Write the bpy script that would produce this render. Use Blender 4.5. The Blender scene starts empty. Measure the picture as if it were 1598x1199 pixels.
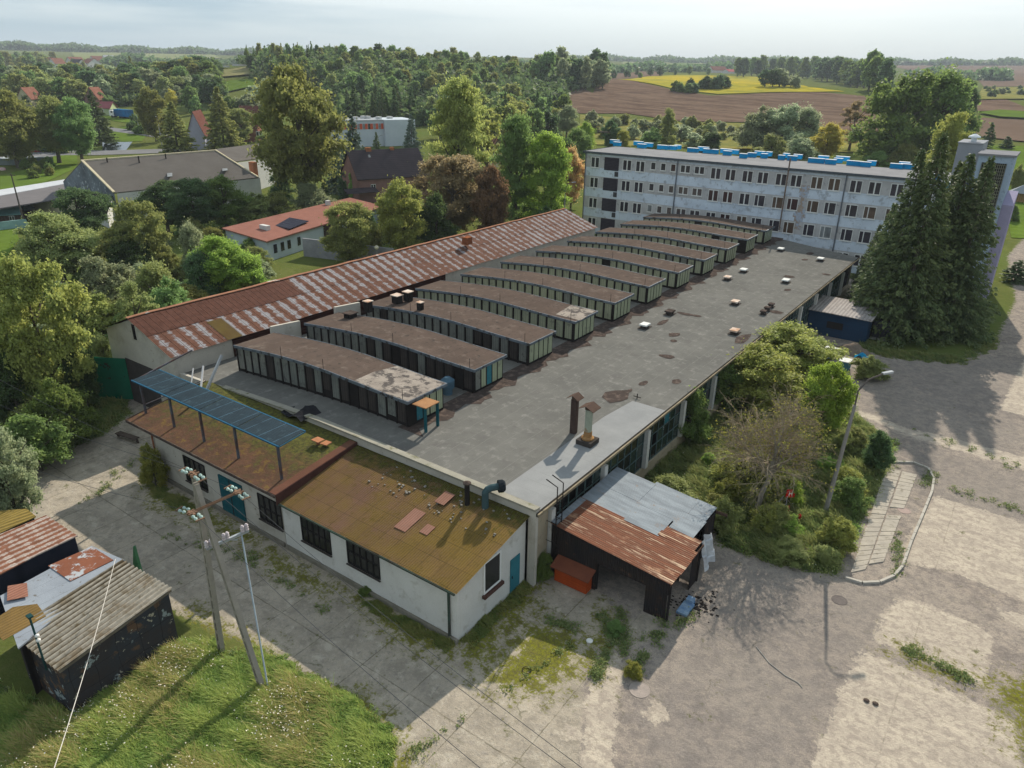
import bpy, math, random
import numpy as np
from mathutils import Vector, Matrix
random.seed(7); rng=np.random.default_rng(7)
S=bpy.context.scene
# ---------------- camera
H=27.0; YAW,PIT,ROL=-0.6192,0.4068,0.01647; FPX=1139.0
def _basis():
    f=np.array([math.sin(YAW)*math.cos(PIT),math.cos(YAW)*math.cos(PIT),-math.sin(PIT)])
    r=np.array([math.cos(YAW),-math.sin(YAW),0.0]); u=np.cross(r,f)
    return math.cos(ROL)*r+math.sin(ROL)*u, -math.sin(ROL)*r+math.cos(ROL)*u, f
CR,CU,CF=_basis()
cam=bpy.data.cameras.new('camera'); co=bpy.data.objects.new('camera',cam); S.collection.objects.link(co)
cam.sensor_width=36; cam.lens=36*FPX/1598; cam.clip_end=30000; cam.clip_start=0.5
co.matrix_world=Matrix(((CR[0],CU[0],-CF[0],0),(CR[1],CU[1],-CF[1],0),(CR[2],CU[2],-CF[2],H),(0,0,0,1)))
S.camera=co
HAZE=0.00013
# ---------------- light
SUN_EL=math.radians(32); SUN_AZ=math.radians(-13)      # azimuth from +Y towards +X
w=bpy.data.worlds.new('World'); S.world=w; w.use_nodes=True
nt=w.node_tree; nt.nodes.clear()
out=nt.nodes.new('ShaderNodeOutputWorld'); bg=nt.nodes.new('ShaderNodeBackground')
sky=nt.nodes.new('ShaderNodeTexSky'); sky.sky_type='NISHITA'; sky.sun_disc=False
sky.sun_elevation=SUN_EL; sky.sun_rotation=SUN_AZ; sky.air_density=1.0; sky.dust_density=.6; sky.ozone_density=2.5
def _n(t,**k):
    x=nt.nodes.new(t)
    for a_,v in k.items(): setattr(x,a_,v)
    return x
def _mr(x,a_,b_,c,d):
    m=_n('ShaderNodeMapRange'); nt.links.new(x,m.inputs[0])
    for i,v in zip((1,2,3,4),(a_,b_,c,d)): m.inputs[i].default_value=v
    return m.outputs[0]
def _mx(f,c1,c2):
    m=_n('ShaderNodeMixRGB')
    for i,v in ((0,f),(1,c1),(2,c2)):
        if isinstance(v,bpy.types.NodeSocket): nt.links.new(v,m.inputs[i])
        else: m.inputs[i].default_value=(*v,1) if isinstance(v,tuple) else v
    return m.outputs[0]
tc=_n('ShaderNodeTexCoord'); mp=_n('ShaderNodeMapping'); mp.inputs['Scale'].default_value=(1.0,1.0,11.0); mp.inputs['Location'].default_value=(.3,.1,.35)
nz=_n('ShaderNodeTexNoise'); nz.inputs['Scale'].default_value=1.6; nz.inputs['Detail'].default_value=7; nz.inputs['Roughness'].default_value=.55
nt.links.new(tc.outputs['Generated'],mp.inputs['Vector']); nt.links.new(mp.outputs[0],nz.inputs['Vector'])
sep=_n('ShaderNodeSeparateXYZ'); nt.links.new(tc.outputs['Generated'],sep.inputs[0]); ZZ=sep.outputs[2]
dot=_n('ShaderNodeVectorMath',operation='DOT_PRODUCT'); nt.links.new(tc.outputs['Generated'],dot.inputs[0]); dot.inputs[1].default_value=(math.sin(SUN_AZ)*.97,math.cos(SUN_AZ)*.97,.24)
deck=_mx(_mr(nz.outputs['Fac'],.44,.56,0,1),(1.55,2.02,2.40),(2.85,3.12,3.22))
deck=_mx(_mr(dot.outputs['Value'],.72,1.0,0,.75),deck,(4.3,4.45,4.4))
deck=_mx(_mr(ZZ,.015,.085,.8,0),deck,(1.45,1.98,2.35))
mx=_n('ShaderNodeMixRGB'); mx.inputs[0].default_value=.93
nt.links.new(sky.outputs[0],mx.inputs[1]); nt.links.new(deck,mx.inputs[2]); nt.links.new(mx.outputs[0],bg.inputs['Color'])
bg.inputs['Strength'].default_value=0.125; nt.links.new(bg.outputs[0],out.inputs[0])
sl=bpy.data.lights.new('sun','SUN'); sl.energy=3.2; sl.angle=math.radians(.6); sl.color=(1,.91,.77)
so=bpy.data.objects.new('sun',sl); S.collection.objects.link(so)
sd=Vector((math.sin(SUN_AZ)*math.cos(SUN_EL),math.cos(SUN_AZ)*math.cos(SUN_EL),math.sin(SUN_EL)))
so.rotation_euler=sd.to_track_quat('Z','Y').to_euler(); so.location=(0,0,80)
S.view_settings.view_transform='Standard'; S.view_settings.look='None'; S.view_settings.exposure=1.05; S.view_settings.gamma=1
# ---------------- placing helpers: survey of the photographed ground
def ray(x,y): return CF+CR*(x-799)/FPX-CU*(y-599.5)/FPX
def G(x,y,z=0.0):
    d=ray(x,y); t=(z-H)/d[2]; return (float(d[0]*t),float(d[1]*t))
def onY(x,y,Y):
    d=ray(x,y); t=Y/d[1]; return (float(d[0]*t),float(H+d[2]*t))
def onX(x,y,X):
    d=ray(x,y); t=X/d[0]; return (float(d[1]*t),float(H+d[2]*t))
def pxof(X,Y,Zz):
    d=np.array([X,Y,Zz-H]); z=d@CF; return (799+FPX*(d@CR)/z,599.5-FPX*(d@CU)/z)
def Zat(y,X,Y):
    lo,hi=-20,120
    for _ in range(50):
        m=(lo+hi)/2
        if pxof(X,Y,m)[1]>y: lo=m
        else: hi=m
    return lo
HILLS=[]
def hfun(X,Y):
    X=np.asarray(X,float); Y=np.asarray(Y,float)
    d=np.hypot(X,Y); dd=np.minimum(d,3300); t=np.maximum(0,dd-170)
    z=.0235*t*t/(t+110)
    k=np.clip((d-330)/400,0,1)
    z=z+k*(2.5*np.sin(X/170+1)*np.sin(Y/210+.5)+1.8*np.sin((X+Y)/330))
    for (hx,hy,a,s) in HILLS:
        z=z+a*np.exp(-((X-hx)**2+(Y-hy)**2)/(2*s*s))
    return z
def addhill(px_,d,a,s):
    r=ray(px_,110); r=r/np.hypot(r[0],r[1]); HILLS.append((r[0]*d,r[1]*d,a,s))
addhill(640,640,13,150); addhill(430,620,12,120)
addhill(1290,620,7,90)
def GT(x,y):
    d=ray(x,y); d=d/np.hypot(d[0],d[1]); t=20.0
    while t<6000:
        z=H+d[2]*t; hh=float(hfun(d[0]*t,d[1]*t))
        if z<=hh:
            lo,hi=t/1.02-1,t
            for _ in range(30):
                m=(lo+hi)/2
                if H+d[2]*m<=float(hfun(d[0]*m,d[1]*m)): hi=m
                else: lo=m
            t=hi; return (float(d[0]*t),float(d[1]*t),float(hfun(d[0]*t,d[1]*t)))
        t=t*1.02+1
    t=3000; return (float(d[0]*t),float(d[1]*t),float(hfun(d[0]*t,d[1]*t)))
def lerp(x,xs,ys): return float(np.interp(x,xs,ys))
# ---------------- object helpers
COL=S.collection; ORG={}; KIDS={}
def tag(o,label=None,cat=None,group=None,kind=None):
    if label: o['label']=label
    if cat: o['category']=cat
    if group: o['group']=group
    if kind: o['kind']=kind
    return o
def thing(name,loc,label,cat,group=None):
    o=bpy.data.objects.new(name,None); COL.objects.link(o); o.location=loc; o.empty_display_size=.3
    ORG[o.name]=Vector(loc); return tag(o,label,cat,group)
class MB:
    def __init__(s,T=None): s.v=[];s.f=[];s.mi=[];s.m=0;s.T=T
    def add(s,vs,fs):
        b=len(s.v)
        if s.T is not None: vs=[tuple(s.T@Vector(p)) for p in vs]
        s.v+= [tuple(map(float,p)) for p in vs]; s.f+=[tuple(b+i for i in q) for q in fs]; s.mi+=[s.m]*len(fs); return s
    def quad(s,a,b,c,d): return s.add([a,b,c,d],[(0,1,2,3)])
    def hexa(s,bot,top):
        n=len(bot); fs=[tuple(range(n-1,-1,-1)),tuple(range(n,2*n))]+[(i,(i+1)%n,n+(i+1)%n,n+i) for i in range(n)]
        return s.add(list(bot)+list(top),fs)
    def box(s,x0,x1,y0,y1,z0,z1):
        return s.hexa([(x0,y0,z0),(x1,y0,z0),(x1,y1,z0),(x0,y1,z0)],[(x0,y0,z1),(x1,y0,z1),(x1,y1,z1),(x0,y1,z1)])
    def slab(s,pts,th):          # pts: outline of the top face, counterclockwise from above
        return s.hexa([(p[0],p[1],p[2]-th) for p in pts],pts)
    def bar(s,a,b,w,h=None):
        h=h or w; a=Vector(a);b=Vector(b);d=(b-a).normalized()
        up=Vector((0,0,1)) if abs(d.z)<.95 else Vector((0,1,0))
        x=d.cross(up).normalized()*w/2; y=x.cross(d).normalized()*h/2
        o=[(-1,-1),(1,-1),(1,1),(-1,1)]
        return s.hexa([tuple(a+x*i+y*j) for i,j in o],[tuple(b+x*i+y*j) for i,j in o])
    def tube(s,pts,rs,n=8,cap=True):
        if not hasattr(rs,'__len__'): rs=[rs]*len(pts)
        P=[Vector(p) for p in pts]; vs=[];fs=[]; ref=None
        for i,p in enumerate(P):
            d=(P[min(i+1,len(P)-1)]-P[max(i-1,0)]).normalized()
            if ref is None: ref=Vector((1,0,0)) if abs(d.x)<.9 else Vector((0,1,0))
            x=(ref-d*ref.dot(d)).normalized(); y=d.cross(x); ref=x
            for k in range(n):
                a=2*math.pi*k/n; vs.append(tuple(p+(x*math.cos(a)+y*math.sin(a))*rs[i]))
        for i in range(len(P)-1):
            for k in range(n): fs.append((i*n+k,i*n+(k+1)%n,(i+1)*n+(k+1)%n,(i+1)*n+k))
        if cap: fs.append(tuple(range(n-1,-1,-1))); fs.append(tuple((len(P)-1)*n+k for k in range(n)))
        return s.add(vs,fs)
    def lathe(s,c,prof,n=16):
        vs=[];fs=[]
        for r,z in prof:
            for k in range(n):
                a=2*math.pi*k/n; vs.append((c[0]+r*math.cos(a),c[1]+r*math.sin(a),c[2]+z))
        for i in range(len(prof)-1):
            for k in range(n): fs.append((i*n+k,i*n+(k+1)%n,(i+1)*n+(k+1)%n,(i+1)*n+k))
        fs.append(tuple(range(n-1,-1,-1))); fs.append(tuple((len(prof)-1)*n+k for k in range(n)))
        return s.add(vs,fs)
    def grid(s,us,vs_,fn):
        n=len(vs_); P=[fn(u,v) for u in us for v in vs_]
        return s.add(P,[(i*n+j,(i+1)*n+j,(i+1)*n+j+1,i*n+j+1) for i in range(len(us)-1) for j in range(n-1)])
    def build(s,name,mat,parent=None,smooth=False,**kw):
        o=ORG.get(parent.name,Vector((0,0,0))) if parent else Vector((0,0,0))
        if parent is None and s.v:
            a=np.array(s.v); o=Vector((float(a[:,0].mean()),float(a[:,1].mean()),float(a[:,2].min())))
        me=bpy.data.meshes.new(name); me.from_pydata([(p[0]-o.x,p[1]-o.y,p[2]-o.z) for p in s.v],[],s.f)
        ms=mat if isinstance(mat,(list,tuple)) else [mat]
        for m in ms: me.materials.append(m)
        if len(ms)>1: me.polygons.foreach_set('material_index',np.array(s.mi,dtype=np.int32))
        if smooth: me.polygons.foreach_set('use_smooth',np.ones(len(s.f),dtype=bool))
        me.update()
        ob=bpy.data.objects.new(name,me); COL.objects.link(ob)
        if parent: ob.parent=parent; KIDS.setdefault(parent.name,[]).append(ob)
        else: ob.location=o
        ORG[ob.name]=o
        return tag(ob,kw.get('label'),kw.get('cat'),kw.get('group'),kw.get('kind'))
def copy_tree(o,parent=None):
    c=o.copy(); COL.objects.link(c); c.parent=parent
    ORG[c.name]=ORG.get(o.name,Vector((0,0,0)))
    for ch in list(KIDS.get(o.name,[])):
        copy_tree(ch,c)
    return c

def fastmesh(name,V,F,mats,tint=None,smooth=False):
    me=bpy.data.meshes.new(name); n=len(F); k=F.shape[1]
    me.vertices.add(len(V)); me.vertices.foreach_set('co',np.asarray(V,dtype=np.float32).ravel())
    me.loops.add(n*k); me.loops.foreach_set('vertex_index',F.astype(np.int32).ravel())
    me.polygons.add(n); me.polygons.foreach_set('loop_start',np.arange(0,n*k,k,dtype=np.int32)); me.polygons.foreach_set('loop_total',np.full(n,k,dtype=np.int32))
    for m in mats: me.materials.append(m)
    if tint is not None:
        a=me.attributes.new('tint','FLOAT','FACE'); a.data.foreach_set('value',np.asarray(tint,dtype=np.float32))
    if smooth: me.polygons.foreach_set('use_smooth',np.ones(n,dtype=bool))
    me.update(calc_edges=True); return me
# ---------------- materials
class N:
    def __init__(s,name):
        s.m=bpy.data.materials.new(name); s.m.use_nodes=True; s.t=s.m.node_tree; s.t.nodes.clear()
        s.out=s.t.nodes.new('ShaderNodeOutputMaterial')
    def n(s,t,ins=None,**kw):
        x=s.t.nodes.new(t)
        for k,v in kw.items(): setattr(x,k,v)
        for k,v in (ins or {}).items():
            if isinstance(v,bpy.types.NodeSocket): s.t.links.new(v,x.inputs[k])
            else: x.inputs[k].default_value=v
        return x
    def pos(s):
        if not hasattr(s,'_p'): s._p=s.n('ShaderNodeNewGeometry').outputs['Position']
        return s._p
    def noise(s,scale,detail=5,rough=.6,vec=None,off=0):
        v=vec if vec is not None else s.pos()
        if hasattr(scale,'__len__'):
            v=s.n('ShaderNodeMapping',{'Vector':v,'Scale':tuple(scale),'Location':(off,off*.7,0)}).outputs[0]; sc=1
        else:
            sc=scale
            if off: v=s.n('ShaderNodeMapping',{'Vector':v,'Location':(off,off*.7,0)}).outputs[0]
        return s.n('ShaderNodeTexNoise',{'Vector':v,'Scale':sc,'Detail':detail,'Roughness':rough}).outputs['Fac']
    def rng(s,x,a,b,c=0,d=1): return s.n('ShaderNodeMapRange',{0:x,1:a,2:b,3:c,4:d}).outputs[0]
    def math(s,op,a,b=0): return s.n('ShaderNodeMath',{0:a,1:b},operation=op).outputs[0]
    def mix(s,f,a,b):
        c=lambda q:(*q,1) if isinstance(q,tuple) and len(q)==3 else q
        return s.n('ShaderNodeMixRGB',{0:f,1:c(a),2:c(b)}).outputs[0]
    def xyz(s): 
        if not hasattr(s,'_s'): s._s=s.n('ShaderNodeSeparateXYZ',{0:s.pos()}).outputs
        return s._s
def finish(k,col,rough=.8,bump=None,bs=.1,metal=0,spec=0.0):
    p=k.n('ShaderNodeBsdfPrincipled',{'Base Color':col if not isinstance(col,tuple) else (*col,1),'Roughness':rough,'Metallic':metal,'Specular IOR Level':spec})
    if bump is not None:
        b=k.n('ShaderNodeBump',{'Height':bump,'Strength':1.0,'Distance':bs}); k.t.links.new(b.outputs[0],p.inputs['Normal'])
    k.t.links.new(p.outputs[0],k.out.inputs[0]); return k.m
def mat(name,a,b=None,scale=1.0,rough=.85,layers=(),corr=None,bump=.01,metal=0,grid=None,spec=0.0,fine=None):
    """a/b mixed by noise; layers (colour, scale, lo, hi); corr (axis,pitch,depth); grid (axis,step,width,colour)"""
    k=N(name); b=b or tuple(c*.8 for c in a)
    n1=k.noise(scale,6,.65)
    col=k.mix(k.rng(n1,.35,.65),a,b)
    f=k.noise(fine or 14,3,.6); col=k.mix(k.rng(f,.3,.7,0,.28),col,tuple(c*.62 for c in a))
    for i,L in enumerate(layers):
        m=k.rng(k.noise(L[1],7,.65,off=13.7*(i+1)),L[2],L[3]); col=k.mix(m,col,L[0])
    for g in (grid or ()):
        c=k.xyz()[g[0]]; jit=k.math('MULTIPLY',k.noise(.7,3,.5),g[4] if len(g)>4 else .1)
        fr=k.math('FRACT',k.math('DIVIDE',k.math('ADD',c,jit),g[1])); l=k.math('LESS_THAN',fr,g[2]/g[1])
        l=k.math('MULTIPLY',l,k.rng(k.noise(.9,4,.6,off=5),.3,.6,.15,.9))
        col=k.mix(l,col,g[3])
    h=k.math('MULTIPLY',k.noise(9,5,.6),bump); dist=1.0
    if corr:
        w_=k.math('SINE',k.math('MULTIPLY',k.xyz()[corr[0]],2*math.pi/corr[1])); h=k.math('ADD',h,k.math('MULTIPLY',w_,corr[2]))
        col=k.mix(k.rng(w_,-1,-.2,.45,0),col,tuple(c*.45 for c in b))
    return finish(k,col,rough,h,dist,metal,spec)
def leafmat(name,a,b,trans=.55,var=.22):
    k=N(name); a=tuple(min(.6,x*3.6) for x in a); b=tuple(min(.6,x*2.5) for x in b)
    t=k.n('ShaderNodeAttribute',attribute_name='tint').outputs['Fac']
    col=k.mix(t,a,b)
    r=k.n('ShaderNodeObjectInfo').outputs['Random']
    hs=k.n('ShaderNodeHueSaturation',{'Hue':k.rng(r,0,1,.5-.022,.5+.018),'Saturation':k.rng(r,0,1,1.0,.85),'Value':k.rng(r,0,1,1-var,1+var),'Color':col}).outputs[0]
    d=k.n('ShaderNodeBsdfPrincipled',{'Base Color':hs,'Roughness':.6,'Specular IOR Level':.12})
    tr=k.n('ShaderNodeBsdfTranslucent',{'Color':hs})
    m=k.n('ShaderNodeMixShader',{0:trans,1:d.outputs[0],2:tr.outputs[0]}); k.t.links.new(m.outputs[0],k.out.inputs[0]); return k.m
def glassmat(name,c,rough=.15):
    k=N(name); n1=k.noise(.8,4,.6); col=k.mix(k.rng(n1,.35,.65),c,tuple(x*.5 for x in c)); return finish(k,col,rough,None,spec=.6)
# ================= GROUND =================
def sdf(poly,X,Y):            # signed distance, positive inside
    P=np.array(poly); n=len(P); D=np.full(X.shape,1e9); ins=np.zeros(X.shape,bool)
    for i in range(n):
        a=P[i];b=P[(i+1)%n]; e=b-a; wx=X-a[0];wy=Y-a[1]
        t=np.clip((wx*e[0]+wy*e[1])/(e@e+1e-9),0,1); D=np.minimum(D,np.hypot(wx-e[0]*t,wy-e[1]*t))
        c=((a[1]<=Y)&(b[1]>Y))|((b[1]<=Y)&(a[1]>Y))
        xs=a[0]+(Y-a[1])/((b[1]-a[1]) if abs(b[1]-a[1])>1e-9 else 1e-9)*e[0]
        ins^=c&(X<xs)
    return np.where(ins,D,-D)
def W(pts): return [G(*p) for p in pts]
YARD=W([(30,745),(75,712),(160,680),(205,645),(190,605),(260,590),(1180,400),(1335,436),(1345,470),(1330,530),(1400,552),(1500,560),(1555,530),(1585,470),(1572,400),(1598,372),(1720,372)])+[(58,70),(58,-19),(-17,-19)]+W([(600,1199),(618,1155),(560,1088),(480,1048),(425,1020),(340,990),(285,962),(200,905),(60,850),(30,800)])
ISLAND=W([(985,735),(1112,820),(1122,850),(1200,878),(1303,898),(1320,860),(1352,800),(1385,735),(1398,690),(1345,655),(1290,600),(1180,520),(1090,590)])
LIGHT=[[(1402,932),(1385,950),(1360,1000),(1450,1035),(1540,1073),(1544,1030),(1552,992),(1500,965),(1440,940)],
 [(1345,1015),(1320,1060),(1300,1112),(1265,1199),(1225,1400),(1700,1400),(1598,1199),(1585,1125),(1500,1085),(1420,1045)],
 [(1410,850),(1440,800),(1462,775),(1530,795),(1640,830),(1640,955),(1540,915),(1470,888),(1415,880)],
 [(1330,655),(1345,650),(1430,685),(1640,745),(1640,724),(1450,675),(1425,672),(1340,640)],
 [(925,1015),(950,1012),(972,1025),(972,1060),(962,1100),(958,1199),(960,1300),(895,1300),(907,1199),(912,1100),(922,1060)],
 [(1555,950),(1640,975),(1640,1000),(1560,965)],[(1600,560),(1560,640),(1640,660),(1640,560)],
 [(1015,1095),(1040,1100),(1048,1120),(1020,1130),(1004,1115)],[(880,1130),(905,1135),(900,1155),(878,1150)]]
LANE=W([(30,745),(205,645),(240,600),(700,880),(740,1000),(860,905),(930,965),(915,1020),(905,1199),(880,1500),(560,1500),(600,1199),(618,1155),(560,1088),(425,1020),(285,962),(60,850)])
PADS=[W([(845,900),(905,885),(965,960),(985,1010),(930,1010),(870,960)]),W([(1345,505),(1395,525),(1385,552),(1345,545)]),W([(900,1000),(1028,950),(1020,1000),(960,1015)])]
MOSS=[[(765,1055),(795,1005),(820,975),(850,970),(900,990),(915,1010),(900,1050),(850,1080),(790,1080),(760,1065)],
 [(712,1000),(760,960),(815,915),(840,905),(830,950),(790,985),(770,1030),(730,1040)],
 [(530,1110),(560,1085),(610,1140),(640,1180),(640,1230),(560,1230)],[(940,950),(960,960),(955,1000),(925,1050),(905,1045),(925,990)],
 [(1545,1070),(1598,1060),(1640,1090),(1640,1230),(1598,1180),(1580,1125)],
 [(560,930),(640,965),(720,1000),(700,1020),(640,1010),(580,960)],[(400,850),(460,885),(530,920),(510,925),(430,890)],
 [(235,760),(300,790),(400,835),(390,850),(300,810),(240,785)],[(1405,1010),(1480,1040),(1520,1060),(1470,1052),(1400,1020)],
 [(305,950),(345,985),(420,1010),(360,1000),(300,975)]]
DARK=[[(1130,865),(1320,912),(1400,940),(1365,1000),(1300,1110),(1250,1250),(1000,1250),(985,1080),(1060,1000),(1080,960),(1100,900)],[(1350,560),(1598,560),(1598,720),(1440,680),(1340,640)],[(1420,690),(1598,745),(1640,830),(1470,790),(1405,740)]]
def lines(a,b,da,db,g):       # non-uniform axis: dense inside [a,b]
    L=list(np.arange(a,b,da)); s=da; x=a; lo=[]
    while x>-5200: s*=g; x-=s; lo.append(x)
    s=da; x=L[-1]; hi=[]
    while x<5200: s*=g; x+=s; hi.append(x)
    return np.array(lo[::-1]+L+hi)
def ground():
    xs=lines(-66,14,.3,0,1.036); ys=lines(4,112,.3,0,1.036)
    X,Y=np.meshgrid(xs,ys,indexing='ij'); Z=hfun(X,Y)
    nx,ny=X.shape
    near=(X>-150)&(X<60)&(Y>-20)&(Y<170)
    def M(polys,conv=True):
        o=np.full(X.shape,-3.0)
        for p in polys:
            p=W(p) if conv else p
            o[near]=np.maximum(o[near],sdf(p,X[near],Y[near]))
        return np.clip(o,-3,3)
    yard=np.minimum(M([YARD],False),-M([ISLAND],False)); light=M(LIGHT); lane=M([LANE],False); lane=np.maximum(lane,M(PADS,False)); moss=M(MOSS); dark=M(DARK)
    V=np.stack([X.ravel(),Y.ravel(),Z.ravel()],1)
    idx=np.arange(nx*ny).reshape(nx,ny)
    F=np.stack([idx[:-1,:-1].ravel(),idx[1:,:-1].ravel(),idx[1:,1:].ravel(),idx[:-1,1:].ravel()],1)
    k=N('ground')
    at=lambda n: k.n('ShaderNodeAttribute',attribute_name=n).outputs['Fac']
    nA=k.noise(.35,7,.65); nB=k.noise(1.6,7,.7,off=9); nC=k.noise(6,6,.7,off=3); nF=k.noise(26,3,.6)
    jig=k.math('ADD',k.math('MULTIPLY',k.rng(nB,.25,.75,-1,1),.65),k.math('MULTIPLY',k.rng(nC,.25,.75,-1,1),.5))
    def mask(n,soft=.08,amt=1.0): return k.rng(k.math('ADD',at(n),k.math('MULTIPLY',jig,amt)),-soft,soft)
    # vegetation soil
    g=k.mix(k.rng(nA,.35,.65),(.085,.105,.030),(.14,.155,.045)); g=k.mix(k.rng(k.noise(.03,6,.65,off=61),.42,.6),g,(.10,.14,.035)); g=k.mix(k.rng(nB,.45,.7,0,.7),g,(.16,.155,.06)); g=k.mix(k.rng(nC,.3,.7,0,.5),g,(.045,.06,.018))
    # asphalt
    a=k.mix(k.rng(nA,.40,.60),(.325,.280,.245),(.235,.200,.182)); a=k.mix(k.rng(nB,.50,.62,0,.7),a,(.45,.375,.295)); a=k.mix(k.rng(k.noise(1.1,7,.7,off=51),.54,.64,0,.7),a,(.165,.148,.135)); a=k.mix(k.rng(nC,.48,.66,0,.7),a,(.14,.12,.108)); a=k.mix(k.rng(k.noise(3.4,6,.75,off=91),.56,.64,0,.6),a,(.40,.345,.285))
    a=k.mix(k.rng(k.noise(.75,8,.74,off=101),.43,.57,0,.75),a,(.40,.335,.275)); a=k.mix(k.rng(k.noise(.95,8,.74,off=131),.50,.60,0,.7),a,(.165,.143,.132))
    a=k.mix(k.rng(k.noise(.12,6,.6,off=33),.42,.58,0,.35),a,(.40,.35,.29)); a=k.mix(k.rng(k.noise(2.1,8,.78,off=141),.50,.57,0,.6),a,(.175,.152,.14))
    a=k.mix(k.math('MULTIPLY',k.rng(at('dark'),-1,1),.40),a,(.21,.19,.175))
    a=k.mix(k.rng(nF,.4,.62,0,.5),a,(.10,.092,.085))
    # concrete
    c=k.mix(k.rng(nA,.36,.64),(.42,.365,.29),(.32,.28,.225)); c=k.mix(k.rng(nB,.48,.7,0,.8),c,(.24,.215,.19)); c=k.mix(k.rng(nC,.5,.75,0,.6),c,(.46,.43,.37)); c=k.mix(k.rng(k.noise(3.1,7,.7,off=21),.58,.66,0,.7),c,(.16,.15,.135))
    c=k.mix(k.rng(k.noise(.8,8,.74,off=111),.48,.60,0,.65),c,(.215,.19,.155)); c=k.mix(k.rng(k.noise(1.2,8,.74,off=121),.54,.62,0,.6),c,(.50,.45,.37))
    c=k.mix(k.rng(nF,.4,.65,0,.4),c,(.18,.16,.13))
    def joint(ax,step,wd):
        fr=k.math('FRACT',k.math('DIVIDE',k.math('ADD',k.xyz()[ax],k.math('MULTIPLY',nB,.15)),step)); return k.math('LESS_THAN',fr,wd/step)
    # streaked old concrete slabs
    st=k.noise((.45,1.0,1),8,.72,off=17); lc=k.mix(k.rng(st,.38,.62),(.50,.435,.35),(.37,.32,.265)); lc=k.mix(k.rng(k.noise(2.3,7,.72,off=71),.48,.56,0,.7),lc,(.29,.247,.21)); lc=k.mix(k.rng(nC,.5,.7,0,.4),lc,(.27,.24,.2)); lc=k.mix(k.math('MULTIPLY',k.math('MAXIMUM',joint(0,6.3,.06),joint(1,3.05,.05)),k.rng(nB,.4,.6,0,.4)),lc,(.15,.13,.10)); lc=k.mix(k.rng(nF,.4,.75,0,.25),lc,(.2,.18,.15))
    # joints and cracks over lane and light concrete
    wv=k.n('ShaderNodeVectorMath',{0:k.pos(),1:k.n('ShaderNodeVectorMath',{0:k.n('ShaderNodeTexNoise',{'Vector':k.pos(),'Scale':.8,'Detail':4}).outputs['Color'],'Scale':1.3},operation='SCALE').outputs[0]},operation='ADD').outputs[0]
    vo=k.n('ShaderNodeTexVoronoi',{'Vector':wv,'Scale':.23},feature='DISTANCE_TO_EDGE').outputs['Distance']
    crack=k.math('MULTIPLY',k.rng(vo,.002,.012,1,0),k.rng(k.noise(.5,4,.6,off=77),.52,.66,0,.6))
    jl=k.math('MULTIPLY',k.math('MAXIMUM',joint(0,3.1,.05),joint(1,6.1,.06)),k.rng(nB,.35,.55,.1,.8))
    c=k.mix(jl,c,(.13,.115,.08)); c=k.mix(crack,c,(.09,.09,.05)); a=k.mix(k.math('MULTIPLY',crack,.8),a,(.10,.095,.07))
    col=k.mix(mask('lane',.12,.3),a,c); col=k.mix(mask('light',.05,.55),col,lc)
    mo=k.mix(k.rng(nC,.4,.62),(.085,.085,.02),(.17,.175,.012)); mo=k.mix(k.rng(nB,.5,.7,0,.8),mo,(.10,.085,.035))
    mm=k.math('MULTIPLY',mask('moss',.6,3.0),.95)
    col=k.mix(mm,col,mo); weeds=k.math('MULTIPLY',k.rng(k.noise(.9,7,.75,off=41),.60,.66),k.rng(nA,.42,.56,0,.8)); col=k.mix(weeds,col,(.085,.09,.03))
    col=k.mix(mask('yard',.10,.9),g,col)
    m=finish(k,col,.9,k.math('ADD',k.math('MULTIPLY',nC,.05),k.math('MULTIPLY',nF,.02)),1.0,0,0)
    me=fastmesh('ground',V,F,[m],smooth=True)
    for n,A in (('yard',yard),('light',light),('lane',lane),('moss',moss),('dark',dark)):
        t=me.attributes.new(n,'FLOAT','POINT'); t.data.foreach_set('value',A.ravel().astype(np.float32))
    o=bpy.data.objects.new('ground',me); COL.objects.link(o); tag(o,kind='structure')
ground()
def drape(name,pts,mat_,off=.35,step=14,ground_pts=False,z0=False,**kw):
    """a field or road surface laid over the terrain; pts in photo survey points"""
    P=[(p[0],p[1]) for p in (pts if ground_pts else [GT(*q) for q in pts])]
    import bmesh
    bm=bmesh.new(); vs=[bm.verts.new((p[0],p[1],0)) for p in P]; bm.faces.new(vs)
    A=np.array(P)
    for ax in (0,1):
        for c in np.arange(A[:,ax].min()+step/2,A[:,ax].max(),step):
            pc=(c,0,0) if ax==0 else (0,c,0); no=(1,0,0) if ax==0 else (0,1,0)
            bmesh.ops.bisect_plane(bm,geom=bm.verts[:]+bm.edges[:]+bm.faces[:],plane_co=pc,plane_no=no)
    bm.normal_update()
    up=sum(f.normal.z*f.calc_area() for f in bm.faces)
    if up<0: bmesh.ops.reverse_faces(bm,faces=bm.faces[:])
    for v in bm.verts: v.co.z=float(hfun(v.co.x,v.co.y))+off
    me=bpy.data.meshes.new(name); bm.to_mesh(me); bm.free(); me.materials.append(mat_)
    for p in me.polygons: p.use_smooth=True
    o=bpy.data.objects.new(name,me); COL.objects.link(o); return tag(o,kind='structure',**kw)
def fieldmat(name,a,b,s=.01,streak=(.02,.2,1),fine=.35,c=None):
    k=N(name); n1=k.noise(s,5,.6); col=k.mix(k.rng(n1,.4,.6),a,b)
    n2=k.noise(streak,5,.7); col=k.mix(k.rng(n2,.4,.6,0,.75),col,c or tuple(x*.7 for x in a))
    n3=k.noise(fine,5,.7); col=k.mix(k.rng(n3,.35,.7,0,.4),col,tuple(x*.62 for x in b))
    return finish(k,col,.95,None,spec=0)
Mplough=fieldmat('ploughed_soil',(.135,.090,.066),(.092,.062,.047),.006,(.012,.11,1),.25,(.21,.15,.11))
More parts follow.
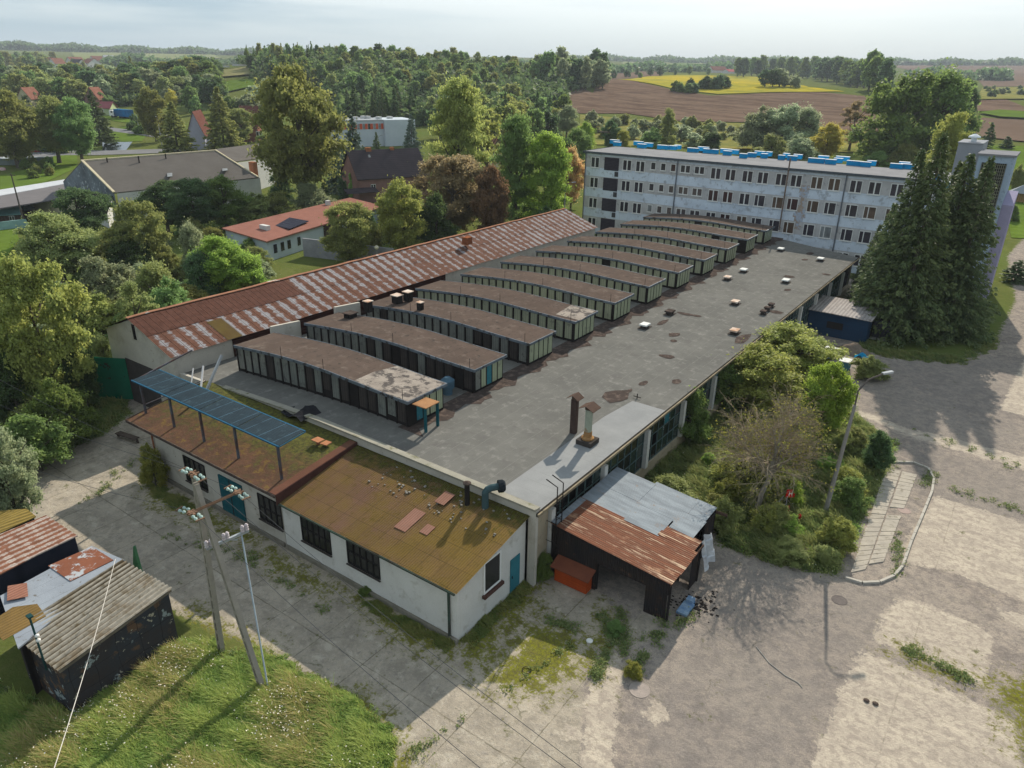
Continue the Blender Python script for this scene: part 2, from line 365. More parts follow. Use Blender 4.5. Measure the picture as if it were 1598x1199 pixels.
Mplough2=fieldmat('ploughed_soil_pale',(.19,.135,.10),(.14,.10,.078),.004,(.03,.03,1),.1)
Mgreen=fieldmat('meadow_green',(.16,.22,.05),(.11,.16,.045),.008)
Mpale=fieldmat('pale_pasture',(.22,.24,.10),(.16,.19,.08),.006)
Mstub=fieldmat('stubble',(.30,.26,.14),(.2,.2,.09),.01)
Myellow=fieldmat('goldenrod',(.50,.36,.02),(.33,.29,.04),.012,(.05,.05,1),.3,(.14,.17,.04))
Mlawn=fieldmat('lawn',(.12,.18,.03),(.09,.14,.03),.05,(.3,.3,1),1.5)
Mrough=fieldmat('rough_meadow',(.20,.20,.06),(.12,.14,.045),.03,(.06,.12,1),.4,(.26,.22,.07))
Mroad=mat('road_asphalt',(.20,.20,.205),(.17,.17,.175),.3,.9,bump=.004)
drape('ploughed_field',[(838,132),(905,136),(925,146),(950,123),(1000,130),(1048,141),(1110,150),(1200,146),(1285,145),(1362,152),(1372,206),(1290,203),(1180,192),(1062,190),(980,178),(905,178),(862,160)],Mplough,.3)
drape('ploughed_field',[(925,118),(945,103),(1000,103),(1035,109),(1034,118),(962,124),(945,122)],Mplough2,.35,14)
drape('meadow',[(972,96),(1105,97),(1098,111),(1060,110),(1035,107),(1003,103),(972,101)],Mpale,.5,16)
drape('green_field',[(1006,102),(1060,98),(1085,100),(1070,110),(1036,107)],Mlawn,.9,16)
drape('goldenrod_field',[(962,124.5),(1010,120),(1060,117.5),(1130,119),(1200,121),(1206,131),(1262,137),(1318,144),(1280,144.5),(1200,145),(1120,148),(1085,144),(1048,139),(1000,129)],Myellow,.45,12)
drape('ploughed_field',[(1365,102),(1420,101),(1500,102),(1660,104),(1660,134),(1535,136),(1520,118),(1440,114)],Mplough2,.35,14)
drape('rough_meadow',[(1533,138),(1660,136),(1660,156),(1520,158)],Mrough,.9,14)
drape('ploughed_field',[(1515,160),(1570,158),(1600,170),(1660,172),(1660,176),(1525,176)],Mplough,.9,12)
drape('green_strip',[(1525,178),(1560,174),(1660,180),(1660,190),(1560,185)],Mlawn,1.0,10)
drape('ploughed_field',[(1518,184),(1560,187),(1660,192),(1660,226),(1590,222),(1522,214)],Mplough2,.5,10)
drape('lawn',[(1545,228),(1660,228),(1720,380),(1578,372),(1565,300)],Mlawn,.12,4)
drape('rough_meadow',[(905,180),(1062,192),(1180,194),(1370,208),(1372,240),(905,226)],Mrough,.3,10)
drape('pasture',[(112,83),(330,85),(345,92),(200,101),(118,95)],Mpale,1.5,40)
drape('lawn',[(184,156),(200,142),(226,137),(226,150),(205,162)],Mlawn,.9,8)
drape('lawn',[(330,136),(360,128),(398,125),(398,136),(345,148)],Mlawn,.9,8)
drape('meadow',[(310,116),(390,106),(398,118),(330,124)],Mstub,1.0,12)
drape('lawn',[(152,205),(206,197),(232,205),(222,221),(198,222),(150,222)],Mlawn,.12,6)
drape('lawn',[(72,244),(120,240),(122,262),(60,290),(0,300),(0,275),(50,262)],Mlawn,.12,6)
drape('lawn',[(0,345),(24,352),(30,375),(12,400),(0,420)],Mlawn,.12,6)
drape('lawn',[(152,180),(180,176),(215,182),(230,196),(180,190)],Mlawn,.15,6)
# roads
drape('road',[(0,233),(60,233),(150,236),(300,232),(300,238),(150,243),(100,243),(0,254)],Mroad,.14,6)
drape('road',[(152,197),(200,203),(262,210),(270,217),(235,214),(150,202)],Mroad,.16,6)
# canal basin beyond the bridge
Mwater=glassmat('canal_water',(.02,.03,.032),.12)
drape('canal_water',[(154,212),(208,220),(196,236),(160,236),(160,224)],Mwater,.08,8)
# slab path with kerb at the island
Mslab=mat('path_slab',(.42,.38,.32),(.33,.30,.26),1.2,.9,layers=[((.2,.18,.14),2.2,.55,.7)],bump=.01)
Mkerb=mat('kerb_stone',(.46,.43,.38),(.36,.34,.30),2,.9,layers=[((.12,.13,.06),1.5,.58,.66)])
def path():
    a=np.array(G(1383,730)); b=np.array(G(1326,895)); a2=np.array(G(1432,742)); b2=np.array(G(1377,885))
    mb=MB(); n=24
    for i in range(n):
        for j in range(2):
            if random.random()<.06 and j==1: continue
            t0=(i+.04)/n;t1=(i+.95)/n; s0=j*.5+.02; s1=j*.5+.475
            if j==1 and i in(10,11): continue
            P=[]
            for t,s_ in ((t0,s0),(t0,s1),(t1,s1),(t1,s0)):
                p=(a+(b-a)*t)*(1-s_)+(a2+(b2-a2)*t)*s_; P.append((p[0]+random.uniform(-.02,.02),p[1]+random.uniform(-.02,.02),.055+random.uniform(-.012,.015)))
            if (P[1][0]-P[0][0])*(P[2][1]-P[0][1])-(P[1][1]-P[0][1])*(P[2][0]-P[0][0])<0: P=P[::-1]
            mb.slab(P,.08)
    mb.build('path',Mslab,kind='structure')
    mb=MB(); K=W([(1392,722),(1425,723),(1448,732),(1457,748),(1454,768),(1440,803),(1422,845),(1408,885),(1395,900),(1372,910),(1345,911),(1318,903)])
    L=[]
    for i in range(len(K)-1):
        p=np.array(K[i]);q=np.array(K[i+1]); m=max(1,int(np.hypot(*(q-p))/.9))
        L+= [tuple(p+(q-p)*t/m) for t in range(m)]
    L.append(K[-1])
    for i in range(len(L)-1):
        p=np.array(L[i]);q=np.array(L[i+1]); mb.bar((*(p+(q-p)*.02),.06),(*(p+(q-p)*.97),.06+random.uniform(-.01,.01)),.15,.16)
    mb.build('kerb',Mkerb,kind='structure')
path()
Mpad=mat('pad_concrete',(.36,.36,.31),(.29,.29,.25),2,.9)
for q in ([(1352,509),(1373,512),(1366,531),(1344,526)],[(1375,512),(1396,517),(1388,534),(1368,531)]):
    P=[(*G(*p),.10) for p in q]; MB().slab(P[::-1],.12).build('concrete_pad',Mpad,kind='structure')
# ================= VEGETATION =================
def quads(C,Nn,s,asp=.62,up=None):
    """leaf sprays: centre, normal, size -> bent rhombs"""
    n=len(C); r=rng.normal(size=(n,3)); a=np.cross(Nn,r); a/=np.linalg.norm(a,axis=1,keepdims=True)+1e-9
    if up is not None: a=up/(np.linalg.norm(up,axis=1,keepdims=True)+1e-9)
    b=np.cross(Nn,a); b/=np.linalg.norm(b,axis=1,keepdims=True)+1e-9
    s=s[:,None] if np.ndim(s) else s
    V=np.stack([C-a*s,C-b*s*asp,C+a*s,C+b*s*asp],1).reshape(-1,3)
    return V,np.arange(4*n).reshape(-1,4)
def crown_mesh(name,blobs,n,size,seed,flat=.35,stray=.06,tw=20):
    g=np.random.default_rng(seed); B=np.array(blobs); nb=len(B)
    vol=B[:,3]*B[:,5]; k=g.choice(nb,n,p=vol/vol.sum()); j=g.integers(0,tw,n)
    D=g.normal(size=(nb,tw,3)); D/=np.linalg.norm(D,axis=2,keepdims=True); D[:,:,2]=np.where(D[:,:,2]<-.35,-D[:,:,2],D[:,:,2])
    R=g.uniform(.62,1.18,(nb,tw)); u=D[k,j]; t=g.random(n)**.55
    C=B[k,:3]+(u*(R[k,j]*t)[:,None]+g.normal(size=(n,3))*.20*(.5+.5*t)[:,None])*B[k,3:6]
    st=g.random(n)<stray; C=C+np.where(st[:,None],g.normal(size=(n,3))*B[k,3:6]*.45,0)
    keep=C[:,2]>.005
    for q in range(nb):
        dd=(((C-B[q,:3])/B[q,3:6])**2).sum(1); keep&=~((dd<.2)&(k!=q))
    C=C[keep];u=u[keep];k=k[keep];j=j[keep];m=len(C)
    Nn=u*.6+g.normal(size=(m,3))*.6; Nn[:,2]+=flat; Nn/=np.linalg.norm(Nn,axis=1,keepdims=True)
    bt=g.random(nb); tt=g.random((nb,tw)); tint=np.clip(.35*bt[k]+.35*tt[k,j]+.35*g.random(m),0,1)
    V,F=quads(C,Nn,size*(.55+.9*g.random(m)))
    return fastmesh(name,V,F,[None],tint)
def env(kind,seed):
    g=random.Random(seed); B=[]; 
    def put(x,y,z,r,rz=None): B.append((x,y,z,r,r,rz or r*.85))
    lob=[g.uniform(.8,1.15) for _ in range(7)]
    def irr(th): return lob[int(th/6.284*7)%7]
    if kind=='round':
        for i in range(78):
            th=g.uniform(0,6.283); cz=g.uniform(-1,1); rr=math.sqrt(max(0,1-abs(cz)**2.4))*g.uniform(.35,1)*irr(th)
            put(rr*math.cos(th)*.40,rr*math.sin(th)*.40,.53+cz*.37*irr(th+2),g.uniform(.07,.15),g.uniform(.055,.10))
    if kind=='tall':
        for i in range(100):
            z=g.uniform(.10,.96); R=.42*min(1,(1.03-z)**.55*1.25)*(.72+.28*min(1,z/.3))*g.uniform(.3,1); th=g.uniform(0,6.283); R*=irr(th)
            put(R*math.cos(th),R*math.sin(th),z,g.uniform(.09,.17),g.uniform(.035,.065))
    if kind=='bush':
        for i in range(60):
            th=g.uniform(0,6.283); cz=g.uniform(0,1); rr=math.sqrt(max(0,1-cz*cz*.9))*g.uniform(.3,1)*irr(th)
            put(rr*math.cos(th)*.42,rr*math.sin(th)*.42,.08+cz*.74*irr(th+3),g.uniform(.07,.15),g.uniform(.07,.15))
    if kind=='sparse':
        for i in range(60):
            th=g.uniform(0,6.283); z=g.uniform(.18,.97); R=.42*g.uniform(.1,1)*math.sin(min(1.5,(1.05-z)*3))
            put(R*math.cos(th),R*math.sin(th),z,g.uniform(.05,.12),g.uniform(.03,.055))
    if kind=='column':
        for i in range(26):
            z=i/26*.9+.06; th=g.uniform(0,6.283); R=.22*(1-z*.4)
            put(R*math.cos(th),R*math.sin(th),z,.26*(1.15-z*.75),.07)
    return B
def conifer_mesh(name,seed,whorls=44,br=13,size=.03,spread=.5,droop=.06,power=.85,z0=.06):
    g=np.random.default_rng(seed); C=[];A=[];Nn=[];T=[]
    for w_ in range(whorls):
        z=z0+(1-z0)*(w_/whorls)**.92; R=spread*(1-(z-z0)/(1-z0))**power*g.uniform(.82,1.08)+.012
        nb=max(5,int(br*(.5+.5*(1-z))))
        for b in range(nb):
            th=g.uniform(0,6.283); L=R*g.uniform(.72,1.12); tb=g.random(); m=max(6,int(46*L/spread))
            t=g.uniform(.15,1.0,m)**.7
            out=np.array([math.cos(th),math.sin(th),0]); side=np.array([-out[1],out[0],0])
            c=out*(t*L)[:,None]; wd=.22*L*(1-t)+.012; off=g.uniform(-1,1,m)*wd; c=c+side*off[:,None]
            c[:,2]=z-droop*(t**1.5)*L/spread*1.1+.012*(t>.85)+g.normal(size=m)*.005-abs(off)*.12
            a=out*.8+side*(off/ (wd+1e-6)*.8)[:,None]; a[:,2]=-.17+g.normal(size=m)*.08
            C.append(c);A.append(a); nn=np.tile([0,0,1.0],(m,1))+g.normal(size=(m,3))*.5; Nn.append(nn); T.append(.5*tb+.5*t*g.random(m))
    C=np.vstack(C);A=np.vstack(A);Nn=np.vstack(Nn);T=np.concatenate(T)
    A/=np.linalg.norm(A,axis=1,keepdims=True); Nn=Nn-A*(Nn*A).sum(1,keepdims=True); Nn/=np.linalg.norm(Nn,axis=1,keepdims=True)
    V,F=quads(C,Nn,size*(.6+.7*g.random(len(C))),.42,up=A)
    return fastmesh(name,V,F,[None],T)
def trunk_mesh(name,kind,seed):
    g=random.Random(seed); mb=MB()
    if kind=='conifer':
        mb.tube([(0,0,0),(0,0,.5),(0,0,.97)],[.028,.018,.004],7)
    else:
        mb.tube([(0,0,-.01),(.01,0,.12),(0,.01,.32),(.01,0,.6),(0,0,.85)],[.04,.03,.024,.014,.004],8)
        for i in range(9):
            z=g.uniform(.2,.6); th=g.uniform(0,6.283); L=g.uniform(.18,.36)
            mb.tube([(0,0,z),(L*.5*math.cos(th),L*.5*math.sin(th),z+L*.35),(L*math.cos(th),L*math.sin(th),z+L*.8)],[.014,.009,.003],5)
    me=bpy.data.meshes.new(name); me.from_pydata(mb.v,[],mb.f); me.materials.append(None); return me
PROTO={}
for kd,n,sz,seeds in (('round',52000,.0125,(1,2,3,12)),('tall',60000,.0115,(4,5,13)),('bush',34000,.0165,(6,7,8,14)),('sparse',16000,.013,(9,10)),('column',8000,.028,(11,))):
    PROTO[kd]=[(crown_mesh('crown',env(kd,s_),n,sz,s_,flat=.3),trunk_mesh('trunk',kd,s_)) for s_ in seeds]
PROTO['spruce']=[(conifer_mesh('crown',s_),trunk_mesh('trunk','conifer',s_)) for s_ in (21,22,23)]
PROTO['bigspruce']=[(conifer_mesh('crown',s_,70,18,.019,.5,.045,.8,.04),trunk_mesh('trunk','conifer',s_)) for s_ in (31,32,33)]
PROTO['farround']=[(crown_mesh('crown',env('round',s_),4200,.038,s_,flat=.3),trunk_mesh('trunk','round',s_)) for s_ in (41,42,43)]
PROTO['farbush']=[(crown_mesh('crown',env('bush',s_),3600,.042,s_,flat=.3),trunk_mesh('trunk','bush',s_)) for s_ in (44,45)]
PROTO['farcone']=[(conifer_mesh('crown',s_,20,9,.06,.5,.06,.75,.1),trunk_mesh('trunk','conifer',s_)) for s_ in (46,47)]
PROTO['fartall']=[(crown_mesh('crown',env('tall',s_),4200,.036,s_,flat=.3),trunk_mesh('trunk','tall',s_)) for s_ in (48,49)]
Mbark=mat('bark',(.13,.11,.09),(.08,.07,.055),3,.95)
LC={'green':leafmat('leaf_green',(.040,.068,.018),(.095,.135,.032)),
 'dark':leafmat('leaf_dark',(.022,.042,.016),(.050,.078,.026)),
 'olive':leafmat('leaf_olive',(.065,.078,.022),(.135,.145,.042)),
 'yellow':leafmat('leaf_yellowgreen',(.065,.080,.018),(.165,.165,.030)),
 'bright':leafmat('leaf_bright',(.065,.115,.018),(.15,.22,.035)),
 'grey':leafmat('leaf_greygreen',(.075,.095,.050),(.16,.18,.10)),
 'brown':leafmat('leaf_brown',(.065,.048,.024),(.145,.100,.045)),
 'rust':leafmat('leaf_rust',(.20,.09,.035),(.33,.17,.07)),
 'gold':leafmat('leaf_gold',(.16,.14,.02),(.36,.28,.035)),
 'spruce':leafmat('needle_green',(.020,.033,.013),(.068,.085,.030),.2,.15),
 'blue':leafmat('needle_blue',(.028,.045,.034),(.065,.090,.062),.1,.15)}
TCNT=0
def plant_at(X,Y,Z,hgt,wid,kind,colr,label,cat,name,group=None):
    global TCNT; TCNT+=1
    cm,tm=PROTO[kind][TCNT%len(PROTO[kind])]
    o=thing(name,(X,Y,Z-.05),label,cat,group); o.scale=(wid,wid,hgt); o.rotation_euler=(0,0,(TCNT*2.399)%6.283)
    for nm,me,m in (('trunk',tm,Mbark),('crown',cm,LC[colr])):
        c=bpy.data.objects.new(nm,me); COL.objects.link(c); c.parent=o
        c.material_slots[0].link='OBJECT'; c.material_slots[0].material=m
    return o
def tree(kind,colr,x,yb,yt,wpx,label,cat='tree',name='tree',group=None):
    ym=(yb+yt)/2; xb=x+(758-x)/(3080-ym)*(yb-ym)   # crown centre -> foot: tall things lean outwards in the view
    X,Y,Z=GT(xb,yb); h=Zat(yt,X,Y)-Z; d=(np.array([X,Y,Z+h/2-H])@CF); wid=wpx*d/FPX/.92
    return plant_at(X,Y,Z,h,wid,kind,colr,label,cat,name,group)
def bush(kind,colr,x,yb,yt,wpx,label,group=None,name='shrub',cat='shrub'): return tree(kind,colr,x,yb,yt,wpx,label,cat,name,group)
# ================= MAIN FACTORY =================
Mwall=mat('plaster_old',(.50,.47,.41),(.43,.40,.35),.5,.9,layers=[((.36,.33,.28),.9,.52,.66),((.24,.21,.17),2.6,.63,.72)],bump=.006)
Mwall2=mat('plaster_white',(.62,.61,.58),(.55,.54,.51),.6,.9,layers=[((.42,.40,.36),1.3,.56,.7)],bump=.004)
Mbeige=mat('plaster_beige',(.40,.34,.25),(.33,.28,.20),.8,.9,layers=[((.22,.19,.15),2,.56,.7)])
Mfelt=mat('roof_felt',(.158,.155,.143),(.120,.118,.110),.3,.95,layers=[((.115,.11,.104),.6,.54,.70),((.195,.19,.175),1.4,.54,.70),((.115,.11,.104),3.1,.62,.78)],grid=[(0,1.02,.03,(.185,.182,.168),.25),(1,6.9,.04,(.135,.132,.127),.5)],bump=.004,fine=20)
Mfeltp=mat('roof_felt_light',(.27,.275,.275),(.22,.225,.228),.5,.9,grid=[(1,1.0,.03,(.2,.2,.2),.2)],bump=.003)
Mfeltb=mat('roof_felt_brown',(.112,.084,.070),(.086,.066,.056),.5,.95,layers=[((.15,.12,.10),1.1,.54,.7),((.06,.05,.044),2.3,.56,.68)],grid=[(0,1.0,.03,(.055,.045,.04),.3)],bump=.004)
Mtar=mat('tar_dark',(.075,.058,.052),(.055,.045,.04),1.2,.9,layers=[((.13,.10,.085),2.2,.5,.66)])
Mdark=mat('steel_black',(.022,.020,.020),(.03,.026,.024),2,.7)
Mflash=mat('flashing_zinc',(.17,.20,.235),(.11,.135,.16),1.5,.5,layers=[((.06,.06,.06),2.2,.54,.6)],metal=.3)
Mpane1=mat('channel_glass_green',(.36,.40,.26),(.28,.32,.21),1.3,.35,layers=[((.16,.17,.13),1.6,.56,.7)],corr=(1,.23,.004),spec=.5)
Mpane2=mat('channel_glass_dull',(.20,.21,.185),(.13,.137,.128),.9,.35,layers=[((.07,.07,.065),1.8,.54,.66)],corr=(0,.23,.004),spec=.5)
Mpane3=mat('channel_glass_dirty',(.065,.055,.05),(.045,.04,.038),1.1,.5,corr=(0,.23,.003))
Mpanel=mat('channel_glass_pale',(.33,.345,.24),(.26,.275,.195),.8,.35,layers=[((.13,.13,.10),1.8,.58,.7)],corr=(0,.23,.004),spec=.5)
Mteal=mat('paint_teal',(.045,.19,.235),(.035,.145,.18),1.2,.6,layers=[((.16,.17,.15),2.5,.62,.7)])
Mteal2=mat('paint_dark_teal',(.02,.10,.12),(.015,.075,.09),1.2,.5)
Mrust=mat('rust',(.27,.095,.045),(.17,.065,.035),1.5,.85,layers=[((.36,.18,.09),3,.58,.7)])
Mglassd=glassmat('dark_glass',(.018,.02,.022),.12)
Mglassg=glassmat('greenish_glass',(.03,.055,.048),.18)
Mwhite=mat('white_frame',(.74,.74,.72),(.68,.68,.66),2,.5,bump=0)
XT=[-52.6,-49.5,-45,-40,-36,-31,-18.4]; ZR=[4.3,4.4,4.65,4.9,5.03,5.0,4.9]
zr=lambda x: lerp(x,XT,ZR)
hall=thing('factory_hall',(-34,66,0),'large low factory hall with grey felt roof and eleven glazed roof lanterns','factory hall')
xs=[-52.6,-49.5,-47,-45,-42.5,-40,-38,-36,-33.5,-31,-25,-18.35]
def north(x): return lerp(x,[-52.6,-31,-18.35],[112.6,109.2,104.0])
mb=MB(); mb.grid(xs,[0,.25,.5,.75,1],lambda x,t:(x,28.45+t*(north(x)-28.45),zr(x))); mb.build('roof',Mfelt,hall)
mb=MB()
for a,b in zip(xs[:-1],xs[1:]):
    mb.hexa([(a,28.2,0),(b,28.2,0),(b,28.44,0),(a,28.44,0)],[(a,28.2,zr(a)+.12),(b,28.2,zr(b)+.12),(b,28.44,zr(b)+.12),(a,28.44,zr(a)+.12)])
mb.box(-52.6,-52.4,28.45,108,0,4.25); mb.hexa([(-52.4,112.4,0),(-18.9,103.9,0),(-18.9,104.0,0),(-52.4,112.5,0)],[(-52.4,112.4,4.2),(-18.9,103.9,4.8),(-18.9,104.0,4.8),(-52.4,112.5,4.2)]) ; mb.build('wall',Mwall,hall)
mb=MB() # parapet coping, slightly proud
for a,b in zip(xs[2:-1],xs[3:]):
    mb.hexa([(a,28.1,zr(a)+.121),(b,28.1,zr(b)+.121),(b,28.6,zr(b)+.121),(a,28.6,zr(a)+.121)],[(a,28.1,zr(a)+.24),(b,28.1,zr(b)+.24),(b,28.6,zr(b)+.2),(a,28.6,zr(a)+.2)])
mb.build('coping',mat('coping_concrete',(.30,.285,.24),(.24,.23,.19),.9,.9,layers=[((.12,.12,.06),1.4,.55,.68)]),hall)
# light felt strip and tar strip on the roof
mb=MB(); f=lambda x:zr(x)+.012
mb.grid([-21.3,-18.36],[28.62,35,41,44.6],lambda x,y:(x+(0.35 if y>44 and x<-20 else 0),y,f(x))); mb.build('felt_strip',Mfeltp,hall)
mb=MB()
ed=[(y,-29.7+.35*math.sin(y*1.7)+.25*math.sin(y*4.1)+random.uniform(-.15,.15)) for y in np.arange(31,110,.7)]
for (y0,e0),(y1,e1) in zip(ed[:-1],ed[1:]): mb.quad((-31.4,y0,f(-31)+.004),(e0,y0,f(-30)+.004),(e1,y1,f(-30)+.004),(-31.4,y1,f(-31)+.004))
mb.build('tar_strip',Mtar,hall)
mb=MB()
for (x,y,a,b) in [(-22.3,44.7,.9,.7),(-19.9,50,.35,.3),(-22.8,54.5,.7,.25),(-19.3,63,.55,.9),(-26.4,66.5,1.1,.2),(-25.2,66.6,.5,.18),(-24.6,60,.5,.35),(-24,58.4,.3,.2),(-19.4,73,.8,.3),(-21,82,.4,.3),(-22.6,88,.7,.3),(-19.4,92,.5,.25),(-24,102,.5,.5),(-22,46,.2,.3),(-21.8,48,.25,.3),(-23.6,98,.4,.3),(-27,62.5,.3,.6)]:
    pts=[(x+a*math.cos(t)*random.uniform(.75,1.15),y+b*2*math.sin(t)*random.uniform(.75,1.15),f(x)+.01) for t in np.linspace(0,6.283,11)[:-1]]; mb=MB(); mb.add(pts,[tuple(range(10))]); mb.build('felt_patch',Mtar,hall)
mb=MB(); mb.box(-18.34,-18.2,28.2,104,4.68,4.87); mb.build('eave_fascia',Mdark,hall)
mb=MB(); mb.box(-18.199,-18.1,28.1,104.1,4.80,4.94); mb.build('gutter',mat('gutter_old',(.30,.25,.17),(.10,.09,.07),.8,.7),hall)
# east wall: plinth, header, pillars, window bands
mb=MB(); mb.box(-19.1,-18.62,29.9,104,0,1.15); mb.box(-19.1,-18.66,28.45,103.9,4.1,4.67); mb.box(-19.1,-18.64,28.45,29.9,0,4.1); mb.build('plinth',Mbeige,hall)
mb=MB()
ycol=list(np.arange(30.2,104,6.15))
for y in ycol: mb=MB(); mb.box(-18.9,-18.45,y-.2,y+.2,1.15,4.1); mb.build('pillar',Mwall2,hall)
mb=MB(); mb.box(-19.3,-19.15,28.45,104,1.1,4.15); mb.build('inner_blind',Mdark,hall)  # black sheet behind the panes stands in for the dark hall interior
Mfr=mat('window_steel_green',(.10,.15,.14),(.07,.10,.10),2,.6,layers=[((.35,.37,.35),2.2,.6,.66)])
for i,(a,b) in enumerate(zip(ycol[:-1],ycol[1:])):
    mb=MB(); y0=a+.21;y1=b-.21; n=6
    for k in range(n+1):
        y=y0+(y1-y0)*k/n; mb.box(-18.83,-18.74,y-.035,y+.035,1.15,4.1)
    for z in (1.18,2.2,3.2,4.06): mb.box(-18.82,-18.75,y0,y1,z-.035,z+.035)
    w_=mb.build('window',Mfr,hall)
    mb=MB()
    for k in range(n):
        for j,(z0,z1) in enumerate(((1.2,2.2),(2.2,3.2),(3.2,4.06))):
            yy=y0+(y1-y0)*k/n; r=random.random()
            if r<.07: continue
            mb.m=0 if r<.6 else (1 if r<.93 else 2)
            t=random.uniform(-.03,.03); mb.quad((-18.79+t,yy,z0),(-18.79,yy+(y1-y0)/n,z0),(-18.79,yy+(y1-y0)/n,z1),(-18.79+t,yy,z1))
    mb.build('pane',[Mglassd,Mglassg,Mteal],w_)
# roof lanterns
LX=[-49.4,-47.2,-45,-42.8,-40.6,-38.4,-36.2,-34,-32,-30.62]
ztop=lambda x: lerp(x,[-49.5,-47,-45,-42,-39,-36,-33,-30.5],[6.62,6.86,7.03,7.22,7.26,7.15,7.03,6.98])
zb=lambda x: zr(x)+.01
YL=[31.4,38.4,45.4,52.4,59.55,66.75,74.0,81.3,88.7,95.9,103.2]
Mweather=mat('torn_felt',(.33,.29,.25),(.22,.19,.165),.9,.95,layers=[((.09,.08,.075),1.5,.50,.58),((.42,.38,.33),3,.6,.7)])
for i,Y0 in enumerate(YL):
    Y1=Y0+3.6; L=[x for x in LX]
    ln=MB()
    for a,b in zip(L[:-1],L[1:]):
        ln.hexa([(a,Y0-.12,ztop(a)-.1),(b,Y0-.12,ztop(b)-.1),(b,Y1+.12,ztop(b)-.1),(a,Y1+.12,ztop(a)-.1)],[(a,Y0-.12,ztop(a)),(b,Y0-.12,ztop(b)),(b,Y1+.12,ztop(b)),(a,Y1+.12,ztop(a))])
    la=ln.build('roof_lantern',Mfeltb,hall)
    fl=MB(); fl.m=0
    for a,b in zip(L[:-1],L[1:]):
        for ys,o in ((Y0-.18,-.0),(Y1+.12,0)): fl.hexa([(a,ys,ztop(a)-.2),(b,ys,ztop(b)-.2),(b,ys+.055,ztop(b)-.2),(a,ys+.055,ztop(a)-.2)],[(a,ys,ztop(a)+.02),(b,ys,ztop(b)+.02),(b,ys+.055,ztop(b)+.02),(a,ys+.055,ztop(a)+.02)])
    fl.box(-30.618,-30.56,Y0-.18,Y1+.18,6.80,7.0); fl.build('flashing',Mflash,la)
    fr=MB() # dark body with posts; panes set proud of it
    for a,b in zip(L[:-1],L[1:]):
        fr.hexa([(a,Y0+.06,zb(a)),(min(b,-30.8),Y0+.06,zb(b)),(min(b,-30.8),Y1-.06,zb(b)),(a,Y1-.06,zb(a))],[(a,Y0+.06,ztop(a)-.11),(min(b,-30.8),Y0+.06,ztop(b)-.11),(min(b,-30.8),Y1-.06,ztop(b)-.11),(a,Y1-.06,ztop(a)-.11)])
    for k in range(21):
        x=-49.3+k*.92
        if x<-30.7:
            for yy in (Y0,Y1): fr.box(x-.055,x+.055,yy-.03 if yy==Y0 else yy-.07,yy+.07 if yy==Y0 else yy+.03,zb(x),ztop(x)-.12)
    fr.build('frame',Mdark,la)
    gl=MB(); n=0
    for k in range(20):
        x0=-49.3+k*.92+.09; x1=min(x0+.70,-30.95)
        if x1-x0<.3: continue
        for side in (0,1):
            if random.random()<(.06 if i<3 else .02): continue
            r=random.random(); gl.m=(2 if r<.3 else 1) if i<3 else (3 if r<.93 else 1)
            lo=.22+(random.random()<.12)*random.uniform(.1,.5); hi=.30
            yy=Y0+.03 if side==0 else Y1-.03; dy=random.uniform(-.015,.015)
            q=[(x0,yy,zb(x0)+lo),(x1,yy+dy,zb(x1)+lo+random.uniform(-.03,.06)),(x1,yy+dy,ztop(x1)-hi),(x0,yy,ztop(x0)-hi)]
            gl.quad(*(q if side==0 else q[::-1]))
    # east end, five panes
    for k in range(5):
        y0=Y0+.16+k*.68; y1=y0+.56; gl.m=0
        if i==0 and k in(0,): continue
        if i==1 and k==0: gl.m=1
        if (i==0 and k==1) or (i==1 and k==2): gl.m=4
        x=-30.765+random.uniform(-.01,.01)
        gl.quad((x,y0,zb(-30.8)+.2),(x,y1,zb(-30.8)+.2),(x,y1,6.72),(x,y0,6.72))
    gl.build('glazing',[Mpane1,Mpane2,Mpane3,Mpanel,Mteal],la)
    rd=MB()
    for x in (-43.5,-38.8,-31.1): rd.tube([(x,Y0-.1,ztop(x)-.1),(x,Y0-.1,ztop(x)+.75)],.02,5)
    rd.build('lightning_rod',Mdark,la)
    if i==0:
        mb=MB(); mb.grid([-35.6,-34.2,-33,-31.8,-30.64],[Y0-.1,Y0+1.8,Y1+.1],lambda x,y:(x+(.4*math.sin(y*2) if x<-35 else 0),y,ztop(x)+.02)); mb.build('torn_felt',Mweather,la)
    if i in(3,):
        mb=MB(); mb.grid([-33.2,-30.64],[Y0+.4,Y1+.1],lambda x,y:(x+.4*math.sin(y),y,ztop(x)+.02)); mb.build('torn_felt',Mweather,la)
# pale parapet triangles between lanterns on the west side
for a,b in ((35.25,38.2),(42.2,45.2)):
    mb=MB(); mb.hexa([(-50.1,a,4.4),(-49.85,a,4.4),(-49.85,b,4.4),(-50.1,b,4.4)],[(-50.1,a,7.0),(-49.85,a,7.0),(-49.85,b,6.75),(-50.1,b,6.75)])
    mb.build('west_parapet',Mwall,hall)
# lantern porch in teal with rusty hood
por=MB(); por.box(-30.5,-29.3,31.55,32.9,6.72,6.78); ph=por.build('porch_hood',mat('porch_rust',(.36,.20,.10),(.28,.15,.08),2,.8),hall)
por=MB()
for x,y in ((-29.4,31.62),(-29.4,32.8)): por.box(x-.12,x+.06,y-.06,y+.06,4.96,6.719)
por.build('porch_post',Mteal2,hall)
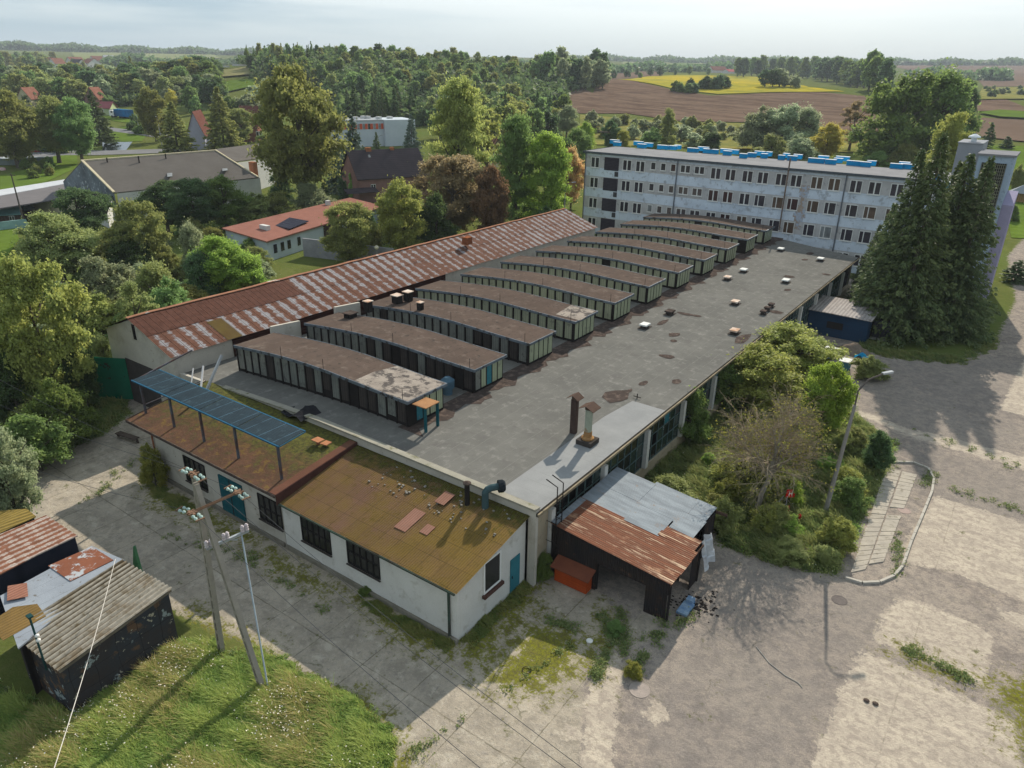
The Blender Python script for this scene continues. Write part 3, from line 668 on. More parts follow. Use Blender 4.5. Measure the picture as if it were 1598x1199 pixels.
# small vents on the roof
Mcap=mat('vent_cap_white',(.74,.74,.71),(.62,.62,.6),1.5,.5); Mcapr=mat('vent_cap_rusty',(.70,.66,.60),(.40,.20,.10),1.1,.6)
Mvb=mat('vent_curb',(.07,.06,.055),(.05,.045,.04),2,.9)
def vent(px_,py_,m,lab,sz=.62):
    X,Y=G(px_,py_,zr(-24)); z=zr(X)
    b=MB(); b.box(X-sz*.72,X+sz*.72,Y-sz*1.1,Y+sz*1.1,z+.015,z+.03); b.box(X-sz*.42,X+sz*.42,Y-sz*.6,Y+sz*.6,z+.03,z+.26); o=b.build('roof_vent',Mvb,hall,label=lab)
    b=MB(); c=[(X-sz*.62,Y-sz*.8),(X+sz*.62,Y-sz*.8),(X+sz*.62,Y+sz*.8),(X-sz*.62,Y+sz*.8)]
    b.hexa([(x,y,z+.27) for x,y in c],[(x*.96+X*.04,y+(Y-y)*.05,z+.40) for x,y in c]); b.build('vent_cap',m,o)
for p in ((1006,512),(1160,425),(1218,392),(1226,441),(1280,407)): vent(*p,Mcap,'roof vent with a white cap')
for p in ((1135,437),(1147,475),(1146,520)): vent(*p,Mcapr,'roof vent with a rust-streaked white cap')
for p in ((1045,491),): vent(*p,Mtar,'dark roof vent without white cap')
for p in ((1191,490),(1197,484.5),(1203,479)): vent(*p,Mtar,'small dark brown roof vent in a row of three',.45)
# flues on the main roof
def flue(X,Y,z0,h,r,m,mc,square=False,base=None,name='flue'):
    b=MB()
    if square: b.box(X-r,X+r,Y-r,Y+r,z0,z0+h)
    else: b.tube([(X,Y,z0),(X,Y,z0+h)],r,14)
    o=b.build(name,m,hall)
    c=MB(); w_=r*2.1; zt=z0+h+.10
    for s_ in (-1,1):
        a=[(X+s_*w_*1.1,Y-w_,zt),(X+s_*w_*1.1,Y+w_,zt),(X,Y+w_,zt+.28),(X,Y-w_,zt+.28)]
        c.hexa([(p[0],p[1],p[2]-.03) for p in a],a)
    for s_ in (-1,1): c.box(X-r*.8,X+r*.8,Y+s_*r*.85-.012,Y+s_*r*.85+.012,z0+h,zt+.1)
    c.build('rain_cap',mat('cap_rust',(.11,.075,.06),(.08,.055,.045),3,.9),o)
    if base: 
        c=MB(); c.box(X-base,X+base,Y-base,Y+base,z0+.005,z0+.32); c.build('curb',Mvb,o); c=MB(); c.lathe((X,Y,z0+.321),[(r*1.7,0),(r*1.75,.1),(r*1.15,.2),(r*1.1,.55)],14); c.build('collar',mat('collar_rust',(.36,.22,.10),(.25,.12,.05),3,.8),o)
flue(-21.73,37.6,4.93,2.45,.19,mat('flue_brown',(.085,.06,.052),(.06,.042,.038),2,.8),None,name='square_flue',square=True)
flue(-20.25,36.9,4.93,2.4,.24,mat('flue_pale_green',(.34,.37,.30),(.27,.30,.24),1.5,.6,layers=[((.25,.13,.06),2,.6,.68)]),None,base=.55,name='round_flue')
b=MB(); b.tube([(-20.9,45.2,4.92),(-20.9,45.2,5.3)],.04,6); b.tube([(-21.2,45.2,5.05),(-20.6,45.2,5.05)],.03,5); b.build('antenna_stub',Mdark,hall)
# chimneys on 2nd and 3rd lantern
for (px_,py_,z,w_,h) in ((575,480,7.0,.35,.85),(547,490,6.9,.5,.35),(620,466,7.05,.45,.6),(637,463,7.1,.4,.75),(656,478,7.2,.28,.62)):
    X,Y=G(px_,py_+5,z); b=MB(); b.box(X-w_*.8,X+w_*.8,Y-w_*.8,Y+w_*.8,z-.1,z+h); o=b.build('chimney',Mdark,hall); b=MB(); b.box(X-w_,X+w_,Y-w_,Y+w_,z+h+.01,z+h+.08); b.build('chimney_cap',Mcapr if w_<.46 else Mtar,o)
# blue drum cowl between first lanterns
X,Y=-32.3,37.2; b=MB(); b.lathe((X,Y,5.0),[(.35,0),(.35,.5),(.5,.55),(.52,1.1),(.2,1.35)],14); b.build('fan_cowl',mat('cowl_blue',(.08,.15,.2),(.06,.1,.14),2,.5),hall)
# wall ladder at the south-east corner
lad=thing('ladder',(-18.3,30.3,0),'tall steel wall ladder beside the south east corner with weeds at its top','ladder')
b=MB()
for y in (29.75,30.35): b.tube([(-18.0,y,.1),(-18.0,y,5.9),(-18.75,y,6.15)],.035,6)
b.build('rail',Mdark,lad); b=MB()
for k in range(15): b.tube([(-18.0,29.75,.45+k*.33),(-18.0,30.35,.45+k*.33)],.018,5)
b.build('rung',Mdark,lad)
b=MB()
for z in (.9,2.2,3.5): b.tube([(-18.62,29.75,z),(-18.0,29.75,z)],.02,5); b.tube([(-18.62,30.35,z),(-18.0,30.35,z)],.02,5)
b.build('bracket',Mdark,lad)
# ================= LONG RUSTY SHED (west) =================
def rustsheet(name,white,rust,axis=1,pitch=1.36,bias=0):
    k=N(name); c=k.xyz()[axis]; nj=k.noise((2.5,.8,1) if axis==1 else (.8,2.5,1),6,.7); n2=k.noise(.06,4,.6,off=4); n3=k.noise(7,5,.7)
    wv=k.math('ABSOLUTE',k.math('SUBTRACT',k.math('FRACT',k.math('DIVIDE',c,pitch)),.5))   # 0 centre of sheet .. .5 at lap
    v=k.math('ADD',k.math('ADD',wv,k.math('MULTIPLY',k.rng(nj,.25,.75,-1,1),.30)),k.math('ADD',k.math('MULTIPLY',k.rng(n2,.3,.7,-1,1),.18),bias))
    m=k.rng(v,.16,.30); R=k.mix(k.rng(k.noise(2.2,6,.7,off=8),.35,.65),rust,tuple(x*.62 for x in rust)); Wc=k.mix(k.rng(n3,.35,.7),white,tuple(x*.7 for x in white))
    col=k.mix(m,Wc,R)
    rib=k.math('ABSOLUTE',k.math('SUBTRACT',k.math('FRACT',k.math('DIVIDE',c,pitch/2)),.5)); ribm=k.rng(rib,.44,.49)
    col=k.mix(k.math('MULTIPLY',ribm,.5),col,(.07,.035,.025))
    return finish(k,col,.9,k.math('MULTIPLY',ribm,.05),1,0,.05)
Mzinc=rustsheet('sheet_zinc_rust',(.27,.262,.275),(.140,.068,.047),1,1.2,.075)
Mredsheet=rustsheet('sheet_redbrown',(.125,.056,.040),(.105,.048,.035),1,1.1,.5)
Mmaroon=mat('boards_maroon',(.050,.022,.018),(.035,.017,.015),1.5,.8,corr=(2,.28,.01))
shed=thing('long_shed',(-57,60,0),'very long gabled shed with rust striped sheet metal roof west of the hall','shed')
X0,XR,X1,ZW,ZRG,ZE=-62.9,-58.15,-52.35,6.15,8.0,5.95; SY0,SY1=27.6,94.6
b=MB(); b.m=0
b.hexa([(X0+.25,SY0+.3,0),(X1-.25,SY0+.3,0),(X1-.25,SY0+.55,0),(X0+.25,SY0+.55,0)],[(X0+.25,SY0+.3,ZW),(X1-.25,SY0+.3,ZE),(X1-.25,SY0+.55,ZE),(X0+.25,SY0+.55,ZW)])
b.add([(X0+.25,SY0+.3,ZW-.01),(X1-.25,SY0+.3,ZE-.01),(XR,SY0+.3,ZRG-.15),(X0+.25,SY0+.55,ZW-.01),(X1-.25,SY0+.55,ZE-.01),(XR,SY0+.55,ZRG-.15)],[(0,1,2),(5,4,3),(1,4,5,2),(0,2,5,3)])
b.box(X1-.5,X1-.25,SY0+.56,SY1-.5,0,ZE-.02); b.box(X0+.25,X0+.5,SY0+.56,SY1-.5,0,ZW-.02)
b.add([(X0+.25,SY1-.49,0),(X1-.25,SY1-.49,0),(X1-.25,SY1-.49,ZE-.05),(XR,SY1-.49,ZRG-.15),(X0+.25,SY1-.49,ZW-.05)],[(0,4,3,2,1)])
b.build('wall',Mwall,shed)
ylist=list(np.linspace(SY0,SY1,40)); wob=[random.uniform(-.03,.03) for _ in ylist]
def rr(x,y): 
    z=lerp(x,[X0,XR,X1],[ZW,ZRG,ZE]); return z+lerp(y,ylist,wob)
b=MB(); b.grid([XR,XR+2.6],[y for y in ylist],lambda x,y:(x,y,rr(x,y)+.03)); 
r1=[y for y in ylist if y<44.2]; 
up=MB(); up.grid([XR,XR+2.75],r1,lambda x,y:(x,y,rr(x,y)+.04)); up.build('roof_upper_sheets',Mredsheet,shed,label='plain reddish brown sheets high on the south end')
up=MB(); up.grid([XR,XR+2.6,XR+2.75],[r1[-1]]+[y for y in ylist if y>=44.2],lambda x,y:(x,y,rr(x,y)+.035)); up.build('roof_ridge_sheets',Mzinc,shed)
lo=MB(); lo.grid([XR+2.6,X1-1.0,X1],ylist,lambda x,y:(x,y,rr(x,y))); lo.build('roof_eave_sheets',Mzinc,shed)
wr=MB(); wr.grid([X0,XR],ylist,lambda x,y:(x,y,rr(x,y)+.01)); wr.build('roof_west',Mredsheet,shed)
up=MB(); up.quad((XR+3.0,32.7,rr(XR+3.0,32.7)+.03),(X1,32.7,rr(X1,32.7)+.03),(X1,34.1,rr(X1,34.1)+.03),(XR+3.0,34.1,rr(XR+3,34.1)+.03)); up.build('roof_patch',mat('mossy_sheet',(.11,.08,.03),(.09,.06,.03),1,.9),shed)
b=MB()
for y0,y1 in zip(ylist[:-1],ylist[1:]): b.bar((XR,y0,rr(XR,y0)+.06),(XR,y1-.02,rr(XR,y1)+.06),.4,.06)
b.build('ridge_cap',mat('ridge_rust',(.33,.17,.11),(.24,.12,.08),.5,.7,layers=[((.6,.58,.55),.22,.60,.63)]),shed)
b=MB(); b.box(X1-.24,X1-.15,33.2,60.5,4.1,5.85); b.build('boarding',Mmaroon,shed)
b=MB(); b.box(XR+.02,XR+.42,SY0+.25,SY0+.29,6.15,7.45); b.build('gable_opening',Mdark,shed)
b=MB(); b.box(-60.3,-55.6,SY0+.24,SY0+.29,0,4.0); b.build('gate_opening',mat('gate_dark',(.075,.065,.062),(.055,.05,.048),1,.9),shed)
Mgr=mat('paint_green',(.012,.15,.085),(.01,.12,.07),1,.5,layers=[((.03,.02,.015),1.4,.62,.65)])
b=MB(); b.hexa([(-60.35,SY0+.2,.1),(-63.1,26.2,.1),(-63.1,26.28,.1),(-60.35,SY0+.28,.1)],[(-60.35,SY0+.2,3.9),(-63.1,26.2,3.9),(-63.1,26.28,3.9),(-60.35,SY0+.28,3.9)]); b.build('gate_leaf',Mgr,shed,label='open green steel gate leaf with rust holes')
X,Y=G(729,376,7.9); b=MB(); b.box(X-.4,X+.4,Y-.5,Y+.5,7.5,8.35); b.build('ridge_vent',Mrust,shed)
# ================= WEST ANNEX =================
k=N('mossy_roof'); n1=k.noise(.6,6,.65); n2=k.noise(1.5,7,.72,off=5); n3=k.noise(4,6,.7,off=9)
col=k.mix(k.rng(n1,.38,.6),(.120,.062,.040),(.085,.046,.030)); col=k.mix(k.rng(n2,.5,.62,0,.8),col,(.075,.052,.028)); col=k.mix(k.rng(n2,.38,.46,.8,0),col,(.15,.10,.03))
mk=k.rng(k.math('ADD',k.xyz()[1],k.math('MULTIPLY',k.rng(n2,.25,.75,-1,1),2.6)),23.4,25.8); col=k.mix(mk,col,k.mix(k.rng(n3,.4,.6),(.105,.105,.022),(.05,.048,.018))); col=k.mix(k.rng(n3,.6,.7,0,.6),col,(.04,.032,.02))
Mmoss=finish(k,col,.95,k.math('MULTIPLY',n3,.06),1,0,.1)
wa=thing('workshop_annex',(-40.5,26,0),'low cream annex with mossy red brown roof under the blue canopy frame','workshop')
def wz(y): return lerp(y,[21.6,28.4],[3.98,4.82])
b=MB(); b.grid([-48.7,-44,-40,-36,-32.3],[21.7,24,26,28.2],lambda x,y:(x,y,wz(y))); b.build('roof',Mmoss,wa)
b=MB(); b.box(-46.5,-32.55,22.2,22.45,0,3.9); b.hexa([(-46.5,22.46,0),(-46.25,22.46,0),(-46.25,28.19,0),(-46.5,28.19,0)],[(-46.5,22.46,3.95),(-46.25,22.46,3.95),(-46.25,28.19,4.7),(-46.5,28.19,4.7)]); b.hexa([(-32.6,22.46,2.9),(-32.4,22.46,2.9),(-32.4,28.15,2.9),(-32.6,28.15,2.9)],[(-32.6,22.46,3.95),(-32.4,22.46,3.95),(-32.4,28.15,4.68),(-32.6,28.15,4.68)]); b.build('wall',Mwall,wa)
b=MB(); b.box(-48.7,-32.3,21.64,21.69,3.80,3.99); b.hexa([(-48.76,21.65,3.8),(-48.71,21.65,3.8),(-48.71,28.1,4.5),(-48.76,28.1,4.5)],[(-48.76,21.65,4.03),(-48.71,21.65,4.03),(-48.71,28.1,4.84),(-48.76,28.1,4.84)]); b.build('eave_board',Mtar,wa)
b=MB(); b.hexa([(-32.29,21.7,3.32),(-32.22,21.7,3.32),(-32.22,28.15,4.35),(-32.29,28.15,4.35)],[(-32.29,21.7,wz(21.7)+.03),(-32.22,21.7,wz(21.7)+.03),(-32.22,28.15,wz(28.15)+.03),(-32.29,28.15,wz(28.15)+.03)]); b.build('step_fascia',mat('fascia_red',(.085,.040,.032),(.06,.03,.026),2,.8),wa)
b=MB(); b.hexa([(-32.85,21.7,wz(21.7)+.01),(-32.295,21.7,wz(21.7)+.01),(-32.295,28.1,wz(28.1)+.01),(-32.85,28.1,wz(28.1)+.01)],[(-32.85,21.7,wz(21.7)+.035),(-32.295,21.7,wz(21.7)+.035),(-32.295,28.1,wz(28.1)+.035),(-32.85,28.1,wz(28.1)+.035)]); b.build('verge_sheet',mat('verge_red',(.15,.072,.05),(.12,.06,.042),1,.8),wa)
b=MB(); b.tube([(-46.35,22.1,0),(-46.35,22.1,3.8)],.06,8); b.build('downpipe',Mrust,wa)
def swin(parent,x0,x1,z0,z1,y=22.2,nx=4,nz=2,m=Mdark,sill=True):
    b=MB()
    for i in range(nx+1): x=x0+(x1-x0)*i/nx; b.box(x-.03,x+.03,y-.05,y-.005,z0,z1)
    for i in range(nz+1): z=z0+(z1-z0)*i/nz; b.box(x0+.031,x1-.031,y-.045,y-.008,z-.03,z+.03)
    w_=b.build('window',m,parent); b=MB(); b.quad((x0,y-.003,z0),(x1,y-.003,z0),(x1,y-.003,z1),(x0,y-.003,z1)); b.build('pane',Mglassd,w_)
    if sill: b=MB(); b.box(x0-.08,x1+.08,y-.14,y-.051,z0-.09,z0-.032); b.build('sill',Mvb,w_)
swin(wa,-42.8,-40.4,1.05,2.95); swin(wa,-34.8,-32.62,1.2,3.0)
b=MB(); b.box(-38.8,-36.4,22.10,22.199,0,2.9); d=b.build('double_door',Mteal2,wa,label='dark teal double door'); b=MB(); b.box(-37.63,-37.57,22.08,22.099,0,2.9); b.build('door_seam',Mdark,d)
b=MB(); b.box(-46.4,-32.6,22.05,22.19,0,.28); b.build('plinth',mat('plinth_dirty',(.22,.2,.17),(.14,.13,.10),1,.9),wa)
# blue canopy frame on that roof
Mblue=mat('paint_blue',(.035,.115,.19),(.028,.085,.14),2,.5); Msteel=mat('post_steel',(.10,.115,.14),(.09,.05,.04),1.5,.6)
Mmesh=mat('wire_glass_blue',(.012,.028,.040),(.008,.018,.027),1.2,.7,layers=[((.03,.055,.07),2,.56,.7)],grid=[(0,1.34,.05,(.07,.14,.2),.0),(1,.13,.02,(.03,.06,.08),.0)],spec=.1)
cf=thing('canopy_frame',(-40.8,23,4.0),'blue wire glass canopy on steel posts above the mossy annex roof','canopy')
PX=[-48.3,-44.7,-41.2,-37.5,-33.25]
b=MB()
for i,x in enumerate(PX):
    b=MB(); b.bar((x,22.95,wz(22.95)+.0),(x,22.95,6.6),.13); b.build('post',Msteel,cf)
b=MB(); 
for x in [-48.9+(k)*(16.1/12) for k in range(13)]: b.bar((x,22.7,6.58),(x-.3,24.9,6.60),.06)
b.bar((-48.9,22.7,6.6),(-32.8,22.7,6.6),.09); b.bar((-49.2,24.9,6.62),(-33.1,24.9,6.62),.09); b.build('beam',Mblue,cf)
for k in range(4):
    x0=-48.85+k*4.02;x1=x0+3.95; b=MB(); b.hexa([(x0,22.76,6.62),(x1,22.76,6.62),(x1-.3,24.84,6.64),(x0-.3,24.84,6.64)],[(x0,22.76,6.65),(x1,22.76,6.65),(x1-.3,24.84,6.67),(x0-.3,24.84,6.67)]); b.build('mesh_panel',Mmesh,cf)
b=MB(); b.bar((-48.9,22.8,6.5),(-50,28.1,7.0),.1); b.bar((-48.3,22.95,4.8),(-48.8,28,4.9),.06); b.build('side_beam',Msteel,cf)
b=MB(); b.bar((-48.8,28.1,6.0),(-46.9,26.4,4.7),.12); b.bar((-48.2,26.4,4.6),(-49.9,27.9,5.6),.08); b.bar((-46.9,26.6,4.4),(-46.9,28.6,7.2),.16); b.build('strut',mat('strut_pale',(.5,.5,.5),(.35,.36,.38),1,.5),cf)
b=MB(); X,Y=G(262,664,3.9); b.box(X-.25,X+.25,Y-.3,Y,3.55,3.85); b.bar((X,Y,3.7),(-48.7,22.3,3.8),.06); tag(b.build('floodlight',Mwhite),'small white floodlight on the eave corner of the mossy annex','lamp')
# felt roll and loose plates lying on that roof
b=MB(); X,Y=G(470,655,4.4)
b.grid(np.linspace(-1.2,1.3,9),np.linspace(-.9,.9,5),lambda u,v:(X+u,Y+v-.1*u,wz(Y+v)+.12+.42*math.exp(-((u-.6)**2)*3)+.08*math.sin(u*3+v*2))); tag(b.build('tar_sheet',mat('tar_sheet',(.03,.03,.035),(.02,.02,.022),2,.7)),'crumpled black tar sheet lying on the mossy annex roof','tar sheet')
X,Y=G(503,697,4.5); zp=wz(Y)-4.12; b=MB(); b.box(X-.62,X+.05,Y-.35,Y+.2,4.40+zp,4.45+zp); b.box(X-.35,X-.2,Y-.2,Y+.1,4.12+zp,4.39+zp); b.hexa([(X+.08,Y-.25,4.3+zp),(X+.62,Y-.15,4.3+zp),(X+.55,Y+.35,4.3+zp),(X+.06,Y+.3,4.3+zp)],[(X+.08,Y-.25,4.36+zp),(X+.62,Y-.15,4.36+zp),(X+.55,Y+.35,4.36+zp),(X+.06,Y+.3,4.36+zp)]); tag(b.build('loose_plate',mat('orange_plate',(.42,.19,.10),(.33,.15,.08),2,.8)),'orange metal plates lying on the mossy annex roof','metal plates')
# ================= EAST ANNEX =================
k=N('orange_corrugated'); n1=k.noise(.55,5,.6); n2=k.noise(1.7,6,.7,off=3); n3=k.noise(5,6,.7,off=9)
bv=k.n('ShaderNodeMapping',{'Vector':k.pos(),'Scale':(1,1,1)}).outputs[0]
br=k.n('ShaderNodeTexBrick',{'Vector':bv,'Color1':(1,1,1,1),'Color2':(.15,.15,.15,1),'Mortar':(0,0,0,1),'Scale':1.0,'Mortar Size':.022,'Brick Width':1.08,'Row Height':1.22},offset=0.0).outputs['Color']
bb=k.n('ShaderNodeRGBToBW',{0:br}).outputs[0]
col=k.mix(k.rng(n1,.35,.6),(.150,.088,.060),(.150,.100,.036)); col=k.mix(k.rng(k.xyz()[0],-26,-19.5,0,.55),col,(.175,.122,.028))
col=k.mix(bb,k.mix(.13,col,(.05,.035,.02)),k.mix(.06,col,(.28,.17,.09)))
mort=k.rng(bb,.0,.05,1,0); col=k.mix(k.math('MULTIPLY',mort,k.rng(n2,.35,.6,.05,.6)),col,(.05,.035,.02))
col=k.mix(k.rng(n2,.56,.68,0,.7),col,(.10,.07,.02)); col=k.mix(k.rng(n3,.62,.72,0,.6),col,(.045,.035,.02))
moss=k.rng(k.math('ADD',k.xyz()[1],k.math('MULTIPLY',k.rng(n2,.2,.8,-1,1),1.8)),26.6,27.8,0,.9); col=k.mix(moss,col,k.mix(k.rng(n3,.4,.6),(.075,.08,.018),(.05,.045,.02)))
cw=k.math('SINE',k.math('MULTIPLY',k.xyz()[0],2*math.pi/.15)); col=k.mix(k.rng(cw,-1,-.3,.3,0),col,(.05,.03,.012))
Morange=finish(k,col,.8,k.math('ADD',k.math('MULTIPLY',cw,.012),k.math('MULTIPLY',n3,.03)),1,0,0)
ea=thing('brown_roof_annex',(-25.5,25.3,0),'cream annex with ochre brown corrugated roof nearest the camera','workshop')
ez=lambda y: lerp(y,[21.85,28.15],[3.42,4.62])
b=MB(); b.grid(np.linspace(-32.2,-18.7,16),np.linspace(21.85,28.15,8),lambda x,y:(x,y,ez(y)+random.uniform(-.012,.012))); b.build('roof',Morange,ea)
b=MB(); b.box(-32.5,-19.0,22.2,22.45,0,3.38)
b.hexa([(-19.25,22.46,0),(-19.0,22.46,0),(-19.0,28.2,0),(-19.25,28.2,0)],[(-19.25,22.46,3.45),(-19.0,22.46,3.45),(-19.0,28.2,4.55),(-19.25,28.2,4.55)]); b.build('wall',Mwall2,ea)
b=MB(); b.box(-19.0,-18.85,28.2,29.9,0,4.6); b.build('pilaster',mat('pilaster_pale',(.55,.57,.58),(.42,.44,.45),1,.9,layers=[((.28,.28,.27),1.6,.55,.65)]),ea)
for x0,x1,z0,z1 in ((-30.8,-28.3,1.28,3.03),(-26.9,-24.4,1.4,3.1)): swin(ea,x0,x1,z0,z1,nx=5)
b=MB(); b.box(-32.3,-18.8,21.78,21.86,3.30,3.40); b.tube([(-19.45,21.9,3.3),(-19.45,22.12,3.0),(-19.45,22.12,0)],.07,8); b.build('gutter',mat('gutter_green',(.05,.09,.07),(.05,.04,.035),1,.6),ea)
b=MB(); b.box(-32.4,-18.9,22.03,22.19,0,.25); b.build('plinth',mat('plinth_dirty2',(.25,.23,.19),(.15,.14,.11),1,.9),ea)
b=MB()
for q in ((24.35,24.45),(25.75,25.85)): b.box(-18.99,-18.93,q[0],q[1],1.62,3.62)
b.box(-18.99,-18.93,24.45,25.75,1.62,1.72); b.box(-18.99,-18.93,24.45,25.75,3.52,3.62); wd=b.build('window',Mwhite,ea,label='white framed window in the end wall'); b=MB(); b.quad((-18.97,24.45,1.72),(-18.97,25.75,1.72),(-18.97,25.75,3.52),(-18.97,24.45,3.52)); b.build('pane',Mglassd,wd)
b=MB(); b.box(-18.99,-18.78,24.25,25.95,1.42,1.60); b.build('sill',mat('sill_brown',(.10,.055,.045),(.08,.045,.04),1,.7),wd)
b=MB(); b.box(-18.99,-18.94,26.75,27.62,0.02,2.35); dd=b.build('door',Mteal,ea); b=MB(); b.box(-18.939,-18.90,26.85,26.9,1.1,1.25); b.build('handle',Mdark,dd)
# loose pinkish sheets, flue, duct elbow
Mpink=mat('patch_pink',(.30,.16,.12),(.24,.13,.095),1,.85,corr=(0,.15,.004))
for (px_,py_,a,c) in ((640,812,.85,.42),(667,827,.35,.28),(694,778,.5,.35)):
    X,Y=G(px_,py_,4.05); z=ez(Y)+.035; X,Y=G(px_,py_,z); b=MB(); s_=(4.62-3.42)/6.3
    b.slab([(X-c,Y-a,z-a*s_+.03),(X+c,Y-a,z-a*s_+.03),(X+c,Y+a,z+a*s_+.03),(X-c,Y+a,z+a*s_+.03)],.03); b.build('loose_sheet',Mpink,ea)
b=MB(); X,Y=-22.35,27.2; b.tube([(X,Y,4.3),(X,Y,5.75)],.15,12); fo=b.build('black_flue',Mdark,ea); b=MB(); b.lathe((X,Y,5.76),[(.22,0),(.24,.08),(.05,.16)],12); b.build('rain_cap',Mtar,fo)
b=MB(); X,Y=-21.3,27.5; b.tube([(X,Y,4.4),(X,Y,5.45),(X+.08,Y+.1,5.62),(X+.22,Y+.3,5.7),(X+.5,Y+.65,5.72)],[.2,.2,.2,.2,.2],14); du=b.build('duct_elbow',mat('duct_teal',(.06,.105,.115),(.05,.08,.09),1,.5),ea)
b=MB(); b.tube([(X+.45,Y+.6,5.72),(X+.62,Y+.8,5.72)],.36,18); b.tube([(X+.62,Y+.8,5.72),(X+.70,Y+.89,5.72)],[.36,.28],18); b.build('fan_housing',mat('fan_black',(.03,.035,.04),(.02,.025,.03),2,.4),du)
b=MB()
for i in range(70):
    x=random.uniform(-29,-19.2);y=random.uniform(25.6,27.9); s_=random.uniform(.03,.08); z=ez(y)+.01; b.box(x-s_,x+s_,y-s_*.7,y+s_*.7,z,z+s_*.8)
tag(b.build('roof_rubble',mat('rubble',(.16,.14,.11),(.30,.29,.27),3,.9)),'small rubble and debris scattered on the ochre annex roof','rubble',kind='stuff')
# ================= TIN GARAGE =================
Mcorr=mat('tin_black',(.030,.029,.032),(.045,.035,.03),1,.7,layers=[((.10,.06,.04),1.6,.6,.7)],corr=(0,.14,.02))
def tinroof(name,a,b_,rust,white,pitch=.28,axis=1,bias=0): return rustsheet(name,white,rust,axis,pitch,bias)
k=N('tin_rust_streaks'); s1=k.noise((.28,3.6,1),8,.75); s2=k.noise((.8,1.3,1),5,.6,off=7); n3=k.noise(9,5,.7)
col=k.mix(k.rng(s1,.40,.56),(.20,.080,.045),(.125,.055,.035)); col=k.mix(k.rng(s1,.545,.60),col,(.50,.36,.25)); col=k.mix(k.rng(s2,.60,.70,0,.8),col,(.40,.24,.15)); col=k.mix(k.rng(n3,.5,.75,0,.3),col,(.08,.04,.03))
wv=k.math('SINE',k.math('MULTIPLY',k.xyz()[1],2*math.pi/.16)); col=k.mix(k.rng(wv,-1,-.3,.35,0),col,(.06,.03,.02)); Mtinr=finish(k,col,.85,k.math('MULTIPLY',wv,.012),1,0,.08)
k=N('tin_galvanised'); s1=k.noise((.5,2.2,1),6,.7); n3=k.noise(1.3,6,.7,off=5); col=k.mix(k.rng(s1,.4,.6),(.25,.285,.315),(.17,.195,.22)); col=k.mix(k.rng(n3,.60,.68,0,.8),col,(.24,.17,.12)); col=k.mix(k.rng(k.noise(7,4,.7),.4,.75,0,.3),col,(.18,.2,.22))
wv=k.math('SINE',k.math('MULTIPLY',k.xyz()[1],2*math.pi/.11)); col=k.mix(k.rng(wv,-1,-.4,.25,0),col,(.12,.14,.16)); Mtinz=finish(k,col,.8,k.math('MULTIPLY',wv,.006),1,0,.12)
tg=thing('tin_garage',(-15,34,0),'open tin garage with half rusty half silver sheet roof against the hall','garage')
gz=lambda x: lerp(x,[-18.4,-10.9],[3.35,2.62])
b=MB()
for i,(y0,y1) in enumerate(((29.85,31.0),(30.9,32.3),(32.2,33.2))):
    for x0,x1 in ((-18.45,-14.4),(-14.6,-10.9)):
        e=random.uniform(-.05,.05); b.slab([(x0,y0,gz(x0)+.02*i+.012),(x1+e,y0,gz(x1)+.02*i),(x1+e,y1,gz(x1)+.02*i+.02),(x0,y1,gz(x0)+.02*i+.03)],.012)
b.slab([(-13.3,33.1,gz(-13.3)+.09),(-11.1,33.15,gz(-11)+.07),(-11.1,34.3,gz(-11)+.09),(-13.3,34.3,gz(-13)+.1)],.012)
b.build('rusty_roof_sheets',Mtinr,tg)
b=MB()
for (x0,x1,y0,y1,dz) in ((-18.4,-15.2,33.1,35.3,.05),(-15.4,-13.2,33.0,35.0,.075),(-18.4,-15.6,35.2,37.7,.08),(-15.7,-12.8,34.9,38.0,.06),(-13.1,-11.6,34.2,36.2,.09),(-13.0,-11.7,36.1,38.1,.05),(-18.42,-18.0,29.9,33.1,.08)):
    b.slab([(x0,y0,gz(x0)+dz),(x1,y0,gz(x1)+dz),(x1,y1,gz(x1)+dz+.02),(x0,y1,gz(x0)+dz+.02)],.012)
b.build('silver_roof_sheets',Mtinz,tg)
b=MB(); b.hexa([(-18.4,30.0,0),(-15.4,30.0,0),(-15.4,30.04,0),(-18.4,30.04,0)],[(-18.4,30.0,gz(-18.4)-.02),(-15.4,30.0,gz(-15.4)-.02),(-15.4,30.04,gz(-15.4)-.02),(-18.4,30.04,gz(-18.4)-.02)])
b.hexa([(-15.39,30.0,1.85),(-11.1,30.0,1.75),(-11.1,30.04,1.75),(-15.39,30.04,1.85)],[(-15.39,30.0,gz(-15.4)-.02),(-11.1,30.0,gz(-11.1)-.02),(-11.1,30.04,gz(-11.1)-.02),(-15.39,30.04,gz(-15.39)-.02)])
b.box(-12.4,-11.15,30.05,30.09,0,1.74); b.box(-11.75,-11.71,36.4,38.0,0,2.55); b.box(-18.3,-11.8,37.95,37.99,0,2.6); b.box(-11.16,-11.12,33.2,34.2,0,2.5)
b.build('wall',Mcorr,tg)
for (x,y) in ((-15.4,30.15),(-11.05,30.1),(-11.1,34.25),(-11.75,37.9),(-11.75,36.3)):
    b=MB(); b.bar((x,y,0),(x,y,gz(x)-.03),.11); b.build('post',Mdark,tg)
b=MB(); b.box(-11.0,-10.96,29.9,34.3,2.42,2.58); b.box(-18.4,-11,37.99,38.05,2.4,2.6); b.build('eave_board',mat('board_rust',(.10,.06,.045),(.07,.05,.04),2,.8),tg)
b=MB(); b.box(-18.1,-11.9,33.6,33.66,0,2.5); b.build('inner_wall',Mdark,tg)
kn=thing('orange_box',(-16.7,29.5,0),'orange lidded wooden box beside the dark wall of the tin garage','storage box')
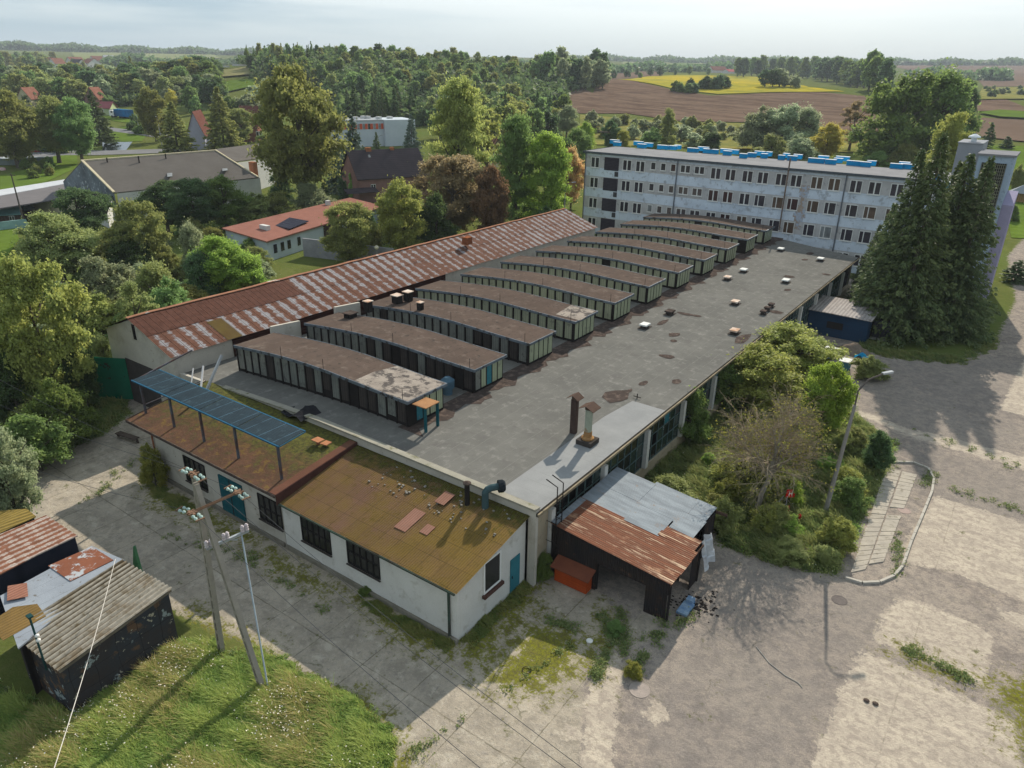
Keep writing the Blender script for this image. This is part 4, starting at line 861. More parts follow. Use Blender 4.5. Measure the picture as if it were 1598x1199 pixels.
b=MB(); b.box(-17.7,-15.6,29.35,29.95,0.03,1.0); b.build('body',mat('paint_orange',(.42,.075,.02),(.33,.06,.018),2,.7,grid=[(2,.18,.015,(.15,.03,.01),0)]),kn)
b=MB(); b.hexa([(-17.9,29.15,.98),(-15.4,29.15,.98),(-15.4,30.0,1.32),(-17.9,30.0,1.32)],[(-17.9,29.15,1.03),(-15.4,29.15,1.03),(-15.4,30.0,1.37),(-17.9,30.0,1.37)]); b.build('lid',mat('lid_rust',(.20,.07,.04),(.15,.055,.035),1.5,.8),kn)
b=MB(); b.box(-10.9,-10.3,31.0,32.1,.02,.16); b.box(-10.8,-10.4,32.0,32.4,.02,.35); tag(b.build('plastic_sheet',mat('plastic_blue',(.03,.14,.35),(.3,.4,.5),1.5,.4)),'crumpled blue plastic sheet beside the open garage corner','plastic sheet')
b=MB(); X,Y=-11.2,35.3
b.grid(np.linspace(0,1,8),np.linspace(0,1,8),lambda u,v:(X+.5*u+.12*math.sin(v*9),Y-1+1.5*v,.4+2.2*(1-u*.8)+.12*math.sin(u*12+v*5))); tag(b.build('foil_tarp',mat('foil_silver',(.5,.52,.54),(.35,.37,.4),2,.3,metal=.2)),'silver foil tarp hanging from the garage roof edge','tarp')
# ================= BLUE SHED =================
bs=thing('blue_shed',(-16,86,0),'dark blue shed with grey corrugated roof beside the spruces','shed')
Masb=mat('asbestos_grey',(.42,.39,.37),(.34,.31,.295),.8,.85,layers=[((.2,.17,.15),2,.56,.66)],corr=(0,.36,.03))
b=MB(); b.hexa([(-18.9,83.5,2.72),(-12.1,83.5,2.62),(-12.1,89.6,2.85),(-18.9,89.6,2.95)],[(-18.9,83.5,2.80),(-12.1,83.5,2.7),(-12.1,89.6,2.93),(-18.9,89.6,3.03)]); b.build('roof',Masb,bs)
b=MB(); b.box(-18.7,-12.4,83.8,89.3,0,2.62); b.build('wall',mat('paint_navy',(.022,.055,.105),(.016,.042,.085),.6,.7,layers=[((.05,.05,.06),2,.6,.7)],grid=[(2,.4,.02,(.012,.03,.06),0)]),bs)
b=MB(); b.box(-16.6,-14.9,83.74,83.79,1.0,1.75); b.box(-12.39,-12.34,86,89.2,0,2.4); b.build('opening',Mdark,bs)
b=MB(); b.box(-12.3,-10.3,86.5,89.0,0,2.2); b.build('lean_to',mat('leanto',(.07,.07,.08),(.05,.05,.06),1,.8),bs)
# ================= OFFICE BLOCK =================
YO=115.8
Msp=mat('panel_bluewhite',(.68,.76,.86),(.55,.62,.71),.45,.9,layers=[((.34,.37,.41),.9,.54,.66),((.78,.81,.85),2.2,.6,.72),((.22,.22,.23),4,.64,.74)],bump=.003,grid=[(0,6.0,.03,(.25,.27,.3),0)])
Mbd=mat('panel_greybeige',(.54,.53,.53),(.45,.44,.44),.5,.9,layers=[((.24,.24,.25),1.5,.56,.7)],bump=.003,grid=[(0,3.0,.03,(.22,.22,.22),0)])
ob=thing('office_block',(-38,121,0),'long weathered blue white four storey block with rows of windows','office block')
OX0,OX1,OY1,OZ=-67.5,-9.2,127.0,14.1
b=MB()
heads=[13.25,9.83,6.32,2.85]
lev=[0]
for h in heads[::-1]: lev+= [h-1.75,h+.2]
lev.append(13.8)
for i,(z0,z1) in enumerate(zip(lev[:-1],lev[1:])):
    b.m=i%2
    b.quad((OX0,YO,z0),(OX1,YO,z0),(OX1,YO,z1),(OX0,YO,z1)) if i%2==0 else b.quad((OX0,YO+.02,z0),(OX1,YO+.02,z0),(OX1,YO+.02,z1),(OX0,YO+.02,z1))
b.m=0; b.box(OX0,OX0+.05,YO+.03,OY1,0,13.8); b.box(OX1-.05,OX1,YO+.03,OY1,0,13.8); b.box(OX0+.06,OX1-.06,OY1-.05,OY1,0,13.8); b.build('wall',[Msp,Mbd],ob)
b=MB(); b.box(OX0-.25,OX1+.2,YO-.3,OY1+.2,13.81,14.1); b.build('roof',mat('roof_grey',(.27,.27,.28),(.22,.22,.23),.4,.95,grid=[(1,1.2,.03,(.16,.16,.16),.2)]),ob)
b=MB(); b.box(OX0-.3,OX1+.2,YO-.36,YO-.301,13.82,14.16); b.box(OX0-.35,OX0-.251,YO-.36,OY1,13.82,14.16); b.build('eave_flashing',mat('flashing_dark',(.10,.12,.14),(.07,.08,.09),2,.6),ob)
Mpdark=glassmat('office_glass',(.05,.045,.06),.2); Mpwine=glassmat('office_curtain_wine',(.06,.018,.02),.3); Mppale=glassmat('office_curtain_pale',(.24,.26,.27),.4); Mpbr=glassmat('office_interior',(.12,.075,.05),.3)
def owin(xc,zt,w_,h,split,m):
    z0=zt-h; b=MB(); y=YO
    for x0,x1,a,c in ((xc-w_/2,xc+w_/2,zt-.1,zt),(xc-w_/2,xc+w_/2,z0,z0+.1)): b.box(x0,x1,y-.07,y-.005,a,c)
    for x in (xc-w_/2,xc+w_/2-.1): b.box(x,x+.1,y-.07,y-.005,z0+.1,zt-.1)
    if split=='2': b.box(xc-.09,xc+.09,y-.075,y-.005,z0+.1,zt-.1)
    if split=='1': b.box(xc-w_/2+w_*.34,xc-w_/2+w_*.34+.12,y-.075,y-.005,z0+.1,zt-.1)
    b.box(xc-w_/2-.06,xc+w_/2+.06,y-.14,y-.071,z0-.07,z0-.005)
    o=b.build('window',Mwhite,ob); b=MB(); b.quad((xc-w_/2,y-.03,z0),(xc+w_/2,y-.03,z0),(xc+w_/2,y-.03,zt),(xc-w_/2,y-.03,zt)); b.build('pane',m,o)
wx=[(929,'2'),(979.5,'2'),(1000,'2'),(1020,'s'),(1035.5,'s'),(1051,'s'),(1070,'h'),(1092,'h'),(1117.5,'2'),(1140.5,'2'),(1167,'2'),(1191,'2'),(1219.5,'2'),(1243,'2'),(1275,'2'),(1302,'2'),(1336,'2'),(1365,'2'),(1399,'2')]
ysc=[255,250,252,256,258,260,262,264,268,270,273,275,278,280,284,288,290,294,300]
for (px_,ty),yy in zip(wx,ysc):
    X=onY(px_,yy,YO)[0]
    for r,zt in enumerate(heads):
        if r==3 and -62<X<-24: 
            if X<-44: continue
        m=random.choice([Mpdark,Mpdark,Mpdark,Mpbr,Mppale if (r+len(KIDS.get(ob.name,[])))%5==0 else Mpdark,Mppale if X<-54 else Mpdark,Mpwine if -52<X<-30 else Mpdark,Mpbr if r in(1,2) and X>-42 else Mpdark])
        if ty=='s': owin(X,zt,.95,1.25,'n',m)
        elif ty=='h': owin(X,zt,1.75,1.25,'2',m)
        else: owin(X,zt,1.68,1.78,'1' if (r in(1,2) and X>-38) else '2',m)
for X in (-13.6,-11.0):
    for zt in heads[:2]: owin(X,zt,1.68,1.75,'2',Mpdark)
Xg=onY(955,255,YO)[0]
Mgrl=mat('grille_dark',(.035,.03,.04),(.05,.045,.055),3,.8,grid=[(2,.25,.04,(.09,.09,.1),0)])
for zt in heads:
    b=MB(); b.box(Xg-1.45,Xg+1.35,YO-.06,YO-.005,zt-2.0,zt+.12); g=b.build('ventilation_grille',Mgrl,ob)
    b=MB(); b.box(Xg+.65,Xg+1.35,YO-.07,YO-.008,zt-2.95,zt-2.15); b.build('small_grille',mat('small_grille',(.09,.09,.10),(.05,.05,.05),3,.8),g)
for px_,yt in ((915,240),(1058,255),(1320,285)):
    X=onY(px_,yt,YO)[0]; b=MB(); b.tube([(X,YO-.12,0.1),(X,YO-.12,13.8)],.09,8); b.build('downpipe',mat('downpipe_grey',(.16,.18,.21),(.12,.13,.15),2,.6),ob)
X=onY(1233,262,YO)[0]; b=MB(); b.tube([(X,YO-.6,5),(X,YO-.6,15.6)],.11,8); b.tube([(X,YO-.6,5.3),(X,YO-.1,5.3)],.05,6); b.tube([(X,YO-.6,12),(X,YO-.1,12)],.05,6); b.build('rusty_flue',mat('flue_office',(.16,.14,.13),(.22,.14,.10),1,.7),ob)
X=onY(1255,300,YO)[0]; b=MB()
for i in range(11):
    z=11.9-i*.6; wd=.45+.25*math.sin(i*1.3)+(.4 if i in(0,7,8) else 0); b.box(X-wd-.1*i*.2,X+wd-.1*i*.2,YO-.012-.001*i,YO-.004,z-.6,z)
b.build('rust_stain',mat('rust_stain',(.42,.33,.26),(.36,.29,.24),1.5,.9,layers=[((.40,.46,.56),1.6,.46,.58)]),ob)
Mvblue=mat('vent_blue',(.015,.27,.55),(.012,.22,.46),1,.5); Mvtop=mat('vent_top_white',(.72,.76,.80),(.66,.68,.7),1,.5)
r5=[(432,98,60),(447,112,48),(580,108,60),(642,118,55),(600,125,55),(735,133,75),(790,136,60),(825,132,40),(920,151,68),(985,144,65),(1012,157,55),(1050,160,55),(1125,157,65),(1135,170,50),(1182,163,45),(1235,188,45),(1288,182,52),(1338,172,62),(1365,188,38),(1395,176,35),(1473,198,38),(1503,186,38),(1540,202,56),(1575,193,50)]
r4=[(290,858,95),(335,842,60),(380,866,62),(427,858,50),(455,846,78),(525,875,82),(597,882,60),(635,874,50),(790,893,70),(865,896,90),(840,882,60)]
VB=[(850+x/4,200+y/4,w_/4) for x,y,w_ in r5]+[(1200+x/4,40+y/4,w_/4) for x,y,w_ in r4]+[(1473,293,13),(1462,280,13)]
for (px_,py_,w_) in VB:
    X,Y=G(px_,py_,14.12); d=np.array([X,Y,14-H])@CF; ww=w_*d/FPX*.5/.95; dep=.65
    b=MB(); b.box(X-ww*.95,X+ww*.95,Y,Y+dep,14.11,14.78); o=b.build('blue_vent_box',Mvblue,ob)
    b=MB(); b.box(X-ww,X+ww,Y-.05,Y+dep+.05,14.785,14.835); b.build('box_lid',Mvtop,o)
b=MB(); X,Y=G(943,262-55,14.12); b.box(X-1.2,X+1.2,Y-.8,Y+.8,14.12,14.3); b.build('roof_hatch',Mvb,ob)
# tower wing
tw=thing('stair_tower',(-6,114,0),'tall pale blue stair tower with a dark lattice window behind the spruces','stair tower')
b=MB(); b.box(-8.3,-4.5,111.9,118.5,0,18.0); b.build('wall',mat('tower_blue',(.36,.45,.55),(.30,.37,.47),.5,.9,layers=[((.2,.24,.3),1.2,.56,.66)]),tw)
b=MB(); b.box(-8.5,-4.3,111.7,118.7,18.01,18.25); b.build('roof',mat('tower_roof',(.24,.24,.26),(.2,.2,.21),.6,.9),tw)
b=MB(); b.box(-7.8,-5.1,111.82,111.89,8.6,17.2); lt=b.build('lattice_window',Mdark,tw)
b=MB()
for i in range(13): x=-7.75+i*.216; b.box(x-.035,x+.035,111.76,111.81,8.62,17.18)
for i in range(22): z=8.8+i*.39; b.box(-7.78,-5.12,111.77,111.805,z-.03,z+.03)
b.build('lattice_bar',mat('lattice',(.20,.20,.15),(.15,.15,.12),3,.8),lt)
b=MB(); b.box(-11.4,-8.51,117.5,124,0,18.9); b.box(-11.5,-8.51,117.4,124.1,18.91,19.05); b.build('rear_block',mat('tower_rear',(.33,.34,.37),(.28,.29,.31),.5,.9),tw)
b=MB(); b.lathe((-9.9,119.5,19.06),[(.35,0),(.35,.5),(.75,.52),(.7,.7),(.15,.98)],14); b.build('roof_cowl',Mvtop,tw)
b=MB(); b.hexa([(-4.48,112.6,0),(-3.3,112.6,0),(-3.3,118,0),(-4.48,118,0)],[(-4.48,112.6,12.2),(-3.3,112.6,12.2),(-3.3,118,13.4),(-4.48,118,13.4)]); b.build('side_wing',mat('wing_lilac',(.36,.33,.46),(.30,.28,.39),.5,.9),tw)
# ================= LEFT TIN SHEDS =================
k=N('asbestos_mossy'); n1=k.noise(.9,6,.7); n2=k.noise(3.4,6,.7,off=4)
wv=k.math('SINE',k.math('MULTIPLY',k.xyz()[0],2*math.pi/.30))
col=k.mix(k.rng(n2,.35,.65),(.34,.31,.26),(.22,.20,.165)); col=k.mix(k.math('MULTIPLY',k.rng(wv,-.1,-.95),k.rng(n1,.3,.55,.5,1)),col,(.055,.042,.022)); col=k.mix(k.rng(n2,.58,.66,0,.75),col,(.14,.095,.035)); col=k.mix(k.rng(k.noise(9,5,.7,off=2),.66,.74,0,.8),col,(.5,.46,.38))
Mwave=finish(k,col,.9,k.math('MULTIPLY',n2,.02),1,0,.2)
def corrug(b,p00,p10,p11,p01,pitch,amp,sub=7):
    """real corrugated sheet; waves run from edge p00-p10 across to p01-p11"""
    L=(Vector(p10)-Vector(p00)).length; n=int(L/pitch*sub); P=[Vector(q) for q in (p00,p10,p11,p01)]
    def fn(u,v):
        q=(P[0]*(1-u)+P[1]*u)*(1-v)+(P[3]*(1-u)+P[2]*u)*v; return (q.x,q.y,q.z+amp*math.sin(u*L/pitch*2*math.pi))
    b.grid(np.linspace(0,1,n),np.linspace(0,1,6),fn)
t1=thing('asbestos_shed',(-32.3,11,0),'dark patched metal shed with grey wavy asbestos cement roof at lower left','shed')
A_=(*G(90,1048,2.75),2.75);B_=(*G(269,918,3.35),3.35);C_=(*G(192,874,3.45),3.45);D_=(*G(14,988,2.85),2.85)
b=MB(); corrug(b,A_,D_,C_,B_,.31,.07); 
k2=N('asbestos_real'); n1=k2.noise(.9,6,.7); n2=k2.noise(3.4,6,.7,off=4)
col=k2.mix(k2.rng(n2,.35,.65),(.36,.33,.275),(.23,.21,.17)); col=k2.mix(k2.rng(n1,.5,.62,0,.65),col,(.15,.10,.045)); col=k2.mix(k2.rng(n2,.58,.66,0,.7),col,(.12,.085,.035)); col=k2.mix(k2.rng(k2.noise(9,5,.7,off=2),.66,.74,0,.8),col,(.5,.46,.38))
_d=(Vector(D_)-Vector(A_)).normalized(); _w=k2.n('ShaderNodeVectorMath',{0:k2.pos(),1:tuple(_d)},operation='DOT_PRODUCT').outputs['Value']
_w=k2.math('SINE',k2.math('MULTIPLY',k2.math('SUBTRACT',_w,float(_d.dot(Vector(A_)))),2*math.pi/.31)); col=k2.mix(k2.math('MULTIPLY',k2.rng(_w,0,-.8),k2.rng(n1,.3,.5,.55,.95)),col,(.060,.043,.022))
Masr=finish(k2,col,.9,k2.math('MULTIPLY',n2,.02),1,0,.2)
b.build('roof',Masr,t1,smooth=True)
def shrink(p,c,f): return (p[0]+(c[0]-p[0])*f,p[1]+(c[1]-p[1])*f)
cc=((A_[0]+C_[0])/2,(A_[1]+C_[1])/2)
Mpatch=mat('tin_patched',(.045,.052,.062),(.055,.042,.036),.55,.75,layers=[((.12,.075,.05),1.1,.56,.62),((.24,.28,.28),.9,.60,.615),((.36,.33,.25),1.7,.63,.645)],grid=[(2,.95,.03,(.02,.02,.02),.3),(1,1.1,.03,(.02,.02,.02),.3)])
def walls(b,pts,cc,f,drop=.08):
    q=[shrink(p,cc,f) for p in pts]
    for i in range(len(q)):
        j=(i+1)%len(q); b.quad((q[i][0],q[i][1],0),(q[j][0],q[j][1],0),(q[j][0],q[j][1],pts[j][2]-drop),(q[i][0],q[i][1],pts[i][2]-drop))
b=MB(); walls(b,[A_,B_,C_,D_],cc,.06); b.build('wall',Mpatch,t1)
b=MB(); p=shrink(A_,cc,.02);q=shrink(B_,cc,.02); b.bar((p[0],p[1],A_[2]-.12),(q[0],q[1],B_[2]-.12),.05,.12); b.build('eave_board',mat('board_old',(.2,.17,.13),(.12,.1,.08),2,.9),t1)
t2=thing('patchwork_shed',(-36,11,0),'low shed with grey blue roof and a rust red sheet patch','shed')
P2=[(*G(0,930,3.0),3.0),(*G(28,1012,3.0),3.0),(*G(194,874,3.0),3.0),(*G(143,852,3.0),3.0)]
b=MB(); b.slab([P2[0],P2[1],P2[2],P2[3]],.08); Mgb=mat('felt_grey_blue',(.27,.30,.34),(.22,.245,.28),.6,.7,layers=[((.12,.11,.10),2.2,.6,.68)],grid=[(0,.75,.02,(.1,.11,.12),.1)]); b.build('roof',Mgb,t2)
b=MB(); q=[(*G(x,y,3.04),3.04) for x,y in ((75,883),(110,907),(177,874),(143,853))]; b.slab(q,.03); b.build('rust_sheet',mat('rust_sheet',(.22,.09,.055),(.17,.07,.045),1,.8,layers=[((.34,.36,.38),1.8,.52,.58)]),t2)
b=MB(); q=[(*G(x,y,3.1),3.12) for x,y in ((12,915),(11,938),(44,931),(42,910))]; b.slab(q,.02); b.build('corrugated_patch',mat('corr_patch',(.34,.17,.12),(.24,.11,.08),1,.8,corr=(0,.2,.02)),t2)
b=MB(); q=[(*G(x,y,3.0),3.02) for x,y in ((-20,975),(5,1000),(72,962),(58,943),(20,948))]; b.slab(q[::1],.02); b.build('mossy_sheet',mat('sheet_ochre',(.20,.13,.05),(.15,.10,.04),1,.9,corr=(0,.2,.01)),t2)
c2=(sum(p[0] for p in P2)/4,sum(p[1] for p in P2)/4); b=MB(); walls(b,P2,c2,.05,.12); b.build('wall',Mcorr,t2)
t3=thing('streaked_roof_shed',(-41,11,0),'black corrugated shed with rust streaked metal roof at the left edge','shed')
P3=[(*G(-40,850,3.1),3.1),(*G(-45,920,3.0),3.0),(*G(58,866,3.0),3.0),(*G(121,836,3.05),3.05),(*G(72,804,3.2),3.2)]
b=MB(); b.slab(P3,.06); b.build('roof',rustsheet('left_zinc',(.42,.35,.31),(.24,.11,.07),0,.42,.02),t3)
c3=(sum(p[0] for p in P3)/5,sum(p[1] for p in P3)/5); b=MB(); walls(b,P3,c3,.05,.1); b.build('wall',mat('tin_navy',(.020,.024,.038),(.028,.03,.045),1,.6,corr=(0,.16,.02)),t3)
t4=thing('ochre_roof_shed',(-45,11,0),'small shed with ochre mossy corrugated roof behind the left sheds','shed')
P4=[(*G(-50,808,2.9),2.9),(*G(-50,855,2.8),2.8),(*G(56,806,2.7),2.7),(*G(42,794,3.0),3.0),(*G(0,797,3.1),3.1)]
b=MB(); b.slab(P4,.06); b.build('roof',mat('ochre_corr',(.27,.20,.06),(.19,.14,.05),.8,.9,corr=(0,.2,.02)),t4)
c4=(sum(p[0] for p in P4)/5,sum(p[1] for p in P4)/5); b=MB(); walls(b,P4,c4,.06,.1); b.build('wall',Mcorr,t4)
b=MB(); X,Y=G(208,905); X2,Y2=G(222,905); b.add([(X,Y,0.1),(X2,Y2,.1),(X2-.2,Y2,2.2),(X,Y+.15,.1),(X2,Y2+.15,.1),(X2-.2,Y2+.15,2.2)],[(0,1,2),(5,4,3),(1,4,5,2),(0,2,5,3)]); tag(b.build('green_tarp',mat('tarp_green',(.10,.25,.12),(.07,.18,.09),2,.6)),'pointed pale green tarp standing behind the asbestos roofed shed','tarp')
b=MB(); p=(*G(66,1024,3.0),2.2); b.tube([p,(p[0]-.1,p[1],5.2)],.045,8); b.box(p[0]-.2,p[0]+.1,p[1]-.1,p[1]+.1,5.15,5.22); mast=b.build('pole',mat('mast_green',(.02,.06,.06),(.02,.05,.05),2,.6),None); tag(mast,'thin dark green mast on the roof edge of the lower left shed','mast')
b=MB()
for z in (3.9,4.15): b.lathe((p[0]+.14,p[1],z),[(.03,0),(.09,.03),(.09,.1),(.03,.15)],10)
b.build('insulator',Mwhite,mast)
b=MB(); a=Vector((*G(180,873,3.35),3.35)); c=Vector((*G(55,1290,8.5),8.5)); b.tube([tuple(a.lerp(c,t)-Vector((0,0,.25*math.sin(math.pi*t)))) for t in np.linspace(0,1,14)],.013,5); tag(b.build('cable',mat('cable_white',(.55,.53,.5),(.5,.48,.45),1,.6)),'white service cable running from the shed roof towards the camera','cable')
# ================= CONCRETE A-FRAME POLE =================
Mconc=mat('pole_concrete',(.33,.30,.255),(.26,.235,.20),1.5,.9,bump=.004)
ap=thing('power_pole',(-26.2,14.5,0),'concrete A frame power pole with glass insulators and two cross arms','power pole')
F1=Vector((*G(346,1018),0)); F2=Vector((*G(411,1080),0)); T1=Vector((F1.x+.55,F1.y-.05,10.3)); 
def leg(f,t,name):
    b=MB(); d=(t-f); ax=(F2-F1).normalized(); n=15
    # two flanges with rungs between: the slotted concrete section
    for s_ in (-1,1):
        b.bar(tuple(f+ax*s_*.13),tuple(t+ax*s_*.08),.085,.22)
    for i in range(n+1):
        q=i/n; p=f.lerp(t,q); wd=.13+(.08-.13)*q; b.bar(tuple(p-ax*(wd-.045)),tuple(p+ax*(wd-.045)),.2,.16)
    o=b.build(name,Mconc,ap); b=MB(); b.bar(tuple(f),tuple(t-d*.01),.17,.02); b.build('slot_web',Mdark,o); return o  # recess web coloured near black to paint the shade inside the slots
T2=Vector(T1)+Vector((.18,-.12,-.2))
leg(F1,T1,'leg'); leg(F2,T2,'leg')
Mira=mat('iron_rusty',(.24,.15,.10),(.17,.11,.08),3,.8); Mins=glassmat('glass_insulator',(.45,.60,.55),.08); Mgal=mat('galvanised',(.40,.43,.46),(.33,.36,.38),2,.45,metal=.4)
def at(px_,py_,z): return Vector((*G(px_,py_,z),z))
LFT=at(300,800,9.3); RGT=at(372,768,9.3)
b=MB(); o_=Vector((0,.14,0)); b.bar(tuple(LFT-o_),tuple(RGT-o_),.07,.1); b.bar(tuple(LFT+o_),tuple(RGT+o_),.07,.1); b.bar(tuple(T1+Vector((-.1,.1,-.2))),tuple(T1+Vector((.35,-.35,.35))),.08); b.build('cross_arm',Mira,ap)
INS=[]
def strings(c,d1,d2,nm='insulator_string'):
    for d in (d1,d2):
        d=Vector(d).normalized(); side=d.cross(Vector((0,0,1))).normalized()
        for s_ in (-1,1):
            b=MB(); p0=c+side*.12*s_+d*.25; q=p0+d*.42
            prof=[.02,.07,.08,.03,.03,.075,.08,.025]
            b.tube([tuple(p0.lerp(q,i/7)) for i in range(8)],prof,10); b.build(nm,Mins,ap)
        b=MB(); b.bar(tuple(c-side*.2+d*.1),tuple(c+side*.2+d*.1),.05,.08); b.bar(tuple(c-side*.2+d*.75),tuple(c+side*.2+d*.75),.05,.05); b.bar(tuple(c),tuple(c+d*.25),.09,.06); b.build('yoke',Mira,ap)
        INS.append(c+d*.8)
TOP=T1+Vector((.15,-.1,.32))
dA=(G(900,1199,10)[0]-TOP.x,G(900,1199,10)[1]-TOP.y,-.1); 
EA=[at(932,1199,9.6),at(765,1199,9.4),at(905,1199,9.0)]
def towards(a,c): return (c-a)
HUB=[RGT,LFT,TOP]
ENDR=[at(1010,1275,9.5),at(860,1290,9.3),at(985,1275,9.1)]
ENDL=[at(-60,560,9.6),at(-60,690,9.3),at(-60,605,9.9)]
for h_,er,el in zip(HUB,ENDR,ENDL): strings(h_,tuple(towards(h_,er)),tuple(towards(h_,el)))
Mwire=mat('wire',(.10,.10,.105),(.08,.08,.08),1,.5)
for i,(h_,er,el) in enumerate(zip(HUB,ENDR,ENDL)):
    b=MB()
    for s_,e in ((INS[2*i],er),(INS[2*i+1],el)):
        b.tube([tuple(s_.lerp(e,t)-Vector((0,0,.35*math.sin(math.pi*t)))) for t in np.linspace(0,1,16)],.011,4)
    tag(b.build('overhead_wire',Mwire),['overhead wire from the right end of the rusty cross arm','overhead wire from the left end of the rusty cross arm','overhead wire from the very top of the A frame pole'][i],'wire','overhead wires of the A frame pole')
L2=at(322,857,6.9);R2=at(388,828,6.9); b=MB(); b.bar(tuple(L2),tuple(R2),.12,.12); b.bar(tuple((L2+R2)/2),tuple((L2+R2)/2+Vector((.1,.4,-.2))),.06); b.build('lower_cross_arm',Mgal,ap)
Mpor=mat('porcelain',(.55,.50,.52),(.45,.40,.42),3,.3)
for t in (.02,.12,.42,.5,.86,.96):
    p=L2.lerp(R2,t); b=MB(); b.lathe((p.x,p.y,p.z+.06),[(.07,0),(.10,.03),(.07,.1),(.10,.16),(.07,.23),(.10,.28),(.04,.36)],10); b.build('bushing',Mpor,ap)
b=MB(); q=L2.lerp(R2,.82); f=F2+Vector((.28,.1,.1)); b.tube([tuple(q),tuple(q.lerp(f,.5)),tuple(f)],.04,7); b.build('conduit',mat('conduit',(.35,.42,.47),(.3,.35,.4),1,.4),ap)
# ================= LAMPS =================
def lamp(px_,py_,ytop,lab,armd,arml,r=.11,col_=None,tilt=(0,0),globe=False,zz=None):
    X,Y,Z=GT(px_,py_); h=Zat(ytop,X+tilt[0],Y+tilt[1])-Z
    o=thing('street_lamp',(X,Y,Z),lab,'street lamp'); b=MB(); m=col_ or mat('lamp_concrete',(.27,.26,.25),(.22,.21,.2),2,.9)
    if globe:
        b.tube([(X,Y,Z),(X+tilt[0],Y+tilt[1],Z+h-.5)],[r,r*.7],10); b.build('pole',m,o); b=MB(); b.lathe((X+tilt[0],Y+tilt[1],Z+h-.5),[(.1,0),(.25,.1),(.33,.28),(.25,.46),(.1,.55)],14); b.build('globe',mat('globe_cream',(.62,.58,.44),(.5,.47,.36),2,.4),o)
    else:
        a=Vector((X,Y,Z)); t=Vector((X+tilt[0],Y+tilt[1],Z+h*.82)); b.tube([tuple(a),tuple(t)],[r*1.3,r*.75],10); b.build('pole',m,o)
        d=Vector((armd[0],armd[1],0)).normalized(); e=t+Vector((0,0,h*.1)); c=e+d*arml*.35+Vector((0,0,h*.07)); f=e+d*arml+Vector((0,0,h*.10))
        b=MB(); b.tube([tuple(t),tuple(e),tuple(c),tuple(f)],r*.42,7); b.build('arm',mat('arm_steel',(.10,.09,.085),(.13,.11,.1),2,.6),o)
        b=MB(); b.bar(tuple(f-d*.1),tuple(f+d*.65+Vector((0,0,.05))),.2,.12); b.build('lamp_head',mat('lamp_head',(.45,.47,.49),(.38,.4,.42),2,.4),o)
    return o
lamp(1287,802,592,'leaning concrete street lamp rising from the scrub island',(1.2,1.6),1.7,.125,tilt=(.35,.15))
lamp(879,372,287,'street lamp behind the rusty shed near the block',(.7,1),1.2,.1)
lamp(72,600,525,'short globe lamp leaning over the bushes by the gate',(0,0),0,.09,globe=True,tilt=(-.5,0))
lamp(590,428,384,'globe lamp showing above the ridge of the long shed',(0,0),0,.08,globe=True)
Mlg=mat('lamp_grey',(.33,.34,.35),(.28,.29,.3),2,.6)
lamp(86,238,187,'grey street lamp beside the road left of the bridge',(1,.6),1.5,.13,Mlg)
lamp(218,208,172,'nearer of two street lamps at the canal road',(1,.3),1.5,.12,Mlg)
lamp(222,205,174,'further of two street lamps at the canal road',(1,.4),1.2,.12,Mlg)
lamp(255,240,184,'street lamp in front of the larches',(-1,.3),1.3,.12,Mlg)
lamp(592,240,212,'street lamp beside the pink house roof',(.3,1),1.5,.1,Mlg)
X,Y,Z=GT(38,350); b=MB(); h=Zat(271,X,Y)-Z; b.tube([(X,Y,Z),(X-.4,Y,Z+h)],[.17,.1],8); b.bar((X-.4-.9,Y-.3,Z+h-.35),(X-.4+.9,Y+.3,Z+h-.35),.1); tag(b.build('wooden_pole',mat('pole_wood',(.11,.10,.09),(.08,.07,.06),2,.9)),'dark wooden power pole beside the teal roofed huts','power pole')
